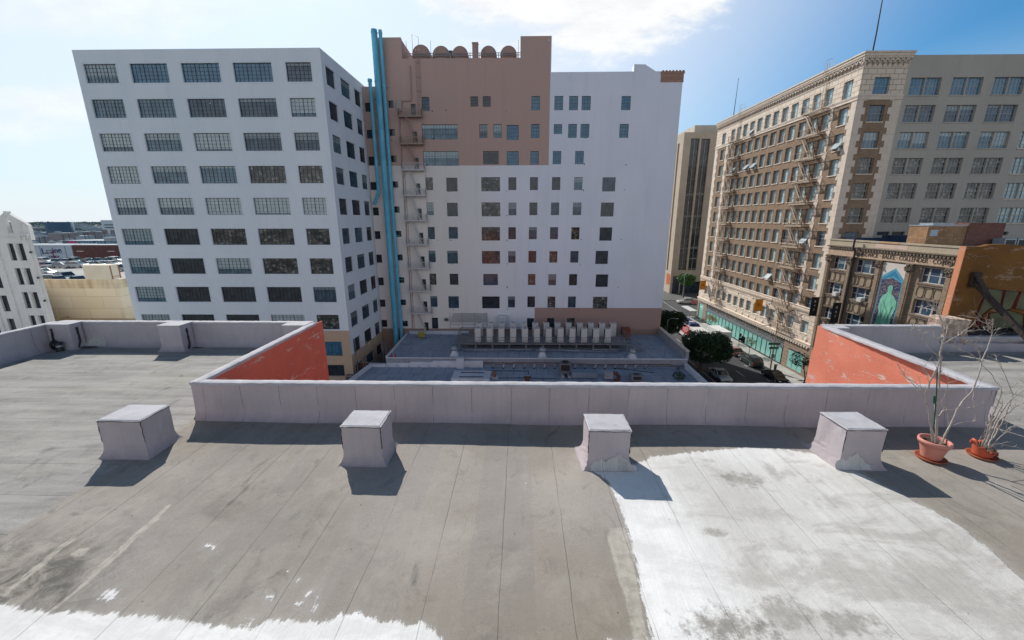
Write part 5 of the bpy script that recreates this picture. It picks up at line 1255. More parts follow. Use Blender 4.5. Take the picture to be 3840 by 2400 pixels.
# ================================================================= BRICK TOWER
BT = thing('brick_building', 'tall brown brick and cream stone block with corbelled cornice, across the street', 'building', (60,80,GZ))
BX, BY = 45.13, 60.0
fnW = lambda u,z,d: (BX+d,u,z); fnS = lambda u,z,d: (u,BY+d,z)
yc = [62.08,65.55,68.05,70.5,73.05,75.55,78.05,80.5,82.95,85.4,87.85,90.25,92.65,96.5]
rows = [(18.4,2.5)]+[(15.0-3.345*i,2.2) for i in range(9)]+[(-15.55,2.0)]
rows[9] = (-11.8,2.1)
hb = []; hs = []; hg = []; sideh = []
WW = []
for r, (zt, h) in enumerate(rows):
    for c, y in enumerate(yc):
        hh = (y-.83,y+.83,zt-h,zt); WW.append(('W',y,zt-h/2,1.66,h,r,c))
        (hs if r == 0 else hg if r == 10 else hb).append(hh)
cx = 47.92
rs = [(18.2,2.05)]+[(14.87-3.33*i,2.08) for i in range(11)]
hsS = []; hbS = []
for r, (zt, h) in enumerate(rs):
    WW.append(('S',cx,zt-h/2,2.1,h,r,0)); (hsS if r == 0 else hbS).append((cx-1.05,cx+1.05,zt-h,zt))
mb = MB(); facade(mb, fnW, BY, 100., -13.8, 15.5, hb, .3, flip=True); facade(mb, fnS, BX, 50.3, -13.8, 15.5, hbS, .3); mb.build('brick_wall', M['brick'], BT)
mb = MB(); facade(mb, lambda u,z,d: (BX-.03+d,u,z), BY-.03, 100., 15.5, 20.95, hs, .3, flip=True); facade(mb, lambda u,z,d: (u,BY-.03+d,z), BX-.03, 50.9, 15.5, 20.9, hsS, .3)
facade(mb, lambda u,z,d: (BX-.05+d,u,z), BY-.05, 100.1, -19.3, -13.8, hg, .35, flip=True); facade(mb, lambda u,z,d: (u,BY-.05+d,z), BX-.05, 50.9, -24.5, -13.8, [], .3)
mb.build('stone_storey', M['cream_stone'], BT)
mb = MB(); wide = []
for z0 in (1.6,4.93,8.25,11.5,14.82,18.1,-1.73,-5.1,-8.4): pass
prs = [51.63+5.4*i for i in range(8)]
wr = [18.1-3.31*i for i in range(6)]
for x in prs:
    for zt in wr: wide.append((x,x+4.0,zt-2.1,zt))
strips = [(x,x+1.85,-2.25,-1.75) for x in (51.5,53.6,56.9,59.)]+[(x,x+1.85,-2.25,-1.75) for x in (66.,68.2)]
facade(mb, fnS, 50.3, 95, GZ, 20.75, wide+strips, .3)
mb.quad((50.3,BY,20.75),(95,BY,20.75),(95,BY+.4,20.75),(50.3,BY+.4,20.75))
mb.build('rear_wall', M['tan_wall'], BT, 'plain tan rendered wall with wide paired windows')
mb = MB(); mb.quad((BX,100,GZ),(BX,100,20.9),(95,100,20.9),(95,100,GZ)); mb.quad((95,BY,GZ),(95,100,GZ),(95,100,20.7),(95,BY,20.7)); mb.quad((BX,BY+.3,20.0),(95,BY+.3,20.0),(95,100,20.0),(BX,100,20.0)); mb.build('roof', M['tan_wall'], BT)
# quoins: toothed cream blocks
mb = MB(); z = -13.75; k = 0
while z < 15.4:
    L = 1.25 if k % 2 else .85; h = .82
    mb.box(BX-.045, BX+.1, BY-.045, BY+L-.0, z, z+h); mb.box(BX+.102, BX+L, BY-.045, BY+.1, z, z+h)
    mb.box(50.3-(L-.35), 50.95, BY-.04, BY+.1, z, z+h)
    a = 64.15-(.18 if k%2 else 0); b = 64.62+(.25 if k%2 else 0); mb.box(BX-.04, BX+.1, a, b, z, z+h)
    a = 94.2-(.18 if k%2 else 0); b = 94.9+(.25 if k%2 else 0); mb.box(BX-.04, BX+.1, a, b, z, z+h)
    mb.box(BX-.04, BX+.1, 98.9-(.3 if k%2 else 0), 100.05, z, z+h)
    z += h+.012; k += 1
mb.build('quoins', M['cream_trim'], BT)
# belts and cornice, as profiles run round the corner
def belt(mb, prof, y1=100.1, x1=50.95):
    """prof: list of (out,z) from bottom to top"""
    for (o0,z0),(o1,z1) in zip(prof, prof[1:]):
        mb.quad((BX-o0,BY-o0,z0),(BX-o0,y1,z0),(BX-o1,y1,z1),(BX-o1,BY-o1,z1)); mb.quad((BX-o0,BY-o0,z0),(x1+o0*.4,BY-o0,z0),(x1+o1*.4,BY-o1,z1),(BX-o1,BY-o1,z1))
        mb.quad((x1+o0*.4,BY-o0,z0),(x1+o1*.4,BY-o1,z1),(x1+o1*.4,BY,z1),(x1+o0*.4,BY,z0))
mb = MB()
belt(mb, [(.03,15.45),(.12,15.5),(.10,15.75),(.14,15.8),(.20,16.0),(.20,16.08),(.04,16.1)])
belt(mb, [(.03,19.35),(.09,19.38),(.09,19.46),(.04,19.48)])
belt(mb, [(.04,20.28),(.30,20.30),(.30,20.46),(.34,20.56),(.40,20.62),(.42,20.85),(.52,20.95),(.52,21.12),(-.3,21.14)])
belt(mb, [(.06,-13.95),(.16,-13.9),(.14,-13.7),(.22,-13.5),(.20,-13.42),(.0,-13.4)])
belt(mb, [(.06,-18.0),(.10,-17.96),(.08,-17.8)]); belt(mb, [(.05,-19.5),(.3,-19.3),(.34,-19.05),(.40,-18.95),(.40,-18.85),(.05,-18.82)])
mb.build('cornice', M['cream_trim'], BT)
mb = MB()
k = 0; y = BY+.1
while y < 99.8: mb.box(BX-.40,BX-.305,y,y+.11,20.33,20.47); y += .24
x = BX+.05
while x < 50.9: mb.box(x,x+.11,BY-.40,BY-.305,20.33,20.47); x += .24
y = BY+.1
while y < 99.8: mb.box(BX-.28,BX-.05,y,y+.16,-14.12,-13.98); y += .36
y = BY+.2
while y < 99.8: mb.box(BX-.36,BX-.06,y,y+.3,-19.62,-19.36); y += .62
mb.build('dentils', M['cream_trim'], BT, kind='stuff')
mb = MB()                                            # corbel table: arched openings under the cornice
def arch_bay(fn, a, b, z0, zs, zt, out):
    m = (a+b)/2; r = (b-a)/2*.72; N = 8
    arc = [(m+r*math.cos(t_), zs+r*math.sin(t_)) for t_ in [math.pi-math.pi*i/N for i in range(N+1)]]
    topx = [a+(b-a)*i/N for i in range(N+1)]
    mb.add([fn(u,z,-out) for u,z in arc]+[fn(u,zt,-out) for u in topx], [(i,i+1,N+2+i,N+1+i) for i in range(N)])
    mb.add([fn(u,z,-out) for u,z in arc]+[fn(u,z,-.035) for u,z in arc], [(i,i+1,N+2+i,N+1+i) for i in range(N)])
    for (p, q) in ((a, m-r), (m+r, b)): mb.quad(fn(p,zs,-out),fn(q,zs,-out),fn(q,zt,-out),fn(p,zt,-out)); 
    for p in (a, b): 
        s = .5*(b-a)*.28
        mb.add([fn(p-s,zs,-out),fn(p+s,zs,-out),fn(p+s*.6,z0,-.05),fn(p-s*.6,z0,-.05)], [(0,1,2,3)]); mb.add([fn(p-s,zs,-out),fn(p-s*.6,z0,-.05),fn(p-s,zs,-.03)],[(0,1,2)]); mb.add([fn(p+s,zs,-out),fn(p+s*.6,z0,-.05),fn(p+s,zs,-.03)],[(0,1,2)])
n = 63
for i in range(n): a = BY-.3+(100.3-BY)*i/n; arch_bay(fnW, a, a+(100.3-BY)/n, 19.5, 19.92, 20.29, .28)
n = 9
for i in range(n): a = BX-.28+(51.1-BX)*i/n; arch_bay(fnS, a, a+(51.1-BX)/n, 19.5, 19.92, 20.29, .28)
mb.build('arched_corbels', M['cream_trim'], BT)
# windows: nearest hundred as parts, the rest in one part
WW2 = []
for x in prs:
    for r, zt in enumerate(wr):
        if x < 72: WW2.append(('S', x+.98, zt-1.05, 1.9, 2.1, r, 9)); WW2.append(('S', x+3.02, zt-1.05, 1.9, 2.1, r, 9))
def brick_window_spec(face, u, z, w_, h, r, c):
    if face == 'W':
        g = 'g_curtain' if r < 6 or (r+c)%3 else 'g_dim'
        return dict(gl=g, frame='frame_pale', nx=3, ny=4, bar=.04, hthick=(2,), depth=.30 if r else .27, plane=BX if 0<r<10 else BX-.03, sill='cream_trim')
    return dict(gl=['g_blue','g_dim','g_teal','g_painted_refl','g_painted_refl','g_painted_refl','g_dim'][min(r,6)] if r < 7 else 'g_painted_refl', frame='frame_pale', nx=4, ny=4, bar=.04, hthick=(2,), depth=.27, plane=BY if c or r else BY-.03, sill=None if c else 'cream_trim')
ranked = sorted(WW+WW2, key=lambda q: (math.hypot(q[1] if q[0]=='S' else BX, q[1] if q[0]=='W' else BY) - (4 if q[0]=='S' else 0)))
far_f, far_p, far_s = MB(), MB(), MB()
vis = [q for q in ranked if not (q[0]=='S' and q[5] >= 6 and q[6]==0 and q[2] < -3)]
for i, (face,u,z,w_,h,r,c) in enumerate(vis):
    sp = brick_window_spec(face,u,z,w_,h,r,c)
    if i < 98: window(BT, face, u, z, w_, h, **sp)
    else:
        d = sp['plane']+sp['depth']; fn = (lambda a,b,t: (d+t,a,b)) if face == 'W' else (lambda a,b,t: (a,d+t,b))
        def bx(a0,a1,b0,b1,t0,t1,M_=far_f):
            P = [fn(a,b,t) for t in (t0,t1) for a,b in ((a0,b0),(a1,b0),(a1,b1),(a0,b1))]
            M_.add(P, [(0,1,2,3),(7,6,5,4),(0,4,5,1),(1,5,6,2),(2,6,7,3),(3,7,4,0)])
        for i_ in range(4): a = u-w_/2+w_*i_/3; bx(a-.03,a+.03,z-h/2,z+h/2,-.03,.04)
        for j in range(5): b = z-h/2+h*j/4; bb = .05 if j in (0,2,4) else .025; bx(u-w_/2,u+w_/2,b-bb,b+bb,-.02,.03)
        for i_ in range(3):
            for j in range(4): a0, a1 = u-w_/2+w_*i_/3, u-w_/2+w_*(i_+1)/3; b0, b1 = z-h/2+h*j/4, z-h/2+h*(j+1)/4; e = random.uniform(-.01,.01); far_p.quad(fn(a0,b0,.06+e),fn(a1,b0,.06-e),fn(a1,b1,.06-e),fn(a0,b1,.06+e))
        bx(u-w_/2-.1,u+w_/2+.1,z-h/2-.14,z-h/2-.003,-.4,-.04,far_s)
o = far_f.build('window', M['frame_pale'], BT, kind='stuff'); far_p.build('pane', M['g_curtain'], o, kind='stuff'); far_s.build('sill', M['cream_trim'], o, kind='stuff')
mb = MB()
for a,b,c,d in strips:
    mb.quad((a,BY+.28,c),(b,BY+.28,c),(b,BY+.28,d),(a,BY+.28,d))
mb.build('basement_window', M['g_dark'], BT)
mb = MB()
for x in prs:
    for zt in wr: mb.box(x-.05,x+4.05,BY-.07,BY+.0,zt-2.24,zt-2.1); mb.box(x+1.93,x+2.07,BY+.1,BY+.3,zt-2.1,zt)
mb.build('window_ledge', M['tan_wall'], BT)
# open casements seen tilted
mb = MB()
for (c, r) in ((9,0),(11,2),(9,2),(8,2),(0,2),(1,6),(4,8)):
    if c >= len(yc): continue
    y = yc[c]; zt, h = rows[r] if r < len(rows) else rows[-1]; zb = zt-h+.1
    mb.add([(BX+.1,y-.7,zb+.95),(BX+.1,y+.7,zb+.95),(BX-.62,y+.7,zb+.12),(BX-.62,y-.7,zb+.12)], [(0,1,2,3)]); 
    for s in (-.7,.7): mb.bar((BX+.1,y+s,zb+.95),(BX-.62,y+s,zb+.12),.05)
    mb.bar((BX-.62,y-.7,zb+.12),(BX-.62,y+.7,zb+.12),.05)
mb.build('open_casement', M['casement'], BT)
# ground floor: shopfront
mb = MB(); mb.box(BX-.02,BX+.6,60,66.05,GZ,-19.5)
for (a,b) in ((95.2,97.0),(99.3,100.1)): mb.box(BX-.02,BX+.6,a,b,GZ,-19.5)
mb.box(BX-.02,BX+.6,97.0,99.3,-20.3,-19.5)
mb.build('stone_pier', M['store_stone'], BT)
mb = MB(); mb.box(BX-.045,BX-.03,61.0,64.5,GZ+.5,-21.0); mb.box(BX+.1,BX+.14,97,99.3,GZ+.4,-20.3)
y = 66.3
while y < 95: mb.box(BX+.05,BX+.10,y+.06,min(y+1.44,95.1),GZ+.35,-21.35); y += 1.5
mb.build('shop_glass', M['g_green'], BT)
mb = MB(); y = 66.3
while y < 95.2: mb.box(BX+.0,BX+.12,y-.05,y+.05,GZ,-21.3); y += 1.5
for y in (62.1,63.3): mb.box(BX-.06,BX-.046,y,y+.06,GZ+.5,-21.0)
mb.box(BX-.02,BX+.14,66.05,95.2,GZ+.01,GZ+.35); mb.box(BX-.10,BX-.046,60.95,64.55,-21.0,-20.85)
mb.build('mullion', M['frame_dark'], BT)
mb = MB(); mb.box(BX-.06,BX+.2,66.05,95.2,-21.35,-20.75); mb.build('fascia', M['steel'], BT)
mb = MB(); mb.box(BX+.3,BX+.34,66.05,95.2,-20.75,-19.5); mb.build('clerestory_glass', M['g_dark'], BT)
mb = MB(); y = 66.1
while y < 95.2: mb.box(BX+.1,BX+.2,y,y+(.16 if int((y-66.1)/.45+.5)%9 == 0 else .05),-20.75,-19.5); y += .45
for z in (-20.45,-20.15,-19.85): mb.box(BX+.12,BX+.17,66.1,95.2,z-.02,z+.02)
mb.build('clerestory_grille', M['frame_pale'], BT)
mb = MB(); mb.box(BX+.05,BX+.12,77.6,79.0,-22.9,GZ+.05)
mb.build('entrance_door', M['frame_dark'], BT)
mb = MB()
for i in range(12): 
    y = 68.2+i*2.35
    if i in (7,): continue
    mb.lathe([(0,-.06),(.30,-.06),(.34,0)], (0,0,0), 14, axis='x'); 
    V = mb.v[-42:]; mb.v[-42:] = [(p[0]+BX-.06, p[1]+y, p[2]-18.4) for p in V]
for y0 in (61.2,64.2):
    mb.lathe([(0,-.06),(.30,-.06),(.34,0)], (0,0,0), 14, axis='x'); V = mb.v[-42:]; mb.v[-42:] = [(p[0]+BX-.06, p[1]+y0, p[2]-18.4) for p in V]
mb.box(BX-.09,BX-.052,62.0,63.5,-18.66,-18.14); mb.box(BX-.09,BX-.052,97.5,99.,-18.5,-17.98)
mb.build('frieze_roundel', M['cream_trim'], BT)
# fire escapes on the brick block
fnO = lambda u,d,z: (BX-.03-d,u,z)
for nm, a, b, lab in (('near',65.0,69.2,'cream iron fire escape nearer the corner of the brick block'),('far',88.6,92.0,'cream iron fire escape at the far end of the brick block')):
    t = thing('fire_escape', lab, 'fire escape', (BX,a,GZ), 'two fire escapes on the street front of the brick block')
    zs = [15.75-3.35*i for i in range(10)]+[-17.6]
    fire_escape(t, fnO, zs, a, b, 1.15, lambda z: M['fe_cream'], False, b-.5, a+1.2, picket=.45)
    mb = MB()
    for s in (0,.45): mb.bar(fnO(a+1.2+s,.2,15.8), fnO(a+1.2+s,.2,22.0), .04); mb.tube([fnO(a+1.2+s,.55,20.5),fnO(a+1.2+s,.55,22.4),fnO(a+1.2+s,-.3,22.6),fnO(a+1.2+s,-.5,21.2)], .025, 4)
    for k in range(16): mb.bar(fnO(a+1.2,.2,16+k*.35), fnO(a+1.65,.2,16+k*.35), .03)
    mb.build('gooseneck_ladder', M['fe_cream'], t)
t = thing('flagpole', 'slim dark mast on the near corner roof of the brick block', 'mast', (49,64,20)); mb = MB(); mb.tube([(48.95,64,20),(49.0,64,25),(48.9,64,31.5)], [.11,.09,.04], 8); mb.build('pole', M['frame_dark'], t); mb = MB(); mb.lathe([(.25,20),(.25,20.3),(0,20.32)], (48.95,64,0), 10); mb.build('foot', M['frame_dark'], t)
t = thing('flagpole', 'slim dark mast with a small finial at the far end roof of the brick block', 'mast', (46.8,97,20)); mb = MB(); mb.tube([(46.78,97,20),(46.93,97,29.2)], [.1,.04], 8); mb.build('pole', M['frame_dark'], t); mb = MB(); mb.lathe([(0,-.12),(.12,0),(0,.12)], (46.93,97,29.3), 8); mb.build('finial', M['frame_dark'], t)
# orange banners
for (y, x0, lab) in ((73.0, 'b', 'orange vertical banner with a ring emblem, the nearer of two on the stone base'), (96.2, 'a', 'orange vertical banner with a ring emblem, at the far corner of the stone base')):
    t = thing('banner', lab, 'banner', (44.6,y,-16), 'orange banners on the brick block'); zt = -14.3
    mb = MB(); mb.box(43.35,44.75,y-.01,y+.01,zt-2.1,zt); o = mb.build('cloth', surf('orange_banner', (.62,.26,.02), (.52,.20,.02), 2), t)
    mb = MB(); mb.tube([(44.05+.28*math.cos(a), y-.02, zt-1.0+.28*math.sin(a)) for a in [R(360)*k/20 for k in range(21)]], .035, 5); mb.lathe([(0,-.012),(.12,-.012),(.12,0)], (44.05,y,zt-1.0), 12, axis='y'); mb.build('emblem', surf('banner_red', (.4,.08,.03), (.35,.07,.03), 3), t)
    mb = MB()
    for z in (zt+.03,zt-2.13): mb.bar((BX,y,z),(43.3,y,z),.05)
    mb.build('rod', M['frame_dark'], t)
# small lamps on stems along the stone base
for i, y in enumerate((61.3,64.0,69.6,74.6,79.8,85.0,90.5)):
    mb = MB(); mb.tube([(BX,y,-14.6-.0),(44.3,y+.1,-14.35),(43.9,y+.1,-14.4)], .025, 5); mb.lathe([(0,.1),(.12,.02),(.1,-.12),(0,-.14)], (43.85,y+.1,-14.45), 8)
    tag(mb.build('bracket_lamp', M['frame_dark'], None), 'small dark bracket lamp above the shopfront, %s from the near corner' % ORD[i], 'lamp', 'bracket lamps along the stone base')

# ================================================================= ORNATE LOW BLOCK
OB = thing('ornate_building', 'four storey ornate brown brick building with lettered frieze, pilasters and a painted mural panel', 'building', (52,50,GZ))
y0, y1 = 42.0, 59.95
bays = [(56.05,58.85),(51.75,54.85),(42.95,45.85)]; wz = [(-6.9,-5.2),(-10.5,-8.85),(-14.1,-12.5),(-17.7,-16.1)]
hol = [(a,b,c,d) for a,b in bays for c,d in wz]
mb = MB(); facade(mb, fnW, y0, y1, GZ, -2.75, hol, .35, flip=True); mb.box(BX+.36,75,y0,y1,GZ,-3.6); mb.quad((BX,y0,GZ),(75,y0,GZ),(75,y0,-3.6),(BX,y0,-3.6)); mb.build('wall', M['brunswick'], OB)
mb = MB(); mb.quad((BX,y0,-3.55),(75,y0,-3.55),(75,y1,-3.55),(BX,y1,-3.55)); mb.build('roof', M['flatroof'], OB)
mb = MB()
for yy in (59.4,55.45,50.95,46.95,42.45):
    mb.box(BX-.28,BX+.0,yy-.36,yy+.36,GZ,-5.9); mb.box(BX-.34,BX-.282,yy-.2,yy+.2,GZ,-6.0)
mb.build('pilaster', M['brunswick'], OB)
mb = MB(); rg = random.Random(3)
for yy in (59.4,55.45,50.95,46.95,42.45):
    mb.box(BX-.32,BX,yy-.42,yy+.42,-5.9,-5.78); mb.box(BX-.4,BX,yy-.48,yy+.48,-5.05,-4.95)
    for _ in range(46):
        a, z = rg.uniform(-.4,.4), rg.uniform(-5.78,-5.1); s = rg.uniform(.06,.13); c_ = (BX-.3-rg.uniform(0,.2), yy+a, z); mb.lathe([(0,-s),(s*.8,-s*.5),(s,0),(s*.7,s*.6),(0,s)], c_, 6)
mb.build('capital', M['dark_trim'], OB)
mb = MB(); mb.box(BX-.12,BX,y0,y1,-4.95,-4.1)
mb.build('frieze', M['frieze'], OB)
mb = MB()
for (o, a, b) in ((.22,-5.0,-4.93),(.2,-4.12,-4.02),(.32,-3.82,-3.72),(.38,-3.72,-3.62)): mb.box(BX-o,BX-.002,y0-.0,y1,a,b)
y = y0+.1
while y < y1-.3: mb.box(BX-.3,BX-.002,y,y+.22,-4.0,-3.82); y += .42
mb.build('cornice', M['dark_trim'], OB)
mb = MB(); mb.box(BX-.12,BX+.35,y0,y1,-3.6,-2.9); mb.box(BX-.2,BX+.42,y0-.02,y1+.02,-2.9,-2.72); mb.build('parapet', surf('mismatched_parapet_paint', (.47,.40,.29), (.40,.33,.24), .6, streak=.3), OB)
mb = MB(); mb.box(BX-.135,BX-.122,47.9,52.2,-3.5,-3.0); mb.build('paint_patch', surf('pinkish_paint_patch', (.62,.46,.38), (.56,.42,.35), 1), OB); mb = MB(); mb.box(BX-.215,BX-.202,49.,51.6,-2.9,-2.74); mb.build('paint_patch', surf('orange_paint_patch', (.6,.32,.18), (.5,.27,.15), 1), OB)
mb = MB(); text_into(mb, 'BRVNSWICK \u00b7 BALKE \u00b7 COLLENDER \u00b7 COMPANY', .72, M_W(BX-.13, 48.35, -4.5), sx=.86)
mb.build('lettering', surf('dark_bronze_lettering', (.07,.05,.035), (.05,.04,.03), 3), OB)
mb = MB()
for yy in (42.9,54.6): 
    mb.tube([(BX-.16,yy+.25*math.cos(a),-4.5+.25*math.sin(a)) for a in [R(360)*k/18 for k in range(19)]], .05, 6)
mb.tube([(BX-.16,43.6,-4.25),(BX-.16,43.6,-4.8)],.05,6); mb.tube([(BX-.16,54.0,-4.25),(BX-.16,54.0,-4.8)],.05,6); mb.build('ornament', M['dark_trim'], OB)
mb = MB(); mb2 = MB(); mb3 = MB()
for a, b in bays:
    for i, (c, d) in enumerate(wz[:3]):
        zt = c-.25; zb = wz[i+1][1]+.2
        mb.box(BX-.22,BX,a-.1,b+.1,c-.16,c-.003); mb.box(BX-.16,BX,a,b,zt-.12,zt+.05); mb.box(BX-.2,BX,a,b,zb-.12,zb+.02)
        n = 3; w_ = (b-a)/n
        for k in range(n):
            m_ = a+w_*(k+.5); hz = (zt-.15+zb)/2; hh = (zt-.15-zb)/2*.8; ww = w_*.42
            oc = [(m_-ww,hz-hh*.55),(m_-ww*.7,hz-hh),(m_+ww*.7,hz-hh),(m_+ww,hz-hh*.55),(m_+ww,hz+hh*.55),(m_+ww*.7,hz+hh),(m_-ww*.7,hz+hh),(m_-ww,hz+hh*.55)]
            mb2.prism(oc, lambda u,w,t: (t,u,w), BX-.03, BX-.002)
            for p, q in zip(oc, oc[1:]+oc[:1]): mb3.bar((BX-.05,*p),(BX-.05,*q),.07,.07)
mb.build('spandrel_moulding', M['dark_trim'], OB); mb2.build('spandrel_panel', surf('tan_panel_brick', (.36,.28,.19), (.28,.22,.15), 2), OB); mb3.build('panel_frame', M['dark_trim'], OB)
for a, b in bays:
    for c, d in wz:
        w_ = b-a
        for (s, ww) in ((a+w_*.15,w_*.26),(a+w_*.5,w_*.40),(a+w_*.85,w_*.26)):
            window(OB, 'W', s, (c+d)/2, ww, d-c, 'g_dim' if ww > 1 else 'g_dark', frame='frame_white', nx=1, ny=2, bar=.07, depth=.22, plane=BX)
# mural panel: generic robed green figure before a banded tower, on a tall board
mb = MB(); mb.box(BX-.14,BX-.02,47.35,50.55,-17,-5.15); mb.build('mural_board', surf('cream_mural_board', (.66,.60,.54), (.60,.54,.48), 1), OB)
pt = [(50.42,-17),(47.48,-17),(47.48,-6.9),(48.75,-5.7),(50.35,-6.8)]
mb = MB(); mb.prism(pt, lambda u,w,t: (t,u,w), BX-.152, BX-.142); mb.build('mural_sky', surf('mural_pale_blue', (.10,.34,.46), (.07,.26,.38), .9), OB)
m_, t_, b_ = newmat('mural_windows', .8); s_ = t_.sep(t_.pos()); br = t_.n('ShaderNodeTexBrick'); t_.put(br.inputs['Vector'], t_.comb(s_[1], s_[2], 0.)); br.inputs['Scale'].default_value = 1
br.inputs['Brick Width'].default_value = .24; br.inputs['Row Height'].default_value = .17; br.inputs['Mortar Size'].default_value = .045; br.inputs['Bias'].default_value = .1
t_.put(br.inputs['Color1'], (.48,.34,.14)); t_.put(br.inputs['Color2'], (.06,.06,.10)); t_.put(br.inputs['Mortar'], (.02,.03,.11)); t_.put(b_.inputs['Base Color'], br.outputs[0])
mb = MB(); mb.prism([(50.28,-17),(47.62,-17),(47.62,-7.35),(48.8,-6.9),(50.28,-7.2)], lambda u,w,t: (t,u,w), BX-.162, BX-.154); mb.build('mural_tower', m_, OB)
mb = MB(); mb.prism([(50.2,-7.1),(48.8,-6.65),(47.75,-7.2),(48.75,-6.05)], lambda u,w,t: (t,u,w), BX-.166, BX-.154); mb.build('mural_roof', surf('mural_mid_blue', (.03,.22,.38), (.03,.18,.32), 2), OB)
fig = [(u,w) for u,w in [(50.1,-17),(47.8,-17),(47.95,-13.5),(48.05,-12.2),(47.95,-11.4),(47.75,-10.6),(47.8,-9.9),(48.15,-9.35),(48.5,-9.1),(48.62,-8.85),(48.56,-8.45),(48.62,-8.15),(48.85,-8.0),(49.08,-8.15),(49.14,-8.45),(49.08,-8.85),(49.2,-9.1),(49.55,-9.35),(49.75,-9.9),(49.8,-10.8),(49.6,-11.4),(49.7,-12.4),(49.85,-13.4)]]
fig = [(48.85+(u-48.85)*1.12, -17+(w+17)*1.03) for u, w in fig]
mb = MB(); mb.prism(fig, lambda u,w,t: (t,u,w), BX-.19, BX-.164); mb.build('mural_figure', surf('mural_green', (.25,.58,.42), (.10,.34,.24), 1.4, streak=.4, fine=6, aniso=(1,2.2,.5)), OB)
mb = MB()
for (p, q) in (((49.3,-9.9),(48.3,-11.6)),((48.3,-11.6),(48.2,-16.8)),((48.75,-11.2),(48.7,-16.9)),((49.2,-10.9),(49.25,-16.9)),((49.5,-11.8),(49.65,-16.8)),((48.05,-10.2),(48.5,-12.4)),((49.6,-10.2),(49.2,-12.2)),((48.5,-12.4),(48.45,-16.5))):
    mb.bar((BX-.194,*p),(BX-.194,*q),.05,.012)
mb.build('mural_fold', surf('mural_dark_green', (.06,.26,.18), (.04,.18,.13), 2), OB)
for (y, z) in ((57.0,-10.3),(52.75,-10.3)):
    mb = MB(); mb.box(BX-.4,BX+.2,y-.35,y+.35,z-.3,z+.25); mb.build('window_air_conditioner', M['frame_white'], OB)
mb = MB(); mb.tube([(BX-.7,54.9,-2.4),(BX-.7,54.9,-3.7),(BX-.35,54.9,-4.2),(BX-.4,54.95,GZ)], .11, 8); mb.build('downpipe', M['frame_dark'], OB)
# banners 843
for i, (y, x0, ztop, lab) in enumerate([(58.9,43.0,-11.2,'black vertical banner reading 843, left of the pair by the ornate building'),(54.5,43.0,-11.15,'black vertical banner reading 843, right of the pair by the ornate building')]):
    x0 = 43.15 if i == 0 else 42.95
    t = thing('banner', lab, 'banner', (44,y,-13), 'pair of black number banners'); mb = MB(); mb.box(x0,x0+1.12,y-.012,y+.012,ztop-2.75,ztop); mb.build('cloth', plain('black_banner_%d' % i, (.012,.012,.015), .7), t)
    mb = MB()
    for k, ch in enumerate('843'): text_into(mb, ch, .52, M_S(x0+.56, y-.02, ztop-.62-k*.62))
    mb.build('numerals', M['frame_white'], t); mb = MB()
    for z in (ztop+.03, ztop-2.78): mb.bar((x0-.05,y,z),(BX,y,z),.05)
    mb.build('rod', M['frame_dark'], t)
# rooftop things behind the ornate parapet
t = thing('roof_penthouse', 'ochre rendered and dark brick rooftop hut with one small window', 'rooftop hut', (50.5,48,-3.5)); mb = MB()
mb.box(46.6,50.96,47.7,50,-3.5,-.78); mb.build('ochre_wall', red_wall('ochre_peeling', (.36,.22,.115), (.26,.15,.08), .6), t); mb = MB(); mb.box(50.97,55.,47.6,51,-3.5,-.45); mb.build('brick_wall', M['old_brick'], t)
mb = MB(); mb.box(46.55,50.96,47.65,50.05,-.78,-.66); mb.box(47.2,49.6,47.9,49.5,-.66,-.45); mb.build('roof_slab', M['galv'], t); mb = MB(); mb.box(46.9,47.75,47.66,47.698,-1.9,-1.2); mb.build('window', M['g_pale'], t)
for i, (x, lab) in enumerate(((54.2,'left'),(55.6,'right'))):
    t = thing('rooftop_unit', 'pale rooftop cooling unit behind the ochre wall top, the %s one' % lab, 'air conditioner', (x,46.5,-3.55), 'pale units on the ornate roof'); mb = MB(); mb.box(x-.62,x+.62,46,47.2,-3.3,-2.1); mb.build('casing', M['galv'], t); mb = MB(); mb.box(x-.5,x+.5,45.99,45.998,-3.1,-2.25); mb.build('grille', M['ac_dark'], t)
mb = MB(); mb.box(56.6,64,45.5,48,-3.5,-2.15); tag(mb.build('roof_box', M['frame_white'], None), 'long white sheet metal box on the roof at the far right', 'box')
mb = MB(); mb.box(45.6,53.6,45.2,47.2,-3.05,-2.93); mb.box(50,56,44,45.2,-3.3,-3.0); tag(mb.build('metal_deck', M['galv'], None), 'thin reflective metal sheet roof in front of the ochre hut', 'metal roof')
mb = MB(); mb.box(46,57,57,59.8,-3.5,-2.6); mb.box(51,55,56.5,58.5,-3.5,-2.2); tag(mb.build('tarpaulin_stack', surf('dark_blue_tarp', (.03,.06,.12), (.02,.04,.08), 1), None), 'dark blue covered stacks along the tan wall on the ornate roof', 'covered stacks')

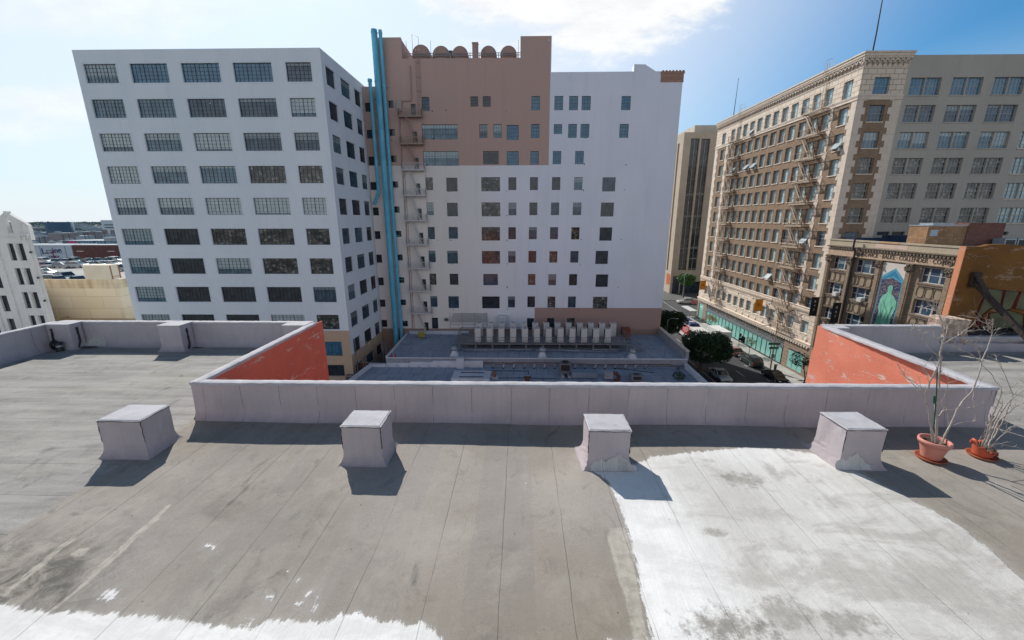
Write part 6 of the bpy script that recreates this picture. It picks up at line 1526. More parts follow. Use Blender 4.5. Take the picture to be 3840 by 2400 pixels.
# ================================================================= FAR OFFICE TOWER
OT = thing('office_tower', 'tan concrete office tower with dark vertical glass strips, in the gap beyond the white building', 'building', (58,145,GZ))
mb = MB(); X0, X1, Y0 = 50.8, 75, 135
hol = [(53.0,55.7,-16.5,24.3),(56.25,59.0,-16.5,24.2)]
facade(mb, lambda u,z,d: (u,Y0+d,z), X0, X1, GZ, 26.1, hol, .8); facade(mb, lambda u,z,d: (X0+d,u,z), Y0, 165, GZ, 26.1, [(138.2,139.6,-17,23.5),(140.4,141.8,-17,23.5)], .6, flip=True)
mb.quad((X0,165,GZ),(X1,165,GZ),(X1,165,26.1),(X0,165,26.1)); mb.quad((X0,Y0,26.1),(X1,Y0,26.1),(X1,165,26.1),(X0,165,26.1)); mb.quad((X1,Y0,GZ),(X1,165,GZ),(X1,165,26.1),(X1,Y0,26.1))
for u, w_ in ((53.,2.7),(56.25,2.75)): mb.add([(u,Y0-.01,24.3),(u+w_,Y0-.01,24.3),(u+w_,Y0-.01,25.3) if u<55 else (u,Y0-.01,25.3)], [(0,1,2)])
mb.build('wall', M['tower_wall'] if 'tower_wall' in M else surf('tan_precast_concrete', (.50,.41,.31), (.44,.36,.27), .3, streak=.1), OT)
mb = MB(); mb.box(55.4,75,139,160,26.1,28.9); mb.build('penthouse', surf('pale_penthouse', (.55,.50,.42), (.5,.45,.38), .4), OT)
gm, bm = MB(), MB(); rg = random.Random(2)
for a, b in ((53.0,55.7),(56.25,59.0)):
    for k in range(12):
        z = -16.5+k*3.4
        for p, q in ((a,(a+b)/2-.04),((a+b)/2+.04,b)): gm.quad((p,Y0+.6,z),(q,Y0+.6,z),(q,Y0+.6,z+3.38),(p,Y0+.6,z+3.38))
        if rg.random() < .5: h = rg.uniform(.25,.8); bm.quad((a,Y0+.57,z+.2),(b,Y0+.57,z+.2),(b,Y0+.57,z+.2+h),(a,Y0+.57,z+.2+h*rg.uniform(.6,1)))
for a, b in ((138.2,139.6),(140.4,141.8)):
    for k in range(12): z = -17+k*3.4; gm.quad((X0+.5,a,z),(X0+.5,b,z),(X0+.5,b,z+3.3),(X0+.5,a,z+3.3))
gm.build('glass_strip', M['g_office'], OT); bm.build('blind', surf('olive_blinds', (.22,.23,.20), (.15,.16,.15), 2), OT)
mb = MB()
for a, b in ((53.0,55.7),(56.25,59.0)): mb.box((a+b)/2-.05,(a+b)/2+.05,Y0+.4,Y0+.6,-16.5,24.2)
mb.build('mullion', M['frame_pale'], OT)
mb = MB(); mb.box(51.6,53.8,Y0-.05,Y0-.002,GZ,-18.4); mb.box(54.2,62,Y0-.04,Y0-.002,GZ,-20.3); mb.build('lobby_glass', M['g_dark'], OT)
mb = MB(); mb.box(54.2,57.6,Y0-.12,Y0-.05,-20.2,-18.2); mb.build('sign_panel', plain('navy_sign', (.02,.03,.12)), OT); mb = MB(); mb.lathe([(0,-.05),(.7,-.05),(.7,0)], (56,Y0-.14,-19.2), 16, axis='y'); mb.build('sign_emblem', plain('sign_mark', (.3,.10,.16)), OT)
mb = MB(); mb.box(X0-.08,X0-.002,135.6,138.6,-21.5,-18.0); mb.build('banner_panel', plain('orange_panel', (.6,.12,.03)), OT)

# ================================================================= STREET
def flat(name, x0, x1, y0, y1, z, m, lab=None):
    mb = MB(); mb.quad((x0,y0,z),(x1,y0,z),(x1,y1,z),(x0,y1,z)); return structure(mb.build(name, m, None))
flat('ground', -6000, 6000, -3000, 9000, GZ-.25, M['ground'])
flat('road', 28.6, 41.3, -60, 101.5, GZ, M['asphalt']); flat('road', -60, 160, 101.5, 123.5, GZ+.004, M['asphalt'])
mb = MB(); mb.box(24.3,28.45,-60,101.4,GZ-.1,GZ+.13); structure(mb.build('sidewalk', M['sidewalk'], None)); mb = MB(); mb.box(41.45,BX+.0,-60,101.4,GZ-.1,GZ+.13); structure(mb.build('sidewalk', M['sidewalk'], None))
mb = MB(); mb.box(28.45,28.6,-60,101.4,GZ-.1,GZ+.14); mb.box(41.3,41.45,-60,101.4,GZ-.1,GZ+.14); mb.box(30,150,123.5,123.65,GZ-.1,GZ+.14); structure(mb.build('kerb', M['sidewalk'], None))
mb = MB(); mb.box(30,150,123.65,136,GZ-.1,GZ+.13); structure(mb.build('sidewalk', surf('dark_paving', (.15,.14,.13), (.1,.1,.09), 1), None))
mb = MB()
for k in range(-4, 16):
    y = 48+k*6.1-36
    for x in (33.2,36.15): 
        if y < 95: mb.quad((x-.06,y,GZ+.004),(x+.06,y,GZ+.004),(x+.06,y+2.6,GZ+.004),(x-.06,y+2.6,GZ+.004))
for x in (30.35,): mb.quad((x-.06,20,GZ+.004),(x+.06,20,GZ+.004),(x+.06,94,GZ+.004),(x-.06,94,GZ+.004))
for k in range(14): y = 40+k*6.4; mb.quad((39.0,y,GZ+.004),(41.2,y,GZ+.004),(41.2,y+.1,GZ+.004),(39.0,y+.1,GZ+.004)); mb.quad((38.9,y-.4,GZ+.005),(39.0,y-.4,GZ+.005),(39.0,y+.5,GZ+.005),(38.9,y+.5,GZ+.005))
for y in (97.5,100.6): mb.quad((28.8,y,GZ+.006),(41.2,y,GZ+.006),(41.2,y+.3,GZ+.006),(28.8,y+.3,GZ+.006))
mb.quad((43.3,104,GZ+.008),(43.42,104,GZ+.008),(44.2,123,GZ+.008),(44.05,123,GZ+.008))
structure(mb.build('road_markings', M['line'], None))

# ---- vehicles
def vehicle(name, label, cat, kind, colour, x, y, rz, z=GZ, group=None, rough=.25):
    t = thing(name, label, cat, (0,0,0), group)
    paint = surf('car_paint', colour, tuple(c*.8 for c in colour), .5, rough=rough, spec=.6, bump=0, metal=.2, fine=4) if colour not in _pc else _pc[colour]; _pc[colour] = paint
    dims = {'sedan': (4.7,1.8,1.42), 'suv': (4.7,1.88,1.72), 'hatch': (4.2,1.75,1.5), 'minivan': (5.0,1.95,1.75)}[kind]; L, W, H = dims
    # side profile (y along length, front +y), half widths vary up the body
    belt_ = H*.60
    low = [(-L/2,.35),(-L/2-.03,.62),(-L/2+.05,belt_*.97),(-L/2+.6,belt_),(L/2-1.3,belt_-.01),(L/2-.35,belt_-.13),(L/2-.02,belt_-.32),(L/2+.02,.45),(L/2-.05,.28)]
    n = len(low); mb = MB(); vs = []
    for wv, zoff in ((.86,0),(1.,0)): pass
    prof = low+[(-L/2+.1,.22)]
    cx_ = [(-W/2+.10,1.),( -W/2,.96),(-W/2,.0)]
    for s in (-1,-.955,-.80,0,.80,.955,1): 
        k = 1-.035*max(0,abs(s)-.5)*2
        for (yy, zz) in prof:
            zc = zz if abs(s) < .97 else min(zz, belt_-.10); vs.append((s*W/2*(1-.04*(zz<.4)), yy*(1-.03*(abs(s)>.9)), zc-(.03*(abs(s)>.9))*(zz>.9*belt_)))
    m_ = len(prof); fs = [(i*m_+k, i*m_+(k+1)%m_, (i+1)*m_+(k+1)%m_, (i+1)*m_+k) for i in range(6) for k in range(m_)]+[tuple(range(m_)), tuple(range(7*m_-1,6*m_-1,-1))]
    mb.add(vs, fs, False); mb.build('body', paint, t)
    rear = {'sedan': -L/2+.55, 'suv': -L/2+.12, 'hatch': -L/2+.15, 'minivan': -L/2+.12}[kind]; rr = {'sedan': 1.05, 'suv': .35, 'hatch': .55, 'minivan': .35}[kind]
    gb = [(rear,belt_-.03),(rear+rr,H-.06),(rear+rr+.3,H),(L/2-2.35,H-.02),(L/2-2.1,H-.07),(L/2-1.25,belt_-.03)]
    g = MB(); vs = []
    for s, k in ((-1,0),(-.80,1),(.80,1),(1,0)):
        for (yy, zz) in gb: f = (zz-belt_)/(H-belt_); wv = (W/2-.05)*(1-.17*max(0,f)); vs.append((s*wv if abs(s)==1 else s*wv, yy, zz if abs(s) < 1 else zz-.02*(f>.5)))
    m_ = len(gb); g.add(vs, [(i*m_+k, i*m_+(k+1)%m_, (i+1)*m_+(k+1)%m_, (i+1)*m_+k) for i in range(3) for k in range(m_)]+[tuple(range(m_)), tuple(range(4*m_-1,3*m_-1,-1))]); g.build('windows', M['g_car'], t)
    r = MB(); wv = (W/2-.05)*.84
    r.add([(-wv,gb[1][0]+.02,H-.05),(wv,gb[1][0]+.02,H-.05),(wv,gb[2][0],H+.012),(-wv,gb[2][0],H+.012),(wv,gb[3][0],H-.008),(-wv,gb[3][0],H-.008),(wv,gb[4][0]-.02,H-.055),(-wv,gb[4][0]-.02,H-.055)], [(0,1,2,3),(3,2,4,5),(5,4,6,7)])
    for s in (-1,1):
        for (p, q) in ((gb[0],gb[1]),(gb[4],gb[5])):
            f = lambda zz: (W/2-.05)*(1-.17*max(0,(zz-belt_)/(H-belt_)))
            r.bar((s*f(p[1]),p[0],p[1]+.02),(s*f(q[1]),q[0],q[1]+.01),.07,.05)
        ym = (gb[2][0]+gb[3][0])/2; r.bar((s*(W/2-.05),ym,belt_),(s*wv,ym,H-.03),.07,.04)
        r.bar((s*wv,gb[1][0],H-.03),(s*wv,gb[4][0],H-.03),.05,.04)
    r.build('roof', paint, t)
    for s in (-1,1):
        for yy in (-L/2+.85, L/2-.9):
            w_ = MB(); rad = .33; w_.lathe([(rad*.62,-.01),(rad*.98,0),(rad,.04),(rad,.18),(0,.18)], (0,0,0), 18, axis='x'); w_.v = [((s*(W/2-.0)+(-s)*v[0]), v[1]+yy, v[2]+rad) for v in w_.v]
            o = w_.build('wheel', M['black'], t)
            h = MB(); h.lathe([(0,.02),(.08,.0),(rad*.6,.015),(rad*.62,.03)], (0,0,0), 12, axis='x'); h.v = [((s*(W/2+.005)+(-s)*v[0]), v[1]+yy, v[2]+rad) for v in h.v]; h.build('rim', M['galv'], o)
    for s in (-1,1):
        h = MB(); h.box(min(s*W*.30,s*W*.47),max(s*W*.30,s*W*.47),L/2-.16,L/2+.01,belt_-.34,belt_-.2); h.build('headlight', M['lamp_glass'], t)
        h = MB(); h.box(min(s*W*.34,s*W*.48),max(s*W*.34,s*W*.48),-L/2-.045,-L/2+.1,belt_-.32,belt_-.12); h.build('taillight', M['tail_red'], t)
    b = MB(); b.box(-.45,.45,L/2-.02,L/2+.04,.36,.5); b.box(-.26,.26,-L/2-.05,-L/2+.0,.52,.64); b.build('grille', M['black'], t)
    t.location = (x,y,z); t.rotation_euler = (0,0,rz); return t
_pc = {}
M['g_car'] = glass('car_glass', (.012,.016,.02), (.03,.04,.045), .4, rough=.05, spec=1.)
M['lamp_glass'] = plain('headlamp_glass', (.7,.7,.68), .15); M['tail_red'] = plain('taillight_red', (.4,.02,.02), .25)
vehicle('parked_car', 'black sedan parked nearest at the right kerb below the shopfront', 'car', 'sedan', (.015,.018,.02), 40.2, 59.6, R(180))
vehicle('parked_car', 'dark green-grey sport utility parked behind the black sedan', 'car', 'suv', (.045,.06,.062), 40.3, 66.7, 0)
vehicle('parked_car', 'dusty rose hatchback parked in front of the dark sport utility', 'car', 'hatch', (.50,.32,.29), 40.2, 72.4, R(0))
vehicle('moving_car', 'silver sedan driving toward the viewer in the near left lane', 'car', 'sedan', (.62,.64,.65), 31.9, 60.2, R(180))
vehicle('moving_car', 'white sport utility crossing the far intersection', 'car', 'suv', (.62,.60,.56), 49.6, 118.6, R(90))
# box truck
t = thing('box_truck', 'white box truck with a green emblem on its rear, parked at the right kerb', 'truck', (39.5,77,GZ)); mb = MB(); mb.box(38.42,40.62,74.4,79.6,GZ+.95,-20.95); mb.build('cargo_box', surf('truck_white', (.74,.74,.72), (.68,.68,.66), .5, rough=.5, bump=0), t)
mb = MB(); mb.box(38.5,40.55,79.65,82.0,GZ+.6,GZ+1.6); mb.prism([(79.65,GZ+1.6),(81.3,GZ+1.6),(80.9,GZ+2.6),(79.65,GZ+2.7)], lambda u,w,t_: (t_,u,w), 38.55, 40.5); mb.build('cab', M['frame_white'], t)
mb = MB(); mb.box(38.6,40.4,74.5,81.8,GZ+.55,GZ+.94); mb.build('chassis', M['black'], t)
for x in (38.55,40.2):
    for y in (75.6,81.0): mb = MB(); mb.lathe([(0,0),(.45,0),(.45,.28),(0,.28)], (x,y,GZ+.45), 16, axis='x'); mb.build('wheel', M['black'], t)
g_ = plain('truck_green', (.08,.30,.20)); mb = MB()
for s in (-1,1): mb.prism([(39.52+s*.1,-21.9),(39.52+s*.75,-21.65),(39.52+s*.65,-21.8),(39.52+s*.55,-21.9),(39.52+s*.4,-22.1),(39.52+s*.1,-22.15)], lambda u,w,t_: (u,t_,w), 74.375, 74.39)
mb.lathe([(0,-.012),(.28,-.012),(.28,0)], (39.52,74.39,-22.1), 14, axis='y'); mb.build('emblem', g_, t); mb = MB(); mb.box(38.5,40.54,74.385,74.398,GZ+1.0,GZ+1.12); mb.box(38.47,38.52,74.38,74.398,GZ+1.0,-21); mb.box(40.52,40.57,74.38,74.398,GZ+1.0,-21); mb.build('rear_frame', M['galv'], t)
# shuttle bus facing the viewer
t = thing('shuttle_bus', 'white bus with red side panel and dark blue roof unit, beside the box truck', 'bus', (36.2,81,GZ)); mb = MB(); prof = [(75.9,GZ+.4),(75.75,GZ+1.3),(76.2,GZ+2.75),(76.6,GZ+3.05),(87.2,GZ+3.05),(87.5,GZ+2.8),(87.5,GZ+.4)]
mb.prism(prof, lambda u,w,t_: (t_,u,w), 34.95, 37.45); mb.build('body', surf('bus_white', (.74,.73,.72), (.70,.69,.68), .6, rough=.35, bump=0), t)
mb = MB(); mb.add([(35.1,75.68,GZ+1.4),(37.3,75.68,GZ+1.4),(37.3,76.12,GZ+2.72),(35.1,76.12,GZ+2.72)], [(0,1,2,3)]); mb.build('windscreen', M['g_car'], t)
mb = MB(); mb.box(34.93,34.945,77.2,80.0,GZ+1.5,GZ+2.6); mb.box(34.93,34.945,84,87,GZ+1.5,GZ+2.6); mb.box(37.455,37.47,77,87,GZ+1.5,GZ+2.6); mb.build('side_window', M['g_car'], t)
mb = MB(); mb.box(34.92,34.945,80.1,84,GZ+1.2,GZ+3.0); mb.build('red_panel', plain('bus_red', (.62,.04,.05)), t)
mb = MB()
for k in range(4): mb.box(34.905,34.918,80.6+k*.05,83.3-k*.1,GZ+2.5-k*.28,GZ+2.6-k*.28)
mb.build('panel_text', M['frame_white'], t)
mb = MB(); mb.add([(x,y,z) for z, e in ((GZ+3.051,0),(GZ+3.55,.25)) for x, y in ((35.1+e,80.4+e),(37.3-e,80.4+e),(37.3-e,87.2-e),(35.1+e,87.2-e))], [(4,5,6,7),(0,1,5,4),(1,2,6,5),(2,3,7,6),(3,0,4,7)]); mb.build('roof_unit', plain('bus_navy', (.012,.03,.12)), t)
mb = MB(); mb.box(35.0,37.4,85.5,87.3,GZ+3.055,GZ+3.3); mb.build('blue_cowl', plain('bus_blue', (.02,.08,.35)), t); mb = MB(); mb.box(35.8,36.2,82,83,GZ+3.552,GZ+3.6); mb.box(36.4,36.8,82,83,GZ+3.552,GZ+3.6); mb.build('roof_fan', M['frame_white'], t)
for x in (34.97,37.15):
    for y in (77.6,85.2): mb = MB(); mb.lathe([(0,0),(.48,0),(.48,.26),(0,.26)], (x,y,GZ+.48), 16, axis='x'); mb.build('wheel', M['black'], t)

# ---- trees
def leaf_cloud(mb, lumps, n, size, rg, flat_=.5):
    vs, fs = [], []
    tot = sum(l[3]**2*l[4] if len(l) > 4 else l[3]**3 for l in lumps)
    for l in lumps:
        cx_, cy_, cz_, r = l[:4]; rz = l[4] if len(l) > 4 else r
        for _ in range(int(n*(r*r*rz)/tot)):
            d = Vector((rg.gauss(0,1), rg.gauss(0,1), rg.gauss(0,1))).normalized(); q = rg.uniform(.55,1.04)**.5
            c = Vector((cx_+d.x*r*q, cy_+d.y*r*q, cz_+d.z*rz*q)); s = size*rg.uniform(.6,1.3)
            u = Vector((rg.gauss(0,1), rg.gauss(0,1), rg.gauss(0,.6))).normalized(); v = u.cross(Vector((rg.gauss(0,1), rg.gauss(0,1), rg.gauss(0,1)))).normalized()
            b = len(vs); vs += [c-u*s, c-v*s*flat_, c+u*s, c+v*s*flat_]; fs.append((b,b+1,b+2,b+3))
    mb.add(vs, fs)
def tree(name, label, x, y, zb, crown, n, size, mat, trunk_r, seed, limbs=5, spread=.6, nl=14, group=None):
    rg = random.Random(seed); cx_, cy_, cz_, rx, ry, rz = crown
    t = thing(name, label, 'tree', (x,y,zb), group); mb = MB(); f = Vector((x+(cx_-x)*.5, y+(cy_-y)*.5, zb+(cz_-rz-zb)*1.0+rz*.35))
    mb.tube([(x,y,zb-.1),(x+.05,y,zb+(f.z-zb)*.5),f], [trunk_r*1.25,trunk_r,trunk_r*.75], 9)
    for k in range(limbs):
        a = 6.28*k/limbs+rg.uniform(-.4,.4); e = Vector((cx_+rx*spread*math.cos(a), cy_+ry*spread*math.sin(a), cz_+rz*rg.uniform(-.1,.5))); m_ = f.lerp(e,.5)+Vector((rg.uniform(-.2,.2),rg.uniform(-.2,.2),-.1))
        mb.tube([f-Vector((0,0,.2)),m_,e], [trunk_r*.55,trunk_r*.35,trunk_r*.12], 6)
        for _ in range(3): p = m_.lerp(e, rg.random()); mb.tube([p, p+Vector((rg.uniform(-1,1)*rx*.35, rg.uniform(-1,1)*ry*.35, rg.uniform(.1,.6)*rz))], [trunk_r*.18,trunk_r*.05], 4)
    mb.build('trunk', M['bark'], t)
    lumps = [(cx_,cy_,cz_,min(rx,ry)*.74,rz*.74)]
    for _ in range(nl): a = rg.uniform(0,6.28); e = rg.uniform(-.5,1.); s = math.sqrt(max(0,1-e*e*.8)); r = rg.uniform(.26,.42)*min(rx,ry); lumps.append((cx_+math.cos(a)*s*rx*.68, cy_+math.sin(a)*s*ry*.68, cz_+e*rz*.62, r, r*.85))
    if seed >= 50: lumps = lumps[1:]
    c = MB(); leaf_cloud(c, lumps, n, size, rg); c.build('crown', mat, t); return t
tree('street_tree', 'large round dark ficus nearest the left kerb, in front of the truck', 29.3, 61.9, GZ+.13, (30.2,62.4,-20.4,4.0,4.0,3.1), 15000, .17, M['leaf_dark'], .28, 11, 7, nl=26)
tree('street_tree', 'dark ficus farther along the left kerb behind a street lamp', 28.9, 76, GZ+.13, (29.3,75.5,-19.5,3.1,3.2,2.9), 9000, .17, M['leaf_dark'], .22, 12, 6, nl=20)
tree('street_tree', 'bright green tree by the far corner in front of the office tower', 51.6, 125, GZ+.13, (51.8,124,-18.1,3.1,3.,2.6), 5000, .2, M['leaf_green'], .18, 13, 5, nl=16)
tree('street_tree', 'small orange autumn tree on the right pavement beyond the truck', 42.6, 87.5, GZ+.13, (42.8,87.5,-21.6,1.4,1.4,1.1), 700, .11, M['leaf_autumn'], .06, 51, 5, nl=14)
tree('street_tree', 'thin yellow-green sapling on the right pavement beside the hatchback', 42.5, 71.2, GZ+.13, (42.6,71.4,-22.1,1.2,1.2,1.2), 420, .10, M['leaf_thin'], .05, 52, 5, nl=14)
tree('street_tree', 'very small green sapling half hidden behind the box truck', 42.6, 79.5, GZ+.13, (42.6,79.5,-21.9,.9,.9,.9), 300, .10, M['leaf_green'], .05, 53, 4, nl=10)
tree('street_tree', 'sparse dark-leaved tree at the edge of the red light-well wall', 42.5, 56.5, GZ+.13, (42.2,57.2,-20.4,1.7,1.7,1.6), 1000, .12, M['leaf_dark'], .08, 54, 6, nl=16)
p = at(2400+435*.3307, 980+1340*.3307, Z=RZ2); c = MB(); rg = random.Random(9); leaf_cloud(c, [(p.x,p.y,RZ2+.5,.8,.5),(p.x+.5,p.y+.3,RZ2+.3,.5,.35),(p.x,p.y+.5,RZ2+.9,.4,.6)], 500, .1, rg); o = c.build('weed', M['leaf_dark'], None); tag(o, 'scruffy dark weed growing on the right end of the nearest low roof', 'weed')

# ---- poles and street furniture
t = thing('street_lamp', 'grey street lamp with a single curved arm by the left kerb between the ficus trees', 'street lamp', (27.7,73,GZ)); mb = MB(); mb.tube([(27.7,73,GZ),(27.7,73,-18.2)], [.1,.06], 8); mb.build('pole', M['galv'], t); mb = MB(); mb.tube([(27.7,73,-18.9),(27.8,73,-18.2),(28.3,73,-17.9),(29.2,73,-17.95)], .045, 6); mb.build('arm', M['galv'], t); mb = MB(); mb.lathe([(0,-.35),(.14,-.2),(.16,.1),(0,.3)], (0,0,0), 10, axis='x'); mb.v = [(v[0]+29.4, v[1]+73, v[2]*.5-17.97) for v in mb.v]; mb.build('lamp_head', M['frame_white'], t)
t = thing('street_lamp', 'tall street lamp and sign pole on the right pavement carrying green street signs', 'street lamp', (41.75,63.4,GZ)); mb = MB(); mb.tube([(41.75,63.4,GZ+.13),(41.75,63.4,-16.3)], [.14,.08], 10); mb.build('pole', M['fe_tan'], t)
mb = MB(); mb.tube([(41.75,63.4,-17.1),(41.3,63.5,-16.75),(40.2,63.8,-16.8),(39.7,63.9,-16.85)], .05, 6); mb.build('arm', M['galv'], t); mb = MB(); mb.lathe([(0,-.35),(.15,-.2),(.17,.1),(0,.3)], (0,0,0), 10, axis='x'); mb.v = [(v[0]+39.5, v[1]+63.9, v[2]*.5-16.88) for v in mb.v]; mb.build('lamp_head', M['frame_white'], t)
for z, l in ((-19.75,1.9),(-20.45,1.5)):
    mb = MB(); mb.box(41.75-l*.55,41.75+l*.45,63.2,63.25,z-.2,z+.22); o = mb.build('street_sign', plain('sign_green', (.01,.10,.06)), t); mb = MB(); mb.box(41.75-l*.5,41.75+l*.4,63.19,63.197,z+.16,z+.19); mb.box(41.75-l*.5,41.75+l*.4,63.19,63.197,z-.17,z-.14); mb.build('border', M['frame_white'], o)
mb = MB(); mb.box(41.45,42.0,63.2,63.24,-22.2,-21.55); mb.build('notice_sign', M['steel'], t)
t = thing('street_sign', 'slim pole with a dark sign on the right pavement near the truck', 'sign', (41.8,73.6,GZ)); mb = MB(); mb.tube([(41.8,73.6,GZ+.13),(41.8,73.6,-20.9)], .05, 6); mb.build('pole', M['steel'], t); mb = MB(); mb.box(41.6,42.0,73.5,73.56,-21.6,-20.95); mb.box(41.55,42.05,73.5,73.55,-22.3,-21.75); mb.build('board', M['black'], t)
t = thing('parking_meter', 'stout dark parking pay post beside the black sedan', 'parking meter', (41.9,62.5,GZ)); mb = MB(); mb.box(41.8,42.1,62.4,62.65,GZ+.13,GZ+1.35); mb.build('post', M['black'], t); mb = MB(); mb.box(41.75,42.15,62.35,62.7,GZ+1.35,GZ+1.5); mb.build('cap', M['steel'], t)
t = thing('street_lamp', 'tall pale street lamp at the far corner by the office tower', 'street lamp', (49.6,120.6,GZ)); mb = MB(); mb.tube([(49.3,120,GZ),(49.3,120,-15.7)], [.13,.07], 8); mb.build('pole', M['galv'], t); mb = MB(); mb.tube([(49.3,120,-16.2),(49.6,120,-15.7),(50.8,120,-15.6)], .05, 6); mb.lathe([(0,-.2),(.2,0),(0,.1)], (50.9,120,-15.6), 8); mb.build('arm', M['galv'], t)
t = thing('bus_shelter', 'flat pale canopy shelter on the right pavement at the far corner', 'bus shelter', (43.4,100,GZ)); mb = MB(); mb.box(42.3,44.0,97.3,103.2,-22.1,-21.95); mb.build('canopy', M['frame_white'], t); mb = MB()
for x,y in ((42.5,98),(42.5,102.8),(43.8,98),(43.8,102.8)): mb.tube([(x,y,GZ+.1),(x,y,-22.1)], .06, 6)
mb.build('post', M['steel'], t)
t = thing('construction_sign', 'red and white warning board in front of the white vehicle at the crossing', 'sign', (46.9,107,GZ)); mb = MB(); mb.box(46.6,47.7,107,107.06,-22.2,-21.2); mb.build('board', plain('sign_red', (.55,.08,.08)), t); mb = MB(); mb.bar((46.75,106.98,-21.3),(47.55,106.98,-22.1),.12,.02); mb.bar((47.55,106.98,-21.3),(46.75,106.98,-22.1),.12,.02); mb.build('cross', M['frame_white'], t); mb = MB(); mb.tube([(47.15,107.1,GZ),(47.15,107.1,-22.2)], .05, 6); mb.build('post', M['steel'], t)

# ================================================================= FAR LEFT
TB = thing('terracotta_building', 'ornate off-white terracotta building with a pointed gable and arched niche at the far left edge', 'building', (-82,64,GZ)); TY = 62.0
wn = []
for x0, x1 in ((-80.15,-79.15),(-78.6,-77.6),(-84.0,-82.8),(-86.6,-85.6),(-88.1,-87.1)):
    for k in range(6): z = -3.55-3.85*k - (.55 if x0 < -82 else 0); wn.append((x0,x1,z-2.65,z))
mb = MB(); facade(mb, lambda u,z,d: (u,TY+d,z), -92, -75.9, GZ, -2.9, wn, .35)
ni = [(-79.35,-2.0),(-78.5,-2.0),(-78.5,-.3),(-78.65,.12),(-78.93,.55),(-79.2,.12),(-79.35,-.3)]
out = [(-92,-2.9),(-75.9,-2.9),(-75.9,-.8),(-76.5,-.3),(-77.2,.15),(-78.6,1.05),(-78.6,1.32),(-79.2,1.32),(-79.2,1.05),(-80.6,.2),(-81.6,-.4),(-81.8,-1.2),(-92,-1.2)]
mb.tess([out, ni], lambda u,w,t_: (u,t_,w), TY); mb.tess([out, ni], lambda u,w,t_: (u,t_,w), TY+.5)
for L in (out, ni):
    for p, q in zip(L, L[1:]+L[:1]): mb.quad((p[0],TY,p[1]),(q[0],TY,q[1]),(q[0],TY+.5,q[1]),(p[0],TY+.5,p[1]))
mb.quad((-75.9,TY,GZ),(-75.9,TY,-2.9),(-95,76,-2.9),(-95,76,GZ)); mb.quad((-92,TY+.5,-2.95),(-75.9,TY+.5,-2.95),(-95,76,-2.95),(-97,76,-2.95))
mb.build('wall', M['terracotta'], TB)
mb = MB()
for x in (-76.9,-81.9,-85.0): 
    mb.box(x-.28,x+.28,TY-.18,TY-.003,GZ,-2.6); mb.box(x-.8,x+.8,TY-.3,TY-.002,-2.35,-2.1); mb.box(x-.7,x+.7,TY-.25,TY-.002,-3.1,-2.95)
    for k in range(4): mb.box(x-.6+k*.34,x-.45+k*.34,TY-.2,TY-.002,-2.9,-2.4)
for k in range(4): mb.box(-79.02+.0,-78.72,TY-.12,TY-.002,-6.2-3.85*k,-3.5-3.85*k)
mb.box(-82,-77.2,TY-.1,TY-.002,-2.75,-2.6); mb.tube([(-76.6+.5*math.cos(a),TY-.05,-1.25+.75*math.sin(a)) for a in [R(180)*k/10 for k in range(11)]], .07, 5)
mb.build('pilaster', M['terracotta'], TB)
for a,b,c,d in wn: window(TB, 'S', (a+b)/2, (c+d)/2, b-a, d-c, 'g_dark', nx=2, ny=4, bar=.05, depth=.3, plane=TY)
mb = MB(); mb.box(-79.3,-78.55,TY+.6,TY+.9,-2.0,-.75); mb.build('niche_panel', surf('brown_niche_panel', (.25,.19,.12), (.2,.15,.1), 2), TB)
for i, z in enumerate((-4.9,-8.9,-12.6)): mb = MB(); mb.lathe([(0,.18),(.12,.1),(.16,-.1),(0,-.12)], (-76.35,TY-.3,z), 8); mb.bar((-76.35,TY-.3,z+.15),(-76.35,TY,z+.1),.05); mb.build('wall_lamp', M['black'], TB)
# parking structure
PG = thing('parking_structure', 'beige-ochre walled parking structure with cars on its roof deck, at the left', 'building', (-95,95,GZ)); DZ_ = -12.2
mb = MB(); mb.box(-140,-77.4,75,75.3,GZ,-11.1); mb.box(-77.7,-77.4,75.31,124,GZ,-11.1); mb.build('wall', M['garage'], PG)
mb = MB(); mb.quad((-170,75.3,DZ_),(-77.7,75.3,DZ_),(-77.7,124,DZ_),(-170,124,DZ_)); mb.build('parking_deck', M['deck'], PG)
mb = MB(); mb.box(-83.5,-78.6,74.98,77.2,-11.1,-8.5); mb.box(-83.6,-78.5,74.9,77.3,-8.5,-8.36); mb.build('stair_bulkhead', surf('cream_bulkhead', (.84,.76,.62), (.78,.70,.56), .5), PG)
mb = MB(); 
for x in (-78.55,): mb.bar((x+.04,75.4,-11.05),(x+.04,75.4,-8.5),.1); mb.bar((x+.04,77.0,-11.05),(x+.04,77.0,-8.5),.1); mb.bar((x+.04,75.4,-10.6),(x+.04,77,-10.6),.05)
mb.build('corner_pipe', surf('rust_red_pipe', (.4,.12,.05), (.3,.1,.05), 2), PG)
mb = MB(); mb.box(-96,-70,70,74.9,GZ,-18.8); mb.box(-96,-70,69.8,70.05,-18.8,-18.3); mb.box(-89,-88.8,70.06,74.9,-18.8,-18.4); tag(mb.build('low_annex', surf('ochre_annex', (.5,.38,.24), (.42,.31,.2), .5), None), 'low ochre annex roof at the foot of the beige parking wall', 'building')
def N_(x, y, Z=DZ_): return at(x*.2315, 740+y*.2315, Z=Z)
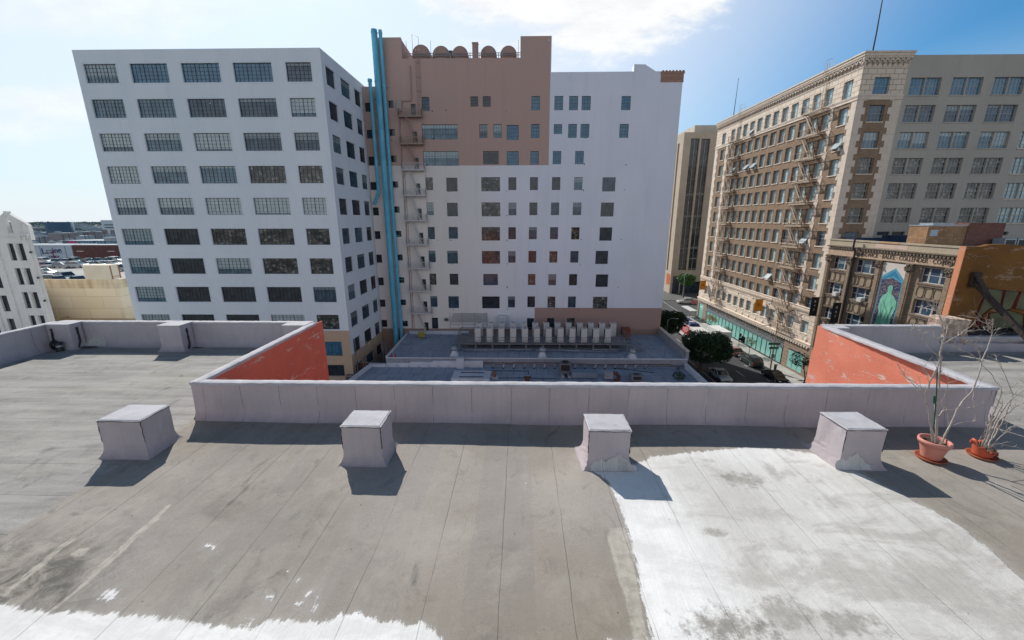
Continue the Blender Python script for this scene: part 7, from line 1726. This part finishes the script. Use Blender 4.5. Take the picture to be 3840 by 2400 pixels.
lot = [ # px, base py, kind, colour, rot, label
 (1030,1130,'sedan',(.40,.45,.48),R(-82),'pale silver sedan seen side on in the middle row of the roof deck'),
 (1270,1130,'suv',(.62,.64,.64),R(-80),'white sport utility seen from behind, right of the silver sedan'),
 (830,1125,'sedan',(.66,.67,.67),R(-160),'white car nose-on just left of the silver sedan'),
 (700,1130,'hatch',(.42,.10,.09),R(-100),'white-roofed red hatchback at the left end of the middle row'),
 (1470,1115,'sedan',(.55,.60,.62),R(-95),'pale blue-white sedan right of the white sport utility'),
 (1640,1105,'sedan',(.5,.55,.57),R(-95),'light grey sedan behind the stair bulkhead, left one'),
 (1830,1100,'sedan',(.62,.63,.62),R(-95),'white sedan behind the stair bulkhead, right one'),
 (1925,1190,'suv',(.5,.52,.52),R(-10),'partly hidden light car right of the stair bulkhead'),
 (730,1060,'minivan',(.6,.62,.62),R(-92),'white minivan in the back row at the left'),
 (930,1065,'sedan',(.12,.20,.22),R(-170),'teal-dark car in the back row behind the silver sedan'),
 (1090,1062,'sedan',(.6,.62,.62),R(-165),'white car in the back row right of the teal one'),
 (1240,1055,'suv',(.05,.12,.13),R(-95),'dark teal wagon in the back row'),
 (1430,1055,'sedan',(.08,.10,.11),R(-100),'charcoal car in the back row centre'),
 (1600,1050,'sedan',(.04,.05,.05),R(-170),'black car nose-on in the back row'),
 (1760,1050,'sedan',(.6,.62,.63),R(-160),'white car nose-on right of the black one'),
 (1890,1045,'suv',(.66,.66,.64),R(-95),'white wagon at the right end of the back row'),
 (760,1390,'suv',(.30,.34,.37),R(-60),'silver-grey wagon at the left of the near row'),
 (900,1385,'sedan',(.02,.05,.07),R(-120),'very dark blue car in the near row'),
 (1090,1330,'minivan',(.04,.12,.15),R(-110),'large dark teal van in the near row'),
 (1130,1400,'sedan',(.06,.12,.18),R(-120),'dark blue car nearest the deck wall'),
 (1290,1420,'sedan',(.03,.10,.16),R(-140),'dark blue car half hidden by the stair bulkhead'),
 (720,1240,'sedan',(.66,.67,.67),R(-90),'white car between the near and middle rows at the left')]
for x, y, k, c, rz, lab in lot:
    p = N_(x, y); vehicle('parked_car', lab, 'car', k, c, p.x, max(p.y, 77.8), rz, DZ_, 'cars on the roof deck', rough=.2)
for i, (x, y) in enumerate(((905,1015),(1405,1015),(1905,1015))):
    p = at(x*.2315, 740+y*.2315, Y=121); t = thing('lot_lamp', 'dark red lamp post at the back of the parking deck, %s from the left' % ORD[i], 'lamp post', (p.x,121,DZ_), 'red lamp posts on the roof deck'); mb = MB(); mb.tube([(p.x,121,DZ_),(p.x-.4,121,-9.3)], .13, 8); mb.build('post', surf('dark_red_post', (.25,.03,.04), (.2,.03,.03), 2), t); mb = MB(); mb.box(p.x-2.3,p.x-.3,120.8,121.2,-9.35,-9.2); mb.build('lamp_head', M['frame_pale'], t)
# buildings beyond, distance haze put into their pale bluish colours
def far_b(name, label, x0, x1, y0, y1, zt, mat, cat='building', extra=None):
    t = thing(name, label, cat, ((x0+x1)/2,y0,GZ)); mb = MB(); mb.box(x0,x1,y0,y1,GZ,zt); mb.build('wall', mat, t); mb = MB(); mb.box(x0+.3,x1-.3,y0+.3,y1-.3,zt,zt+.05); mb.box(x0+(x1-x0)*.3,x0+(x1-x0)*.5,y0+3,y0+7,zt+.05,zt+1.6); mb.build('roof', M['far_roof'], t)
    return t
M['far_roof'] = surf('far_roof_pale', (.42,.46,.48), (.30,.34,.37), .05, bump=0, fine=.6)
t = far_b('mural_building', 'white painted building with dark script lettering beyond the parking deck', -215, -169.3, 150, 160, -9.2, surf('white_blue_mural_wall', (.62,.68,.74), (.56,.63,.70), .06, bump=0, fine=2))
mb = MB(); text_into(mb, 'Levine', 3.0, M_S(-177.2, 149.9, -11.3, R(4))); text_into(mb, 'VARIDI', 1.3, M_S(-177, 149.9, -13.6)); text_into(mb, 'MONGOLELA', 1.35, M_S(-187.4, 149.9, -12.9, R(36)))
mb.bar((-181.5,149.93,-16),(-181.5,149.93,-9.6),.12,.02); mb.bar((-171.8,149.93,-16),(-171.8,149.93,-9.6),.12,.02); mb.bar((-181.5,149.93,-12.4),(-171.8,149.93,-12.4),.1,.02); mb.bar((-200,149.93,-9.9),(-171.8,149.93,-9.8),.1,.02); mb.build('lettering', surf('navy_lettering', (.06,.08,.2), (.05,.07,.18), 1, bump=0), t)
far_b('brick_warehouse', 'long low red-brown brick warehouse beyond the parking deck', -169, -120, 150.1, 158, -9.2, brick('far_brick', (.17,.075,.07), (.14,.065,.06), (.2,.13,.12), .35))
t = far_b('graffiti_shed', 'long shed with a band of blue and magenta graffiti letters behind the brick warehouse', -225, -165, 196, 212, -9.9, surf('dark_teal_shed', (.09,.16,.20), (.07,.12,.16), .3, bump=0))
mb = MB(); text_into(mb, 'STREET ART PRIDE', 2.1, M_S(-207, 195.9, -11.0), sx=1.25); mb.build('lettering', surf('pale_blue_letters', (.25,.45,.62), (.35,.5,.6), .6, bump=0), t); mb = MB(); mb.box(-222,-218,195.8,195.95,-11.2,-10); mb.box(-193,-190,195.8,195.95,-12,-10.2); mb.build('paint_block', plain('magenta_paint', (.5,.03,.22)), t)
rg = random.Random(21)
cols_ = [(.45,.50,.53),(.55,.58,.58),(.30,.36,.40),(.36,.34,.33),(.22,.30,.36),(.40,.40,.36),(.30,.22,.20),(.48,.46,.40)]
desc = ['pale blue-grey','off-white','slate blue','dull brown','blue','sand','rusty brown','cream']
shp = ['long low','boxy','flat roofed','squat']
mats_ = [surf('far_building_%d' % i, tuple(a*.75+b*.25 for a,b in zip(c,(.45,.55,.65))), None, .05, bump=0, fine=.5, streak=0) for i, c in enumerate(cols_)]  # wall colours mixed toward a haze blue
k = 0; sh_ = set()
for ring, (ya, yb) in enumerate(((215,270),(285,370),(390,520),(560,760),(820,1100))):
    for j in range(11):
        Y = rg.uniform(ya, yb); q = -1.30+.042*j+rg.uniform(-.012,.012); X = q*Y; w_ = rg.uniform(.025,.05)*Y; h = rg.uniform(4,8)*(1+ring*.25); ci = rg.randrange(8)
        far_b('distant_building', '%s %s building in the hazy city, depth band %s, %s from the left' % (desc[ci], shp[(j+ring)%4], ['nearest','second','third','fourth','farthest'][ring], ORD[j]), X, X+w_, Y, Y+rg.uniform(10,25), GZ+h, mats_[ci])
xa, xb = at(378,830,Y=415).x, at(520,830,Y=415).x; zt_ = at(378,824,Y=415).z
t = far_b('far_office_block', 'pale multi-storey office block standing above the hazy city beside the white building edge', xa, xb, 415, 440, zt_, surf('far_office_white', (.58,.66,.70), (.52,.60,.66), .05, bump=0, fine=1))
mb = MB()
for z in (zt_-4.5,zt_-7.2): mb.box(xa+3,xb-1,414.8,414.95,z-.7,z+.4)
mb.build('window_band', surf('far_dark_band', (.12,.18,.22), (.1,.15,.2), .1, bump=0), t); mb = MB(); mb.box(xa-1,xa+4.5,414.6,414.9,zt_-16,zt_-9.5); mb.box(xa+8,xa+15,414.7,414.95,zt_-15,zt_-10); mb.build('billboard', surf('far_billboard', (.2,.25,.3), (.3,.2,.2), .2, bump=0), t)
t = thing('far_stadium_tank', 'round dark tank in the hazy city at the left', 'tank', (-560,460,GZ)); p = at(160, 740+500*.2315, Y=430); mb = MB(); mb.lathe([(11,GZ),(11,p.z+7),(9.6,p.z+7),(9.6,p.z+4),(0,p.z+4)], (p.x+8,440,0), 28); mb.build('shell', surf('far_tank', (.10,.18,.25), (.08,.14,.2), .1, bump=0), t)
# far vegetation and parked glitter read as masses, haze put into their colours
c = MB(); rg = random.Random(5)
for _ in range(1500):
    Y = rg.uniform(210,2600)**1.0; X = Y*rg.uniform(-1.33,-.82); s = rg.uniform(2.,4.2)*(1+Y/1500); z = GZ+s*.7
    for _k in range(5):
        d = Vector((rg.gauss(0,1),rg.gauss(0,1),rg.gauss(0,1))).normalized(); u = Vector((rg.gauss(0,1),rg.gauss(0,1),rg.gauss(0,1))).normalized(); v = u.cross(d).normalized(); q = Vector((X,Y,z))+Vector((rg.gauss(0,s*.5),rg.gauss(0,s*.5),rg.uniform(0,s*.5))); c.add([q-u*s*.6,q-v*s*.4,q+u*s*.6,q+v*s*.4],[(0,1,2,3)])
o = c.build('distant_trees', surf('hazy_treetops', (.13,.20,.20), (.19,.26,.28), .02, bump=0, fine=.3), None, kind='stuff'); o['label'] = 'hazy blue-green treetops scattered over the distant city'; o['category'] = 'trees'
c = MB()
for _ in range(900):
    Y = rg.uniform(230,1500); X = Y*rg.uniform(-1.33,-.85); c.box(X,X+rg.uniform(3,7),Y,Y+rg.uniform(2,5),GZ,GZ+rg.uniform(1.5,4.5))
o = c.build('distant_rooftops', surf('hazy_rooftops', (.55,.60,.63), (.25,.31,.36), .03, bump=0, fine=.4), None, kind='stuff'); o['label'] = 'tiny pale roofs and parked vehicles across the hazy distant city'; o['category'] = 'city'
for i, (x, y0_) in enumerate(((610,1),(700,2),(1010,3),(1110,4),(1370,5),(1430,6),(1540,7),(1700,8))):
    p = at(x*.2315, 740+(560+i*9)*.2315, Y=230+i*17); mb = MB(); mb.tube([(p.x,p.y,GZ),(p.x,p.y,GZ+15)], .16, 5); mb.bar((p.x-1.3,p.y,GZ+14),(p.x+1.3,p.y,GZ+14),.2); tag(mb.build('utility_pole', M['bark'], None), 'thin distant utility pole, %s from the left' % ORD[i], 'utility pole', 'distant utility poles')

# ================================================================= SKY, SUN, CAMERA
sun_h = Vector((-.5,.866,0)).normalized(); EL = R(38.4); sd = Vector((sun_h.x*math.cos(EL), sun_h.y*math.cos(EL), math.sin(EL)))
l = bpy.data.lights.new('sun', 'SUN'); l.energy = SUN_E; l.angle = R(.53); l.color = (1,.955,.90); lo_ = bpy.data.objects.new('sun', l); C.objects.link(lo_); lo_.rotation_euler = sd.to_track_quat('Z','Y').to_euler()
w = bpy.data.worlds.new('World'); bpy.context.scene.world = w; w.use_nodes = True; t = NT(w.node_tree); bg = w.node_tree.nodes['Background']
sky = t.n('ShaderNodeTexSky'); sky.sky_type = 'NISHITA'; sky.sun_disc = False; sky.sun_elevation = EL; sky.sun_rotation = math.atan2(sun_h.x, sun_h.y); sky.air_density = 1.25; sky.dust_density = 1.2; sky.ozone_density = 2.2
D = t.coord('Generated'); s = t.sep(D)
dn = t.n('ShaderNodeVectorMath', operation='DOT_PRODUCT'); t.put(dn.inputs[0], D); dn.inputs[1].default_value = sd
ss = dn.outputs['Value']
col = sky.outputs[0]
S_ = SKY_C
# thin high veil: brightest around the sun, thinning to the right
col = t.mix(1., col, (.36,.86,1.22), 'MULTIPLY')
zen = t.m('SUBTRACT', 1., t.m('MULTIPLY', t.sst(s[2], .45, .8), .62))
col = t.mix(1., col, t.comb(zen, zen, zen), 'MULTIPLY')
veil = t.m('MULTIPLY', t.m('MULTIPLY', t.sst(ss, .35, .85), .8), t.sst(s[2], .70, .42))
hz = t.m('MULTIPLY', t.sst(s[2], .30, -.01), .88)
col = t.mix(t.m('MAXIMUM', veil, hz), col, (.93*S_,.975*S_,1.04*S_))
yy = t.m('MAXIMUM', s[1], .08); p_ = t.m('DIVIDE', s[0], yy); q_ = t.m('DIVIDE', s[2], yy)
nz = t.noise(t.comb(p_, t.m('MULTIPLY', q_, 1.8), 0.), 3.2, 8, .62, .35)
nz2 = t.noise(t.comb(p_, t.m('MULTIPLY', q_, 2.6), 3.), 9, 7, .65, .2)
def blob(cx_, cy_, rx, ry):
    a = t.m('DIVIDE', t.m('SUBTRACT', p_, cx_), rx); b = t.m('DIVIDE', t.m('SUBTRACT', q_, cy_), ry)
    return t.m('SUBTRACT', 1., t.m('SQRT', t.m('ADD', t.m('MULTIPLY', a, a), t.m('MULTIPLY', b, b))))
B_ = None
for b in ((-.06,.53,.20,.17),(.10,.49,.24,.17),(.24,.47,.18,.13),(.17,.40,.17,.09),(.34,.455,.11,.05),(.0,.62,.3,.16)):
    v = blob(*b); B_ = v if B_ is None else t.m('MAXIMUM', B_, v)
mask = t.sst(t.m('ADD', B_, t.m('ADD', t.m('MULTIPLY', t.m('SUBTRACT', nz, .5), 2.0), t.m('MULTIPLY', t.m('SUBTRACT', nz2, .5), .9))), .0, .55)
W2 = None
for b in ((-1.12,.265,.30,.055),(-1.3,.21,.3,.05),(-.9,.47,.5,.10)):
    v = blob(*b); W2 = v if W2 is None else t.m('MAXIMUM', W2, v)
mask2 = t.m('MULTIPLY', t.sst(t.m('ADD', W2, t.m('MULTIPLY', t.m('SUBTRACT', nz, .5), 2.2)), -.1, .9), .6)
fw = t.m('GREATER_THAN', s[1], .08)
# added broken cloud, low behind the viewer, as fill for shaded fronts
zz = t.m('MAXIMUM', s[2], .12); cl = t.noise(t.comb(t.m('DIVIDE', s[0], zz), t.m('DIVIDE', s[1], zz), 5.), 1.1, 7, .6, .3)
back = t.m('MULTIPLY', t.m('MULTIPLY', t.sst(cl, .33, .52), t.sst(s[1], .02, -.2)), t.m('MULTIPLY', t.sst(s[2], .58, .34), .95))
M_ = t.m('MAXIMUM', t.m('MULTIPLY', t.m('MAXIMUM', mask, mask2), fw), back)
shade = t.sst(nz2, .3, .7)
cc = t.mix(shade, (.93*S_,.945*S_,.97*S_), (1.06*S_,1.07*S_,1.07*S_))
col = t.mix(M_, col, cc)
t.put(bg.inputs['Color'], col); bg.inputs['Strength'].default_value = SKY_S

cam = bpy.data.cameras.new('camera'); cam.sensor_width = 36; cam.lens = 36*FPX/3840; cam.clip_end = 20000; cam.clip_start = .05
co = bpy.data.objects.new('camera', cam); C.objects.link(co); m3 = Matrix((RIGHT, UP, -FWD)).transposed(); co.matrix_world = m3.to_4x4() @ Matrix.Rotation(-R(.065), 4, 'Z'); bpy.context.scene.camera = co
sc = bpy.context.scene; sc.view_settings.view_transform = 'Standard'; sc.view_settings.look = 'None'; sc.view_settings.exposure = 0; sc.view_settings.gamma = 1
sc.cycles.max_bounces = 6; sc.cycles.diffuse_bounces = 3; sc.cycles.glossy_bounces = 3
